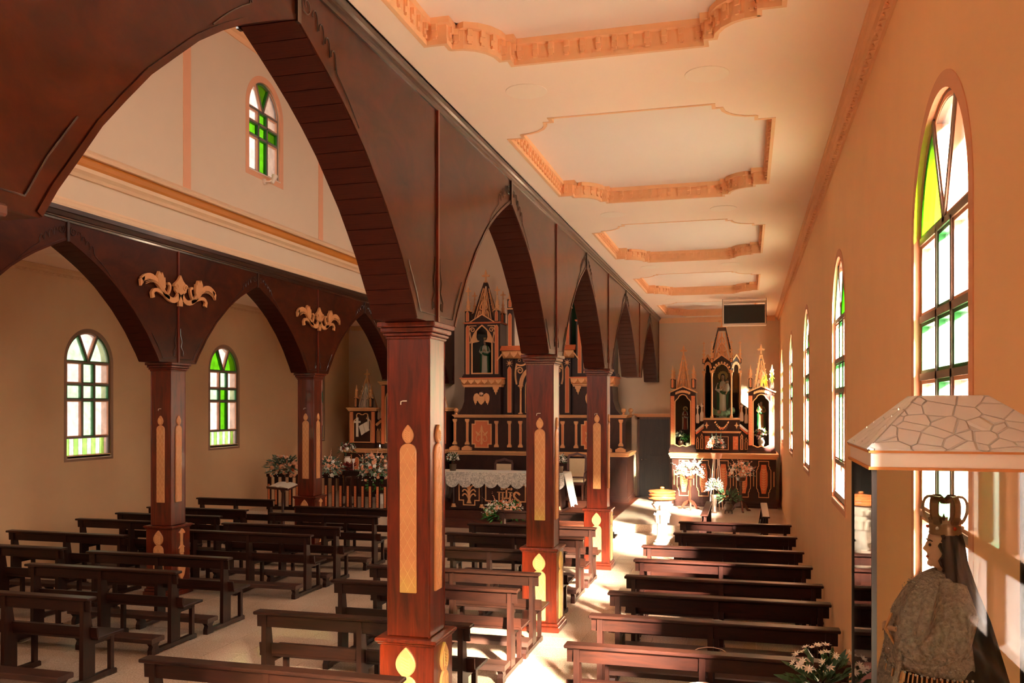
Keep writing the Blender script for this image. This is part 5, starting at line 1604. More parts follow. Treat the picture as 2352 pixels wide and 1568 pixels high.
for s in (0, 1):
    x = -6.89 if s == 0 else 2 * CM + 6.89
    q = [(-0.18, 2.40), (0.18, 2.40), (0.18, 2.31), (0.265, 2.31), (0.265, 1.78), (0.18, 1.78), (0.18, 1.69), (-0.18, 1.69), (-0.18, 1.78), (-0.265, 1.78), (-0.265, 2.31), (-0.18, 2.31)]
    p = WB(ma).prism([(x + a, b) for a, b in q], 'y', 22.585, 22.62).build('plaque', 'salmon', ma)
    WB(ma).strip([(x + a, b) for a, b in q], 0.028, 'y', 22.565, 22.60, True).build('plaque_rim', 'gold', p)
    sc2 = WB(ma)
    for d in (1, -1):
        sc2.strip([(x + d * a, b) for a, b in bez((0.0, 2.24), (0.02, 2.05), (0.17, 2.02), (0.15, 1.90), 9) + bez((0.15, 1.90), (0.13, 1.82), (0.02, 1.84), (0.05, 1.93), 7)[1:]], 0.020, 'y', 22.565 + 0.003 * d, 22.588)
        sc2.prism([(x + d * a, b) for a, b in [(0.03, 2.02), (0.10, 2.08), (0.17, 2.13), (0.16, 2.08), (0.14, 2.05), (0.09, 2.0)]], 'y', 22.572 + 0.001 * d, 22.588)
    sc2.prism([(x, 1.75), (x + 0.035, 1.80), (x + 0.02, 1.86), (x + 0.02, 2.15), (x + 0.03, 2.2), (x, 2.29), (x - 0.03, 2.2), (x - 0.02, 2.15), (x - 0.02, 1.86), (x - 0.035, 1.80)], 'y', 22.56, 22.588)
    sc2.build('scroll_relief', 'gold', p)
for x, y in ((-7.64, 22.68), (-3.09, 22.68), (-3.0, 23.4), (-7.7, 23.4)):
    b = MB(); b.m = Matrix.Translation(Vector((x, y, 0)) - ma.location)
    b.lathe([(0.05, 2.57), (0.03, 2.60), (0.02, 2.62)], seg=12); b.ball((0, 0, 2.68), 0.065, 14, 9)
    b.build('ball_finial', 'gold', ma, True)
cur = WB(ma).box(-5.15, -4.45, 23.72, 23.76, 3.9, 6.2).build('green_curtain', 'curtain', ma)
def mx(x, s): return x if s == 0 else 2 * CM - x
for s in (0, 1):
    d = 1 if s == 0 else -1
    # curved bracket under the tower
    br = [(-7.62, 2.57), (-7.50, 2.72), (-7.43, 2.92), (-7.41, 3.32), (-6.40, 3.32), (-6.40, 2.57)]
    WB(ma).prism([(mx(a, s), b) for a, b in br], 'y', 22.72, 23.7).build('bracket_body', 'altar', ma)
    # angel mount
    x = mx(-6.93, s)
    an = WB(ma)
    for e in (1, -1):
        an.prism([(x + e * a, b) for a, b in [(0.03, 3.04), (0.07, 3.11), (0.13, 3.145), (0.19, 3.12), (0.222, 3.05), (0.222, 2.97), (0.20, 2.90), (0.168, 2.83), (0.162, 2.89), (0.14, 2.87), (0.135, 2.93), (0.10, 2.94), (0.05, 2.98)]], 'y', 22.68, 22.73)
        for q in range(3): an.strip([(x + e * a, b) for a, b in bez((0.06, 3.05 - 0.03 * q), (0.12, 3.10 - 0.03 * q), (0.19 - 0.015 * q, 3.05 - 0.03 * q), (0.17 - 0.02 * q, 2.90), 6)], 0.012, 'y', 22.668, 22.685)
    an.prism([(x - 0.09, 3.0), (x - 0.05, 3.06), (x + 0.05, 3.06), (x + 0.09, 3.0), (x + 0.085, 2.92), (x + 0.05, 2.87), (x, 2.83), (x - 0.05, 2.87), (x - 0.085, 2.92)], 'y', 22.655, 22.73)
    o = an.build('angel_mount', 'gold', ma)
    o['label'] = 'gilded winged cherub mount'
    h_ = WB(ma); h_.ball((x, 22.67, 3.14), 0.062, 12, 8); h_.build('cherub_head', 'skin', o, True)
    h2 = WB(ma); h2.lathe([(0.064, 0), (0.06, 0.03), (0.035, 0.055), (0.005, 0.062)], x, 22.675, 3.15, 10); h2.build('cherub_hair', 'hairc', o, True)
    # console cornice
    xa, xb = sorted((mx(-7.48, s), mx(-6.33, s)))
    cornice_run(ma, xa + 0.06, xb - 0.06, 22.70, 23.6, 3.31, 3.38, 'console_foot', 'gold', 2, 0.03)
    cv = WB(ma); cv.prism([(22.70, 3.38), (22.64, 3.42), (22.58, 3.50), (22.57, 3.53), (23.6, 3.53), (23.6, 3.38)], 'x', xa, xb); cv.build('console', 'gold', ma)
    leaf_row(ma, xa, xb, 22.60, 3.39, 3.52, 6)
    WB(ma).box(xa - 0.03, xb + 0.03, 22.55, 23.6, 3.53, 3.56).build('console_top', 'salmon', ma)
    pl = WB(ma); xx = mx(-6.52, s); pl.prism([(xx - 0.08, 3.31), (xx + 0.08, 3.31), (xx + 0.07, 3.24), (xx + 0.05, 3.25), (xx + 0.04, 3.17), (xx + 0.02, 3.18), (xx, 3.10), (xx - 0.02, 3.18), (xx - 0.04, 3.17), (xx - 0.05, 3.25), (xx - 0.07, 3.24)], 'y', 22.64, 22.70); pl.build('leaf_pendant', 'gold', ma)
    # tower with glazed niche
    xa, xb = sorted((mx(-7.45, s), mx(-6.44, s)))
    mb = WB(ma); mb.box(xa - 0.04, xb + 0.04, 22.74, 23.6, 3.56, 3.62).box(xa - 0.02, xb + 0.02, 22.76, 23.6, 3.62, 3.66); mb.build('tower_base', 'altar', ma)
    xc = (xa + xb) / 2
    r = 0.285
    arch_ = [(xc - r, 4.52)] + bez((xc - r, 4.52), (xc - r, 4.72), (xc - r * 0.5, 4.88), (xc, 4.98), 7)[1:] + bez((xc, 4.98), (xc + r * 0.5, 4.88), (xc + r, 4.72), (xc + r, 4.52), 7)[1:]
    WB(ma).prism([(xa, 3.66), (xc - r, 3.66)] + arch_[:8] + [(xc, 5.04), (xa, 5.04)], 'y', 22.80, 22.85).build('niche_front', 'altar', ma)
    WB(ma).prism([(xb, 3.66), (xb, 5.04), (xc, 5.04)] + arch_[7:] + [(xc + r, 3.66)], 'y', 22.80, 22.85).build('niche_front', 'altar', ma)
    WB(ma).strip([(xc - r, 3.68)] + arch_ + [(xc + r, 3.68)], 0.035, 'y', 22.775, 22.81, True).build('niche_rim', 'gold', ma)
    tr = WB(ma)
    for e in (1, -1):
        tr.prism([(xc + e * a, b) for a, b in [(r, 4.50), (r - 0.02, 4.66), (0.19, 4.78), (0.14, 4.86), (0.15, 4.76), (0.16, 4.66), (0.13, 4.58), (0.06, 4.56), (0.12, 4.53), (0.2, 4.52)]], 'y', 22.78, 22.80)
        tr.strip([(xc + e * a, b) for a, b in spiral(0.27, 4.86, 0.075, 0.02, 0, 1.3, 14)], 0.022, 'y', 22.775, 22.80)
        tr.strip([(xc + e * a, b) for a, b in bez((0.33, 4.80), (0.36, 4.7), (0.27, 4.62), (0.34, 4.5), 7)], 0.024, 'y', 22.775, 22.80)
        tr.strip([(xc + e * a, b) for a, b in [(0.16, 4.97), (0.36, 4.97), (0.36, 4.72)]], 0.02, 'y', 22.775, 22.80)
    tr.build('tracery', 'gold', ma)
    cs_ = WB(ma); cs_.box(xa, xa + 0.03, 22.85, 23.5, 3.66, 5.04).box(xb - 0.03, xb, 22.85, 23.5, 3.66, 5.04).box(xa, xb, 22.85, 23.5, 3.64, 3.665).box(xa, xb, 22.85, 23.5, 5.02, 5.04); cs_.build('niche_case', 'altar', ma)
    WB(ma).box(xa, xb, 23.46, 23.5, 3.66, 5.04).build('niche_back', 'niche', ma)
    WB(ma).prism([(xc - r, 3.68)] + arch_ + [(xc + r, 3.68)], 'y', 22.83, 22.836).build('niche_glass', 'glass', ma)
    for e in (1, -1):
        inlay(ma, xc + e * 0.41, 3.66, 4.99, 0.10, 22.80)
    cornice_run(ma, xa, xb, 22.79, 23.55, 5.03, 5.075, 'tower_cornice', 'salmon', 2, 0.03)
    gable(ma, xa + 0.18, xb - 0.18, 5.075, 0.19, 22.80, 0.08)
    for e in (1, -1):
        pinnacle(ma, xc + e * 0.41, 22.86, 5.075, 0.075, 0.30, 0.44, 0.25)
        pinnacle(ma, xc + e * 0.41, 23.44, 5.075, 0.06, 0.28, 0.40, 0.25)
    spire(ma, xc, 23.15, 5.12, 0.29, 1.06, 0.36, 0.035)
    # inner post of the centre bay
    xp = mx(-6.19, s)
    WB(ma).box(xp - 0.10, xp + 0.10, 22.86, 23.3, 2.57, 4.06).build('pilaster', 'altar', ma)
    inlay(ma, xp, 2.62, 3.86, 0.11, 22.86)
    ro = WB(ma)
    for k in range(8):
        a = 2 * PI * k / 8
        ro.prism([(xp + 0.03 * math.cos(a - 0.35), 3.95 + 0.03 * math.sin(a - 0.35)), (xp + 0.10 * math.cos(a), 3.95 + 0.10 * math.sin(a)), (xp + 0.03 * math.cos(a + 0.35), 3.95 + 0.03 * math.sin(a + 0.35))], 'y', 22.83, 22.86)
    ro.prism([(xp + 0.035 * math.cos(2 * PI * k / 10), 3.95 + 0.035 * math.sin(2 * PI * k / 10)) for k in range(10)], 'y', 22.815, 22.86)
    ro.build('rosette', 'gold', ma)
    WB(ma).box(xp - 0.075, xp + 0.075, 22.90, 23.1, 4.40, 5.40).build('upper_post', 'altar', ma)
    inlay(ma, xp, 4.42, 5.30, 0.10, 22.90)
    cornice_run(ma, xp - 0.08, xp + 0.08, 22.90, 23.1, 5.40, 5.44, 'post_cornice', 'gold', 1, 0.02)
    pinnacle(ma, xp, 22.98, 5.44, 0.075, 0.24, 0.52, 0.2)
    # raking side pieces of the entablature
    WB(ma).strip([(mx(-6.52, s), 4.02), (mx(-6.38, s), 4.20)], 0.03, 'y', 22.78, 22.86).build('raking_moulding', 'gold', ma)
# centre bay
WB(ma).box(-6.42, -4.38, 23.0, 23.4, 2.57, 4.10).build('centre_panel', 'altar', ma)
en = WB(ma); en.prism([(22.70, 4.28), (22.86, 4.42), (23.3, 4.42), (23.3, 4.28)], 'x', -6.42, -4.38); en.build('entablature_roof', 'salmon', ma)
cv = WB(ma); cv.prism([(22.90, 4.08), (22.84, 4.12), (22.78, 4.18), (22.72, 4.27), (23.3, 4.27), (23.3, 4.08)], 'x', -6.38, -4.42); cv.build('entablature', 'gold', ma)
leaf_row(ma, -6.36, -4.44, 22.76, 4.10, 4.26, 9)
dots = WB(ma)
for k in range(9):
    x = -5.95 + k * 0.1375
    dots.strip([(x + 0.035 * math.cos(2 * PI * q / 10), 4.03 + 0.035 * math.sin(2 * PI * q / 10)) for q in range(10)], 0.014, 'y', 22.97, 23.0, True)
o = dots.build('ring_row', 'gold', ma); o['kind'] = 'stuff'
for e in (1, -1):
    colonette(ma, CM + e * 0.50, 22.93, 2.58, 3.36, 0.032)
    sp2 = WB(ma)
    sp2.strip([(CM + e * a, b) for a, b in bez((0.62, 3.92), (0.68, 3.7), (0.66, 3.55), (0.62, 3.38), 8)], 0.045, 'y', 22.96, 23.0)
    sp2.strip([(CM + e * a, b) for a, b in spiral(0.53, 3.75, 0.10, 0.02, 0.4, 1.4, 16)], 0.03, 'y', 22.95, 23.0)
    sp2.strip([(CM + e * a, b) for a, b in bez((0.64, 3.93), (0.5, 3.86), (0.42, 3.9), (0.34, 3.95), 7)], 0.04, 'y', 22.96, 23.0)
    sp2.build('scroll_spandrel', 'gold', ma)
ar_ = WB(ma); ar_.strip(arc(CM, 3.36, 0.50, 180, 0, 20), 0.10, 'y', 22.94, 23.0); ar_.build('arch_band', 'gold', ma)
WB(ma).prism([(CM - 0.42, 2.60)] + arc(CM, 3.36, 0.42, 180, 0, 16) + [(CM + 0.42, 2.60)], 'y', 22.985, 22.999).build('centre_niche', 'dark', ma)
WB(ma).strip([(CM - 0.38, 2.62)] + arc(CM, 3.3, 0.38, 180, 0, 16) + [(CM + 0.38, 2.62)], 0.02, 'y', 22.97, 22.99, True).build('niche_rim', 'gold', ma)
statue('virgin_statue', 'statue in white robe and green mantle in the left tower niche of the main altarpiece', (-6.94, 23.05, 3.665), 0.95, 'robe_white', 'robe_green', 0.1, False, crown=True)
statue('saint_statue', 'statue in tan robe in the right tower niche of main altarpiece, mostly behind a column', (2 * CM + 6.95, 23.1, 3.665), 0.95, 'robe_tan', 'robe_red', 0.0, False)

# ------------------------------------------------------------------ altar table and what stands round it
M['lace'], nt, b = new_mat('white_lace')
n, l = nt.nodes, nt.links
tc = n.new('ShaderNodeTexCoord')
vo = n.new('ShaderNodeTexNoise'); vo.inputs['Scale'].default_value = 16.0; vo.inputs['Detail'].default_value = 1.0; vo.inputs['Distortion'].default_value = 1.6
l.new(tc.outputs['Object'], vo.inputs['Vector'])
v2 = n.new('ShaderNodeTexVoronoi'); v2.inputs['Scale'].default_value = 95.0
l.new(tc.outputs['Object'], v2.inputs['Vector'])
mr = n.new('ShaderNodeMapRange'); mr.inputs[1].default_value = 0.44; mr.inputs[2].default_value = 0.54; mr.inputs[3].default_value = 1.0; mr.inputs[4].default_value = 0.62
l.new(vo.outputs['Fac'], mr.inputs[0])
m2 = n.new('ShaderNodeMapRange'); m2.inputs[1].default_value = 0.2; m2.inputs[2].default_value = 0.6; m2.inputs[3].default_value = 1.0; m2.inputs[4].default_value = 0.62
l.new(v2.outputs['Distance'], m2.inputs[0])
mu = n.new('ShaderNodeMath'); mu.operation = 'MULTIPLY'
l.new(mr.outputs[0], mu.inputs[0]); l.new(m2.outputs[0], mu.inputs[1])
l.new(mu.outputs[0], b.inputs['Alpha'])
b.inputs['Base Color'].default_value = lin((232, 222, 208)); b.inputs['Roughness'].default_value = 0.9
at = thing('altar_table', 'dark carved altar table with gilded IHS front under the white lace cloth', 'table', (-5.47, 19.78, PZ + 0.02))
WB(at).box(-6.78, -4.16, 19.84, 20.45, 0.38, 1.20).build('body', 'altar', at)
WB(at).box(-6.86, -4.08, 19.74, 20.5, 1.20, 1.236).build('tabletop', 'altar', at)
mb = WB(at); mb.box(-6.84, -4.10, 19.78, 20.5, 0.36, 0.41); mb.build('plinth', 'altar', at)
for x in (-6.74, -6.04, -4.90, -4.20):
    c = MB(); c.m = Matrix.Translation(Vector((x, 19.81, 0)) - at.location)
    c.lathe([(0.035, 0.48), (0.038, 0.50), (0.034, 0.52), (0.033, 1.12), (0.04, 1.14), (0.04, 1.2)], seg=12); o = c.build('column', 'altar', at, True)
    g_ = MB(); g_.m = c.m; g_.lathe([(0.062, 0.41), (0.062, 0.43), (0.045, 0.45), (0.05, 0.47), (0.038, 0.49)], seg=14); g_.lathe([(0.04, 0.94), (0.042, 0.96), (0.038, 0.98)], seg=14); g_.build('gilded_ring', 'gold', o, True)
def cross_frame(x, hw, z0, z1, nt_):
    return [(x - hw, z0 + nt_), (x - hw + nt_, z0 + nt_), (x - hw + nt_, z0), (x + hw - nt_, z0), (x + hw - nt_, z0 + nt_), (x + hw, z0 + nt_), (x + hw, z1 - nt_), (x + hw - nt_, z1 - nt_), (x + hw - nt_, z1), (x - hw + nt_, z1), (x - hw + nt_, z1 - nt_), (x - hw, z1 - nt_)]
for x, hw in ((-6.36, 0.25), (-5.47, 0.48), (-4.58, 0.25)):
    WB(at).strip(cross_frame(x, hw, 0.46, 1.06, 0.11), 0.025, 'y', 19.825, 19.845, True).build('panel_frame', 'gold', at)
for x in (-6.36, -4.58):
    p = WB(at)
    p.prism([(x - 0.06, 0.50), (x + 0.06, 0.50), (x + 0.035, 0.56), (x + 0.02, 0.62), (x + 0.03, 0.88), (x, 1.0), (x - 0.03, 0.88), (x - 0.02, 0.62), (x - 0.035, 0.56)], 'y', 19.81, 19.845)
    for e in (1, -1):
        for k in range(3):
            zz = 0.60 + 0.10 * k
            p.strip([(x + e * a, b_) for a, b_ in bez((0.01, zz), (0.05, zz + 0.14), (0.14, zz + 0.16), (0.16, zz + 0.07), 7)], 0.03, 'y', 19.812, 19.845)
    p.build('palm_relief', 'gold', at)
le = WB(at)
def LS(pts, w=0.035): le.strip(pts, w, 'y', 19.81, 19.845)
LS([(-5.62, 0.46), (-5.62, 0.78)]); LS([(-5.67, 0.78), (-5.57, 0.78)], 0.02); LS([(-5.67, 0.465), (-5.57, 0.465)], 0.02)
for x in (-5.53, -5.35):
    LS([(x, 0.46), (x, 0.78)]); LS([(x - 0.045, 0.78), (x + 0.045, 0.78)], 0.02); LS([(x - 0.045, 0.465), (x + 0.045, 0.465)], 0.02)
LS([(-5.53, 0.64), (-5.35, 0.64)], 0.03)
LS([(-5.44, 0.64), (-5.44, 0.96)], 0.04); LS([(-5.54, 0.86), (-5.34, 0.86)], 0.04)
for x, z in ((-5.44, 0.965), (-5.55, 0.86), (-5.33, 0.86)): le.prism([(x + 0.035 * math.cos(2 * PI * k / 8), z + 0.035 * math.sin(2 * PI * k / 8)) for k in range(8)], 'y', 19.81, 19.845)
LS(bez((-5.12, 0.72), (-5.16, 0.82), (-5.30, 0.80), (-5.25, 0.68), 8) + bez((-5.25, 0.68), (-5.20, 0.60), (-5.08, 0.58), (-5.13, 0.49), 8)[1:] + bez((-5.13, 0.49), (-5.18, 0.43), (-5.27, 0.46), (-5.27, 0.53), 6)[1:], 0.042)
o = le.build('ihs_lettering', 'gold', at); o['label'] = 'gilded IHS letters with a cross'
tcl = thing('altar_cloth', 'white lace cloth with scalloped edge laid over the altar table', 'tablecloth', (-5.47, 19.78, 1.238))
WB(tcl).box(-6.90, -4.04, 19.71, 20.52, 1.238, 1.246).build('top', 'cloth', tcl)
sc3 = [(-6.90, 1.243), (-6.90, 0.98)]
ns = 9
for k in range(ns):
    a, b_ = -6.90 + 2.86 * k / ns, -6.90 + 2.86 * (k + 1) / ns
    sc3 += [(a + (b_ - a) * u, 0.985 - 0.105 * math.sin(PI * u) ** 0.7) for u in (0.12, 0.25, 0.38, 0.5, 0.62, 0.75, 0.88, 1.0)]
sc3 += [(-4.04, 1.243)]
WB(tcl).prism(sc3, 'y', 19.705, 19.711).build('lace_front', 'lace', tcl)
def drop(x, dx, zb):
    vs, fs = [], []
    n_ = 14
    for i in range(7):
        z = 1.243 + (zb - 1.243) * i / 6
        for k in range(n_ + 1):
            y = 19.70 + 0.82 * k / n_
            vs.append((x + dx * (i / 6) + 0.018 * (i / 6) * math.sin(k * 1.7), y, z + (0.03 * math.sin(k * 0.9) if i == 6 else 0)))
    for i in range(6):
        for k in range(n_):
            fs.append((i * (n_ + 1) + k, i * (n_ + 1) + k + 1, (i + 1) * (n_ + 1) + k + 1, (i + 1) * (n_ + 1) + k))
    o = WB(tcl).add(vs, fs).build('side_fall', 'cloth', tcl, True)
    s_ = o.modifiers.new('solid', 'SOLIDIFY'); s_.thickness = 0.006
drop(-4.04, 0.16, 0.50); drop(-6.90, -0.14, 0.56)
for x, lab in ((-6.84, 'left'), (-4.22, 'right')):
    v = vase('flower_pot', 'ribbed grey pot of small white flowers on the %s end of altar cloth' % lab, (x, 20.05, 1.247), [(0.07, 0), (0.078, 0.02), (0.072, 0.04), (0.082, 0.06), (0.076, 0.08), (0.086, 0.1), (0.08, 0.13), (0.09, 0.155), (0.08, 0.155)], 'bronze')
    bouquet(v, (0, 0, 0.29), (0.15, 0.13, 0.15), {'petalw': 10, 'petalo': 2} if lab == 'left' else {'petalw': 10}, 130, 110, 'leaf', 0.07, 0.012)
ff = thing('floor_arrangement', 'large spray of peach and white flowers on the steps before the altar table', 'flowers', (-5.38, 19.36, PZ / 2))
MB().lathe([(0.16, 0), (0.2, 0.05), (0.17, 0.08)], seg=14).build('dish', 'bronze', ff, True)
bouquet(ff, (0, -0.02, 0.16), (0.50, 0.2, 0.30), {'petalp': 46, 'petalw': 30, 'petalo': 8}, 190, 190, 'leafb', 0.14, 0.026, spikes=14, spmat='petalp', rs=1.5, low=0.0, sm=0.016)
for x, mt_, lb in ((-5.66, 'petalw', 'white'), (-5.46, 'petalp', 'peach')):
    t = thing('fallen_blossom', 'single %s blossom lying on the floor below the altar spray' % lb, 'flower', (x, 19.08, 0.03))
    blossom(mt_, t, (0, 0, 0), (0, 0, 1), 1.3)
    fl_ = MB(); leaves(fl_, (0.06, 0, 0.0), (0.03, 0.03, 0.01), 5, 0.05, 0.01, 0.1); o = fl_.build('foliage', 'leaf', t); o['kind'] = 'stuff'
st = thing('side_table', 'small table with a pale sheer cloth behind the left end of the altar', 'table', (-7.0, 21.2, PZ))
MB().box(-0.50, 0.50, -0.28, 0.28, 0.78, 0.82).build('tabletop', 'altar', st)
for a in (-0.44, 0.44):
    for c in (-0.22, 0.22): MB().box(a - 0.03, a + 0.03, c - 0.03, c + 0.03, 0, 0.78).build('leg', 'altar', st)
t = thing('table_cover', 'pale sheer cloth hanging over the small table behind the altar', 'tablecloth', (-7.0, 21.2, PZ + 0.822))
MB().box(-0.53, 0.53, -0.31, 0.31, 0, 0.006).build('top', 'cloth', t)
MB().prism([(-0.53, 0.004), (0.53, 0.004), (0.56, -0.25), (0.3, -0.22), (0.0, -0.26), (-0.3, -0.22), (-0.56, -0.25)], 'y', -0.316, -0.31).build('front_fall', 'lace', t)
def armchair(label, loc, rz=0.0):
    t = thing('armchair', label, 'chair', loc, rz, 'upholstered chairs by the main altar')
    for sx in (-1, 1):
        MB().box(sx * 0.23 - 0.022, sx * 0.23 + 0.022, -0.24, -0.20, 0, 0.40).build('leg', 'standwood', t)
        MB().prism([(0.20, 0), (0.24, 0), (0.26, 0.5), (0.31, 1.0), (0.27, 1.0), (0.22, 0.5)], 'x', sx * 0.23 - 0.022, sx * 0.23 + 0.022).build('leg', 'standwood', t)
        MB().tube([(sx * 0.25, -0.20, 0.44), (sx * 0.265, -0.22, 0.54), (sx * 0.27, -0.16, 0.65), (sx * 0.27, 0.05, 0.68), (sx * 0.24, 0.25, 0.66)], 0.018, 6).build('armrest', 'standwood', t, True)
    MB().box(-0.26, 0.26, -0.25, 0.25, 0.36, 0.42).build('seat_frame', 'standwood', t)
    MB().box(-0.245, 0.245, -0.24, 0.21, 0.42, 0.49).build('seat', 'upholstery', t, False, 0.02)
    bk = MB(); bk.m = Matrix.Translation((0, 0.25, 0.52)) @ Matrix.Rotation(math.radians(-6), 4, 'X')
    bk.prism([(-0.19, 0.0), (0.19, 0.0), (0.20, 0.46), (-0.20, 0.46)], 'y', -0.03, 0.03); bk.build('backrest', 'upholstery', t, False, 0.012)
    fr = MB(); fr.m = bk.m
    fr.strip([(-0.21, -0.03), (-0.22, 0.46), (-0.20, 0.53), (-0.10, 0.55), (0, 0.585), (0.10, 0.55), (0.20, 0.53), (0.22, 0.46), (0.21, -0.03)], 0.055, 'y', -0.02, 0.025, True); fr.build('back_frame', 'standwood', t)
    return t
armchair('cream upholstered armchair right behind the middle of the altar table', (-6.02, 21.4, PZ))
armchair('cream upholstered armchair on a low step to the right of the altar table', (-4.12, 21.4, PZ + 0.17))
t = thing('low_step', 'low brown wooden step under the right armchair', 'step', (-4.12, 21.4, PZ)); MB().box(-0.42, 0.42, -0.45, 0.45, 0, 0.13).build('body', 'podium', t); MB().box(-0.45, 0.45, -0.48, 0.45, 0.13, 0.17).build('tread', 'podium', t)

# ------------------------------------------------------------------ left side altar and the rail before it
la = thing('left_altarpiece', 'side altar with pale fretwork spire and book relief behind the flowered rail', 'altar', (-9.24, 22.0, PZ))
WB(la).box(-10.66, -7.86, 22.05, 23.6, 0.34, 1.53).build('mensa', 'altar', la)
mb = WB(la); mb.box(-10.70, -7.82, 22.0, 23.6, 0.34, 0.42); mb.build('plinth', 'altar', la)
cornice_run(la, -10.68, -7.84, 22.04, 23.6, 1.53, 1.64, 'shelf', 'gold', 3, 0.05)
for k in range(8):
    x = -10.45 + k * 0.34
    WB(la).strip(bez((x, 1.48), (x + 0.04, 1.38), (x - 0.04, 1.3), (x + 0.03, 1.15), 8), 0.014, 'y', 22.03, 22.055).build('ribbon_carving', 'gold', la)
    if k % 2 == 0:
        q = [(x + 0.11, 1.08), (x + 0.11, 1.34), (x + 0.13, 1.38), (x + 0.17, 1.40), (x + 0.21, 1.38), (x + 0.23, 1.34), (x + 0.23, 1.08)]
        p = WB(la).prism(q, 'y', 22.04, 22.055).build('small_panel', 'salmon', la)
        WB(la).strip(q, 0.02, 'y', 22.03, 22.05, True).build('panel_rim', 'gold', p)
def la_tower(xc, w, z0, z1, relief, name):
    h = w / 2
    WB(la).box(xc - h, xc + h, 22.40, 23.1, 1.64, 1.76).build('tower_base', 'altar', la)
    WB(la).box(xc - h, xc + h, 22.44, 23.1, 1.76, z1).build('tower', 'altar', la)
    for e in (1, -1):
        px_ = xc + e * (h - 0.055)
        p = WB(la).box(px_ - 0.045, px_ + 0.045, 22.40, 22.44, 1.78, z1 - 0.02).build('twisted_pilaster', 'salmon', la)
        tw = WB(la)
        for k in range(int((z1 - 1.82) / 0.04)):
            zz = 1.80 + k * 0.04
            tw.strip([(px_ - 0.042, zz), (px_ + 0.042, zz + 0.025)], 0.012, 'y', 22.39, 22.402)
        o = tw.build('twist_carving', 'gold', p); o['kind'] = 'stuff'
    r = h - 0.12
    zs_ = z1 - 0.35
    tl = [(-r, 1.80), (-r, zs_)] + bez((-r, zs_), (-r, zs_ + 0.09), (-r * 0.8, zs_ + 0.13), (-r * 0.52, zs_ + 0.14), 5)[1:] + bez((-r * 0.52, zs_ + 0.14), (-r * 0.86, zs_ + 0.26), (-r * 0.45, zs_ + 0.33), (-r * 0.12, zs_ + 0.25), 7)[1:]
    tre = [(xc + a, b) for a, b in tl] + [(xc - a, b) for a, b in reversed(tl)]
    WB(la).strip(tre, 0.022, 'y', 22.40, 22.445, True).build('trefoil_rim', 'gold', la)
    WB(la).prism(tre, 'y', 22.425, 22.441).build('trefoil_panel', 'altar', la)
    if relief:
        c = WB(la); c.box(xc - 0.175, xc - 0.115, 22.39, 22.43, 1.95, 2.48).box(xc - 0.24, xc - 0.05, 22.394, 22.426, 2.33, 2.385); c.build('cross_relief', 'white', la)
        bk = WB(la); bk.prism([(xc - 0.085, 2.24), (xc + 0.035, 2.31), (xc + 0.10, 2.07), (xc - 0.01, 1.99)], 'y', 22.375, 22.41); bk.prism([(xc + 0.05, 2.315), (xc + 0.155, 2.37), (xc + 0.225, 2.13), (xc + 0.115, 2.07)], 'y', 22.375, 22.41); bk.build('book_relief', 'white', la)
        cd = WB(la); cd.box(xc + 0.165, xc + 0.205, 22.395, 22.43, 2.20, 2.44).prism([(xc + 0.17, 2.44), (xc + 0.2, 2.44), (xc + 0.19, 2.51)], 'y', 22.395, 22.43); cd.build('candle_relief', 'white', la)
    cornice_run(la, xc - h - 0.02, xc + h + 0.02, 22.41, 23.1, z1, z1 + 0.10, 'tower_cornice', 'gold', 3, 0.06)
la_tower(-10.29, 0.76, 1.64, 2.66, True, 'left')
la_tower(-8.19, 0.70, 1.64, 2.66, False, 'right')
for xc in (-10.29, -8.19):
    for e in (1, -1): pinnacle(la, xc + e * 0.22, 22.52, 2.76, 0.048, 0.26, 0.36)
    spire(la, xc, 22.75, 2.76, 0.20, 0.78, 0.28, 0.03, True, 'gold', 'white')
# taller middle part
mb = WB(la); mb.box(-9.72, -8.76, 22.44, 23.1, 1.64, 3.38); mb.build('centre_tower', 'altar', la)
for e in (1, -1):
    px_ = -9.24 + e * 0.43
    WB(la).box(px_ - 0.045, px_ + 0.045, 22.40, 22.44, 1.76, 3.36).build('twisted_pilaster', 'salmon', la)
    pinnacle(la, px_, 22.52, 3.50, 0.055, 0.26, 0.34, 0.14)
WB(la).strip([(-9.60, 1.8)] + arc(-9.24, 2.95, 0.36, 180, 0, 14) + [(-8.88, 1.8)], 0.03, 'y', 22.41, 22.445, True).build('niche_rim', 'gold', la)
WB(la).prism([(-9.60, 1.8)] + arc(-9.24, 2.95, 0.36, 180, 0, 14) + [(-8.88, 1.8)], 'y', 22.425, 22.441).build('centre_niche', 'niche', la)
cornice_run(la, -9.74, -8.74, 22.41, 23.1, 3.38, 3.48, 'centre_cornice', 'gold', 3, 0.06)
spire(la, -9.24, 22.75, 3.48, 0.3, 1.0, 0.3, 0.04, True, 'altar', 'gold')
for sg, xa, xb in ((1, -9.90, -9.74), (-1, -8.58, -8.74)):
    WB(la).prism([(xa, 1.64), (xb, 1.64), (xb, 2.36), (xa, 2.24)], 'y', 22.5, 23.0).build('wing', 'altar', la)
    WB(la).strip([(xa, 2.27), (xb, 2.40)], 0.07, 'y', 22.46, 22.6).build('wing_moulding', 'gold', la)
    for k in range(2):
        x = xa + (xb - xa) * (0.28 + 0.44 * k)
        WB(la).strip([(x - 0.022, 1.8), (x + 0.022, 1.8), (x + 0.022, 2.1), (x, 2.17), (x - 0.022, 2.1)], 0.012, 'y', 22.48, 22.505, True).build('lancet_rim', 'gold', la)
        pk = WB(la); zb = 2.42 + 0.03 * k; pk.lathe([(0.02, 0), (0.04, 0.02), (0.04, 0.18), (0.018, 0.24), (0.02, 0.30), (0.002, 0.38)], x, 22.55, zb, 8); pk.build('turned_picket', 'white', la, True)
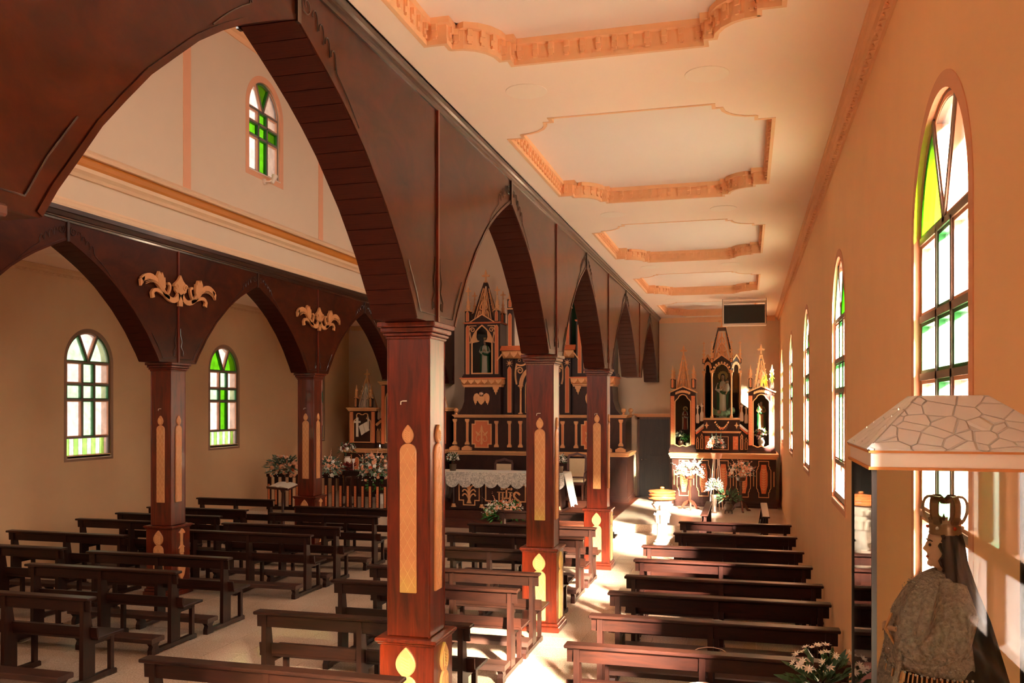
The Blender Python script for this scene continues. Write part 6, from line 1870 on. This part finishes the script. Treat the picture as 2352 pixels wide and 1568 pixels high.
t = thing('votive_candle', 'small lit votive candle on the shelf of the left side altar', 'candle', (-9.66, 22.18, 1.64))
MB().lathe([(0.03, 0), (0.032, 0.05), (0.025, 0.05)], seg=12).build('cup', 'ceramic', t, True)
MB().lathe([(0.004, 0.05), (0.012, 0.07), (0.008, 0.09), (0.001, 0.11)], seg=8).build('flame', 'flame', t, True)

rl = thing('altar_rail', 'dark wooden altar rail with carved salmon balusters under flowers before the left altar', 'railing', (-9.43, 18.6, PZ))
WB(rl).box(-10.98, -9.06, 18.57, 18.64, 1.13, 1.20).build('top_rail', 'benchv', rl)
WB(rl).box(-8.50, -7.92, 18.57, 18.64, 1.13, 1.20).build('top_rail', 'benchv', rl)
mb = WB(rl); mb.prism([(-9.10, 1.20), (-9.02, 1.24), (-9.02, 1.31), (-8.52, 1.31), (-8.52, 1.24), (-8.46, 1.20)], 'y', 18.57, 18.64); mb.build('gate_top', 'benchv', rl)
WB(rl).box(-10.98, -7.92, 18.575, 18.635, 0.36, 0.44).build('bottom_rail', 'benchv', rl)
bal = None
for k in range(17):
    x = -10.92 + k * 0.1845
    b_ = WB(rl).box(x - 0.042, x + 0.042, 18.585, 18.625, 0.44, 1.14).build('baluster', 'benchv', rl)
    il = WB(rl).box(x - 0.026, x + 0.026, 18.575, 18.586, 0.48, 0.96).build('inlay', 'salmon', b_)
    tw = WB(rl)
    for q in range(12): tw.strip([(x - 0.024, 0.49 + q * 0.039), (x + 0.024, 0.49 + q * 0.039 + 0.02)], 0.010, 'y', 18.569, 18.577)
    o = tw.build('twist_carving', 'gold', b_); o['kind'] = 'stuff'
def rail_flowers(label, x, w, h, cols, seed, leafm='leafg'):
    t = thing('flower_arrangement', label, 'flowers', (x, 18.605, 1.20))
    MB().box(-0.12, 0.12, -0.05, 0.05, 0.0, 0.06).build('trough', 'standwood', t)
    bouquet(t, (0, -0.04, 0.15), (w * 1.12, 0.17, h * 1.2), cols, 150, 210, leafm, 0.15, 0.030, spikes=6, spmat='petalp', rs=1.75, low=-0.7, sm=0.016)
rail_flowers('trailing arrangement of dusty peach roses on the rail end by the left wall', -10.55, 0.36, 0.24, {'petalp': 42, 'petalo': 3}, 1)
rail_flowers('mixed pale roses and greenery on the rail just right of the left column', -9.42, 0.34, 0.22, {'petalp': 26, 'petalw': 18}, 2)
rail_flowers('tall peach and white flower arrangement on the rail nearest the main column', -8.22, 0.36, 0.30, {'petalp': 38, 'petalw': 24, 'petalo': 4}, 3)
t = thing('calla_arrangement', 'dark red leaf and white calla lily rising among the rail flowers', 'flowers', (-9.06, 18.98, PZ))
MB().lathe([(0.06, 0), (0.09, 0.05), (0.07, 0.4), (0.05, 0.6), (0.07, 0.8)], seg=14).build('pedestal', 'standwood', t, True)
MB().lathe([(0.005, 0.95), (0.02, 1.10), (0.06, 1.20), (0.07, 1.22)], 0.12, 0, 0, 10, 0.6, 1.0).build('calla', 'petalw', t, True)
fl_ = MB(); leaves(fl_, (0, 0, 0.98), (0.14, 0.1, 0.10), 26, 0.16, 0.05, 0.3); o = fl_.build('red_leaves', 'petalr', t); o['kind'] = 'stuff'
vs_ = thing('vase_stand', 'dark square plant stand behind the altar rail', 'plant stand', (-9.58, 20.0, PZ))
MB().box(-0.16, 0.16, -0.16, 0.16, 0.97, 1.0).build('top', 'altar', vs_); MB().box(-0.03, 0.03, -0.03, 0.03, 0.04, 0.97).build('post', 'altar', vs_); MB().box(-0.14, 0.14, -0.14, 0.14, 0, 0.04).build('foot', 'altar', vs_)
v = vase('flower_vase', 'silver vase of white flowers standing high behind the altar rail', (-9.58, 20.0, PZ + 1.0), [(0.07, 0), (0.085, 0.015), (0.06, 0.04), (0.09, 0.1), (0.08, 0.15), (0.06, 0.18), (0.08, 0.21), (0.07, 0.21)], 'ceramic')
bouquet(v, (0, 0, 0.36), (0.22, 0.16, 0.20), {'petalw': 22, 'petalr': 7}, 60, 90, 'leaf', 0.10, 0.018, rs=1.1, low=-0.1)
t = thing('potted_palm', 'green fern in a pale pot behind the rail balusters', 'plant', (-8.95, 20.6, PZ))
MB().lathe([(0.10, 0), (0.14, 0.22), (0.13, 0.24)], seg=14).build('pot', 'ceramic', t, True)
fl_ = MB(); leaves(fl_, (0, 0, 0.45), (0.3, 0.25, 0.3), 150, 0.22, 0.02, 0.4); o = fl_.build('fronds', 'leafb', t); o['kind'] = 'stuff'
t = thing('potted_palm', 'taller leafy plant with white buds behind the rail beside the fern', 'plant', (-8.45, 20.9, PZ))
MB().lathe([(0.10, 0), (0.13, 0.2), (0.12, 0.22)], seg=14).build('pot', 'bronze', t, True)
bouquet(t, (0, 0, 0.62), (0.22, 0.2, 0.34), {'petalw': 6}, 30, 130, 'leaf', 0.16, 0.022, up=0.5)
# lectern with the open book
t = thing('lectern', 'slender turned wooden lectern before the altar rail', 'lectern', (-9.97, 17.55, 0))
MB().lathe([(0.17, 0), (0.17, 0.03), (0.05, 0.06), (0.035, 0.12), (0.045, 0.28), (0.03, 0.32), (0.042, 0.36), (0.025, 0.42), (0.034, 0.7), (0.025, 0.86), (0.06, 0.93), (0.09, 0.96)], seg=14).build('turned_post', 'standwood', t, True)
tp = MB(); tp.m = Matrix.Translation((0, 0, 1.02)) @ Matrix.Rotation(math.radians(12), 4, 'X') @ Matrix.Rotation(math.radians(-10), 4, 'Z')
tp.box(-0.29, 0.29, -0.19, 0.19, -0.025, 0.0).box(-0.29, 0.29, -0.2, -0.185, -0.02, 0.03); tp.build('desk', 'standwood', t)
bk = thing('open_book', 'large open book lying on the slender lectern', 'book', (-9.97, 17.55, 1.02))
for e in (1, -1):
    pg = MB(); pg.m = Matrix.Rotation(math.radians(12), 4, 'X') @ Matrix.Rotation(math.radians(-10), 4, 'Z')
    pf = [(0.0, 0.012), (e * 0.06, 0.05), (e * 0.15, 0.045), (e * 0.27, 0.02), (e * 0.27, 0.005), (0.0, 0.004)]
    pg.prism(pf, 'y', -0.17, 0.17); pg.build('pages', 'page', bk)
cv_ = MB(); cv_.m = Matrix.Rotation(math.radians(12), 4, 'X') @ Matrix.Rotation(math.radians(-10), 4, 'Z'); cv_.box(-0.28, 0.28, -0.18, 0.18, 0.0005, 0.005); cv_.build('cover', 'robe_red', bk)

# spotlight under the clerestory window
t = thing('spotlight', 'small pale spotlight on a wall bracket below the high clerestory window', 'lamp', (xw, 13.8, 6.74))
MB().lathe([(0.055, 0), (0.05, 0.03), (0.02, 0.035)], seg=14).build('wall_plate', 'white', t, True)
t.children[0].rotation_euler = (0, PI / 2, 0)
MB().tube([(0.02, 0, 0), (0.10, 0.02, 0.0), (0.12, 0.06, 0.03)], 0.016, 6).build('arm', 'white', t, True)
MB().tube([(0.12, 0.07, -0.02), (0.14, 0.12, 0.10), (0.145, 0.13, 0.13)], [0.03, 0.05, 0.055], 12).build('lamp_head', 'white', t, True)

# fluorescent tie marks on column shafts: small pale wall clips
for i, (x, y, z, lab) in enumerate(((XR, YCR[1], 2.83, 'small pale adhesive hook on the front of the nearest column'), (XR, YCR[2], 2.70, 'small pale adhesive hook on the front of the second column'), (XR, YCR[3], 2.66, 'small pale adhesive hook on the column nearest the font'), (XL, YCL[1], 2.75, 'thin curved pale hook on the far column in front of wall benches'), (XL, YCL[2], 2.75, 'thin curved pale hook on the far column by the altar rail'))):
    t = thing('wall_hook', lab, 'hook', (x - 0.02 + (0.0 if i else -0.02), y - 0.171, z), 0, 'pale hooks on the columns')
    MB().tube([(-0.022, -0.004, -0.02), (-0.018, -0.008, 0.004), (0.0, -0.01, 0.008), (0.03, -0.008, 0.008)], 0.0045, 5).build('hook', 'white', t, True)

# ------------------------------------------------------------------ glass case with the crowned statue, beside the camera
M['frost'], nt, b = new_mat('patterned_frosted_glass')
n, l = nt.nodes, nt.links
b.inputs['Base Color'].default_value = lin((240, 234, 228)); b.inputs['Roughness'].default_value = 0.3
b.inputs['Transmission Weight'].default_value = 0.25
tc = n.new('ShaderNodeTexCoord'); vo = n.new('ShaderNodeTexVoronoi'); vo.feature = 'DISTANCE_TO_EDGE'; vo.inputs['Scale'].default_value = 24.0
l.new(tc.outputs['Object'], vo.inputs['Vector'])
mr = n.new('ShaderNodeMapRange'); mr.inputs[1].default_value = 0.0; mr.inputs[2].default_value = 0.035; l.new(vo.outputs['Distance'], mr.inputs[0])
bp = n.new('ShaderNodeBump'); bp.inputs['Strength'].default_value = 0.9; bp.inputs['Distance'].default_value = 0.004; l.new(mr.outputs[0], bp.inputs['Height']); l.new(bp.outputs[0], b.inputs['Normal'])
M['lead'] = flat('dark_lead_came', (58, 50, 44), 0.5, metal=0.3)
M['velvet'] = flat('dark_maroon_velvet', (44, 14, 10), 0.9, var=0.2, scale=20)
M['lacedress'] = flat('beaded_white_lace', (176, 156, 140), 0.8, var=0.55, scale=90, bump=1.0)
M['veil'] = flat('black_hair_and_veil', (22, 13, 10), 0.7, var=0.2, scale=20)
M['silver'] = flat('tarnished_silver_gilt', (150, 118, 86), 0.35, metal=0.6, var=0.15, scale=40)
M['bead'] = flat('glass_bead', (220, 210, 200), 0.15, metal=0.4, var=0.1)
M['ruby'] = flat('red_glass_jewel', (190, 60, 24), 0.15)
gx0, gx1, gy0, gy1 = 0.21, 0.52, 1.62, 1.92
gc = thing('glass_case', 'glass display case with hipped frosted roof close to the camera on the right', 'display case', ((gx0 + gx1) / 2, (gy0 + gy1) / 2, 1.86))
WB(gc).box(gx0 - 0.01, gx1 + 0.01, gy0 - 0.01, gy1 + 0.01, 1.86, 1.90).build('base', 'white', gc)
for x in (gx0, gx1):
    for y in (gy0, gy1): WB(gc).box(x - 0.004, x + 0.004, y - 0.004, y + 0.004, 1.90, 2.70).build('corner_post', 'lead', gc)
WB(gc).box(gx0 + 0.004, gx1 - 0.004, gy0 - 0.0015, gy0 + 0.0015, 1.90, 2.695).build('glass_panel', 'glass', gc)
WB(gc).box(gx0 + 0.004, gx1 - 0.004, gy1 - 0.0015, gy1 + 0.0015, 1.90, 2.695).build('glass_panel', 'glass', gc)
WB(gc).box(gx0 - 0.0015, gx0 + 0.0015, gy0 + 0.004, gy1 - 0.004, 1.90, 2.695).build('glass_panel', 'glass', gc)
WB(gc).box(gx1 - 0.0015, gx1 + 0.0015, gy0 + 0.004, gy1 - 0.004, 1.90, 2.695).build('glass_panel', 'glass', gc)
def ring(mb, d, z0, z1, th=0.012):
    mb.box(gx0 - d, gx1 + d, gy0 - d, gy0 - d + th, z0, z1).box(gx0 - d, gx1 + d, gy1 + d - th, gy1 + d, z0, z1).box(gx0 - d, gx0 - d + th, gy0 - d + th, gy1 + d - th, z0, z1).box(gx1 + d - th, gx1 + d, gy0 - d + th, gy1 + d - th, z0, z1)
mb = WB(gc); ring(mb, 0.006, 2.694, 2.722); mb.build('eave_band', 'white', gc)
mb = WB(gc); ring(mb, 0.010, 2.691, 2.696); mb.build('eave_fillet', 'gold_band', gc)
mb = WB(gc); ring(mb, 0.010, 2.720, 2.725); mb.build('eave_fillet', 'gold_band', gc)
rx0, rx1, ry0, ry1 = 0.305, 0.417, 1.755, 1.86
ez, tz = 2.724, 2.816
e4 = [(gx0 - 0.01, gy0 - 0.01, ez), (gx1 + 0.01, gy0 - 0.01, ez), (gx1 + 0.01, gy1 + 0.01, ez), (gx0 - 0.01, gy1 + 0.01, ez)]
t4 = [(rx0, ry0, tz), (rx1, ry0, tz), (rx1, ry1, tz), (rx0, ry1, tz)]
for i in range(4):
    j = (i + 1) % 4
    q = WB(gc).add([e4[i], e4[j], t4[j], t4[i]], [(0, 1, 2, 3)]).build('roof_pane', 'frost', gc)
    so = q.modifiers.new('solid', 'SOLIDIFY'); so.thickness = 0.004
    WB(gc).tube([e4[i], t4[i]], 0.0025, 5).build('hip_came', 'lead', gc)
    WB(gc).tube([t4[i], t4[j]], 0.0025, 5).build('hip_came', 'lead', gc)
WB(gc).box(rx0, rx1, ry0, ry1, tz - 0.002, tz + 0.001).build('roof_cap', 'frost', gc)
cb = thing('display_pedestal', 'plain tall wooden cabinet that carries the glass case', 'cabinet', ((gx0 + gx1) / 2, (gy0 + gy1) / 2, 0))
MB().box(-0.17, 0.17, -0.16, 0.16, 0, 1.84).build('body', 'mahog', cb); MB().box(-0.19, 0.19, -0.18, 0.18, 1.83, 1.858).build('top', 'mahog', cb)
# the statue: faces the nave, head about 2.53 m above the floor
vg = thing('crowned_statue', 'crowned statue in white beaded lace with long dark veil inside glass case', 'statue', (0.352, 1.775, 2.08), -PI / 2 + 0.1)
vg.scale = (0.72, 0.72, 0.72)
sb_ = thing('statue_base', 'dark wooden block raising the crowned statue inside glass case', 'plinth', (0.36, 1.77, 1.902)); MB().box(-0.11, 0.11, -0.10, 0.10, 0, 0.15).build('block', 'mahog', sb_); MB().box(-0.12, 0.12, -0.11, 0.11, 0.15, 0.176).build('cap', 'mahog', sb_)
bd = MB()
bd.lathe([(0.06, 0.0), (0.05, 0.25), (0.042, 0.42), (0.055, 0.50), (0.05, 0.555), (0.018, 0.578), (0.017, 0.60)], 0, 0.0, 0, 14, 1.0, 0.75)
bd.lathe([(0.006, 0.578), (0.02, 0.588), (0.030, 0.612), (0.0335, 0.64), (0.032, 0.665), (0.022, 0.688), (0.006, 0.696)], 0, -0.006, 0, 16, 0.92, 1.12)
bd.tube([(0, -0.040, 0.652), (0, -0.050, 0.632), (0, -0.043, 0.627)], [0.004, 0.0065, 0.004], 6)
bd.ball((0, -0.037, 0.613), 0.0085, 9, 6, 1.3, 0.9, 1.0); bd.ball((0, -0.034, 0.597), 0.010, 9, 6); bd.ball((0, -0.036, 0.622), 0.008, 8, 6)
for d in (1, -1):
    bd.tube([(d * 0.055, 0, 0.545), (d * 0.085, -0.02, 0.44), (d * 0.055, -0.09, 0.42), (d * 0.03, -0.125, 0.43)], [0.022, 0.018, 0.013, 0.010], 8)
    for q in range(5): bd.tube([(d * 0.03, -0.125, 0.43), (d * (0.026 - 0.004 * q), -0.14, 0.437 - 0.004 * q), (d * 0.018, -0.15, 0.432 - 0.004 * q)], [0.006, 0.0042, 0.003], 5)
ob = bd.build('body', 'skin', vg, True)
rm = ob.modifiers.new('remesh', 'REMESH'); rm.mode = 'VOXEL'; rm.voxel_size = 0.0042; rm.use_smooth_shade = True
fc = MB()
for d in (1, -1):
    fc.ball((d * 0.0125, -0.0395, 0.645), 0.0042, 7, 5)
    fc.tube([(d * 0.006, -0.042, 0.655), (d * 0.014, -0.041, 0.658), (d * 0.02, -0.036, 0.655)], 0.0014, 4)
fc.build('eyes_and_brows', 'veil', vg, True)
lp = MB(); lp.tube([(-0.008, -0.041, 0.6145), (0, -0.0445, 0.6135), (0.008, -0.041, 0.6145)], 0.0022, 5); lp.build('lips', 'ruby', vg, True)
sk = MB(); sk.lathe([(0.145, 0.0), (0.135, 0.10), (0.11, 0.25), (0.085, 0.38), (0.06, 0.44), (0.05, 0.47)], 0, 0.0, 0, 40, 1.0, 0.9, ribs=13, rd=0.035); sk.build('velvet_skirt', 'velvet', vg, True)
def wavy_sheet(rows, a0, a1, nseg, rip, rp):
    vs, fs = [], []
    for (r, z, cy, sy) in rows:
        for k in range(nseg + 1):
            a = math.radians(a0 + (a1 - a0) * k / nseg)
            q = r * (1 + rp * math.cos(rip * a))
            vs.append((q * math.cos(a), cy + q * math.sin(a) * sy, z))
    for i in range(len(rows) - 1):
        for k in range(nseg): fs.append((i * (nseg + 1) + k, i * (nseg + 1) + k + 1, (i + 1) * (nseg + 1) + k + 1, (i + 1) * (nseg + 1) + k))
    return vs, fs
vl = MB(); vs, fs = wavy_sheet([(0.175, 0.0, 0.02, 0.95), (0.165, 0.12, 0.02, 0.95), (0.145, 0.25, 0.02, 0.95), (0.118, 0.36, 0.02, 0.92), (0.088, 0.46, 0.02, 0.92), (0.062, 0.54, 0.012, 0.95), (0.048, 0.60, 0.004, 1.0), (0.043, 0.65, 0.0, 1.05), (0.034, 0.684, 0.0, 1.05), (0.004, 0.70, 0.0, 1.0)], -22, 202, 36, 15, 0.03)
o = vl.add(vs, fs).build('dark_veil', 'veil', vg, True); so = o.modifiers.new('solid', 'SOLIDIFY'); so.thickness = 0.006
# dark curls in front of the ear
cu = MB()
for e in (1, -1):
    for j in range(5):
        pts = []
        for k in range(15):
            a = k / 14
            pts.append((e * (0.030 + 0.007 * math.cos(k * 1.5 + j * 1.3)), -0.016 + 0.011 * j * 0.6 + 0.005 * math.sin(k * 1.5 + j), 0.672 - 0.13 * a - 0.004 * j))
        cu.tube(pts, [0.0055 * (1 - 0.5 * q / 14) for q in range(15)], 6)
cu.build('curls', 'hairc', vg, True)
lc = MB()
rows = [(0.125, 0.335, -0.01, 0.95), (0.132, 0.36, -0.01, 0.98), (0.122, 0.42, -0.012, 1.0), (0.112, 0.48, -0.012, 0.98), (0.09, 0.53, -0.012, 0.9), (0.055, 0.565, -0.01, 0.9), (0.026, 0.582, -0.006, 0.95)]
vs, fs = wavy_sheet(rows, -200, 20, 40, 11, 0.045)
o = lc.add(vs, fs).build('lace_cape', 'lacedress', vg, True); so = o.modifiers.new('solid', 'SOLIDIFY'); so.thickness = 0.008
sl = MB()
for d in (1, -1):
    sl.tube([(d * 0.06, 0.0, 0.545), (d * 0.098, -0.005, 0.49), (d * 0.108, -0.025, 0.42), (d * 0.085, -0.075, 0.385), (d * 0.05, -0.11, 0.40)], [0.034, 0.052, 0.055, 0.045, 0.03], 12)
sl.build('puffed_sleeves', 'lacedress', vg, True)
sf = MB()
vs, fs = [], []
for i in range(9):
    z = 0.40 - 0.05 * i
    y = -0.115 - 0.012 * i
    for k in range(7):
        vs.append((-0.07 + 0.14 * k / 6 + 0.01 * math.sin(i), y - 0.012 * math.cos(k * 2.1), z))
for i in range(8):
    for k in range(6): fs.append((i * 7 + k, i * 7 + k + 1, (i + 1) * 7 + k + 1, (i + 1) * 7 + k))
o = sf.add(vs, fs).build('lace_scarf', 'lacedress', vg, True); so = o.modifiers.new('solid', 'SOLIDIFY'); so.thickness = 0.006
bdm = MB()
rb = random.Random(3)
for k in range(90):
    a = math.radians(rb.uniform(-180, 10)); i = rb.randrange(len(rows) - 2); f = rb.random()
    r = rows[i][0] * (1 - f) + rows[i + 1][0] * f; z = rows[i][1] * (1 - f) + rows[i + 1][1] * f
    bdm.ball((r * 1.05 * math.cos(a), -0.01 + r * 1.05 * math.sin(a), z), rb.uniform(0.0014, 0.003), 5, 4)
for k in range(34):
    a = math.radians(-195 + 210 * k / 33)
    bdm.ball((0.132 * math.cos(a), -0.01 + 0.13 * math.sin(a), 0.335), 0.0035, 5, 4)
o = bdm.build('beads', 'bead', vg, True); o['kind'] = 'stuff'
fg = MB()
for k in range(40):
    a = math.radians(-190 + 200 * k / 39)
    fg.tube([(0.128 * math.cos(a), -0.01 + 0.125 * math.sin(a), 0.335), (0.132 * math.cos(a), -0.01 + 0.13 * math.sin(a), 0.310)], 0.0022, 4)
o = fg.build('gold_fringe', 'gold', vg, True); o['kind'] = 'stuff'
em = MB()
for d in (1, -1):
    for pts in (bez((d * 0.118, 0.04, 0.30), (d * 0.13, 0.0, 0.25), (d * 0.135, 0.03, 0.18), (d * 0.14, -0.03, 0.10), 14), bez((d * 0.122, -0.03, 0.26), (d * 0.128, -0.08, 0.22), (d * 0.13, 0.0, 0.16), (d * 0.14, -0.06, 0.06), 14)):
        for p in pts:
            r = math.hypot(p[0], p[1] / 0.9); rr = 0.145 - 0.16 * p[2] * 0.9 if p[2] < 0.3 else 0.1
            s_ = (0.150 - 0.145 * p[2]) / max(r, 1e-3)
            em.ball((p[0] * s_, p[1] * s_, p[2]), 0.003, 5, 4)
o = em.build('pearl_embroidery', 'bead', vg, True); o['kind'] = 'stuff'
crn = MB(); crn.lathe([(0.0375, 0.672), (0.0385, 0.676), (0.037, 0.68), (0.038, 0.698), (0.040, 0.702), (0.036, 0.702), (0.0345, 0.672)], 0, 0, 0, 28)
ct = crn.build('crown', 'silver', vg, True)
for k in range(6):
    a = 2 * PI * k / 6 + 0.3
    b3 = MB(); b3.m = Matrix.Rotation(a, 4, 'Z')
    pts = bez((0.037, 0.70), (0.060, 0.725), (0.055, 0.785), (0.022, 0.764), 9) + [(0.004, 0.752)]
    b3.strip(pts, 0.006, 'y', -0.008, 0.008); b3.build('crown_arch', 'silver', ct)
    j = MB(); j.m = b3.m; j.ball((0.040, 0, 0.690), 0.0048, 8, 5); j.build('jewel', 'ruby' if k % 2 == 0 else 'bead', ct, True)
    lf2 = MB(); lf2.m = Matrix.Rotation(a + PI / 6, 4, 'Z'); lf2.prism([(-0.009, 0.700), (0.009, 0.700), (0.010, 0.712), (0.004, 0.710), (0, 0.722), (-0.004, 0.710), (-0.010, 0.712)], 'x', 0.036, 0.039); lf2.build('crown_leaf', 'silver', ct)
cm2 = MB(); cm2.ball((0, 0, 0.758), 0.008, 8, 6); cm2.build('crown_orb', 'silver', ct, True)
sc4 = MB(); sc4.tube([(0.02, -0.135, 0.47), (0.02, -0.15, 0.43), (0.02, -0.11, 0.36)], 0.004, 6); sc4.build('sceptre', 'gold', vg, True)
# white flowers standing beside the case
t = thing('flower_vase', 'spray of small white daisies beside the glass case in the lower right corner', 'flowers', (0.19, 2.44, 0))
MB().lathe([(0.11, 0), (0.11, 0.03), (0.03, 0.06), (0.025, 1.7), (0.06, 1.74), (0.06, 1.76)], seg=12).build('tall_stand', 'standwood', t, True)
MB().lathe([(0.04, 1.76), (0.06, 1.80), (0.05, 1.90), (0.04, 1.94)], seg=14).build('vase', 'ceramic', t, True)
fl_ = MB(); leaves(fl_, (0, 0, 2.05), (0.09, 0.08, 0.10), 120, 0.05, 0.009, 0.4); o = fl_.build('foliage', 'leaf', t); o['kind'] = 'stuff'
daisy = None
rd_ = random.Random(5)
for k in range(44):
    a = rd_.uniform(0, 2 * PI); e = math.asin(rd_.uniform(-0.4, 1))
    d = Vector((math.cos(a) * math.cos(e), math.sin(a) * math.cos(e), math.sin(e)))
    p = Vector((0, 0, 2.04)) + Vector((d.x * 0.10, d.y * 0.09, d.z * 0.135)) * rd_.uniform(0.8, 1.1)
    if daisy is None:
        q = MB()
        for i in range(7):
            b_ = 2 * PI * i / 7
            q.add([(0, 0, 0), (0.006 * math.cos(b_ - 0.35), 0.006 * math.sin(b_ - 0.35), 0.002), (0.0125 * math.cos(b_), 0.0125 * math.sin(b_), 0.003), (0.006 * math.cos(b_ + 0.35), 0.006 * math.sin(b_ + 0.35), 0.002)], [(0, 1, 2, 3)])
        q.ball((0, 0, 0.001), 0.003, 5, 3)
        daisy = q.build('daisy', 'petalw', t, True); o = daisy
    else:
        o = daisy.copy(); COL.objects.link(o); o.parent = t
    o.location = p
    d2 = (d + Vector((0, -0.5, 0.2))).normalized()
    o.rotation_euler = d2.to_track_quat('Z', 'Y').to_euler(); s_ = rd_.uniform(0.8, 1.25); o.scale = (s_, s_, s_)

# pale ribbons left hanging on the middle uprights of four benches
for i, (x, y, lb) in enumerate(((-0.28, 9.98, 'fifth'), (-0.305, 9.07, 'sixth'), (-0.32, 8.04, 'seventh'), (-0.34, 7.01, 'eighth'))):
    t = thing('ribbon', 'thin pale ribbon tied to the middle upright of the %s right aisle bench' % lb, 'ribbon', (x, y - 0.062, 0.66))
    MB().tube([(-0.13, 0.0, -0.03), (-0.10, -0.004, -0.012), (-0.03, -0.006, 0.004), (0.03, -0.006, 0.006), (0.10, -0.004, -0.006), (0.14, 0.0, -0.03)], 0.0045, 5).build('strand', 'white', t, True)
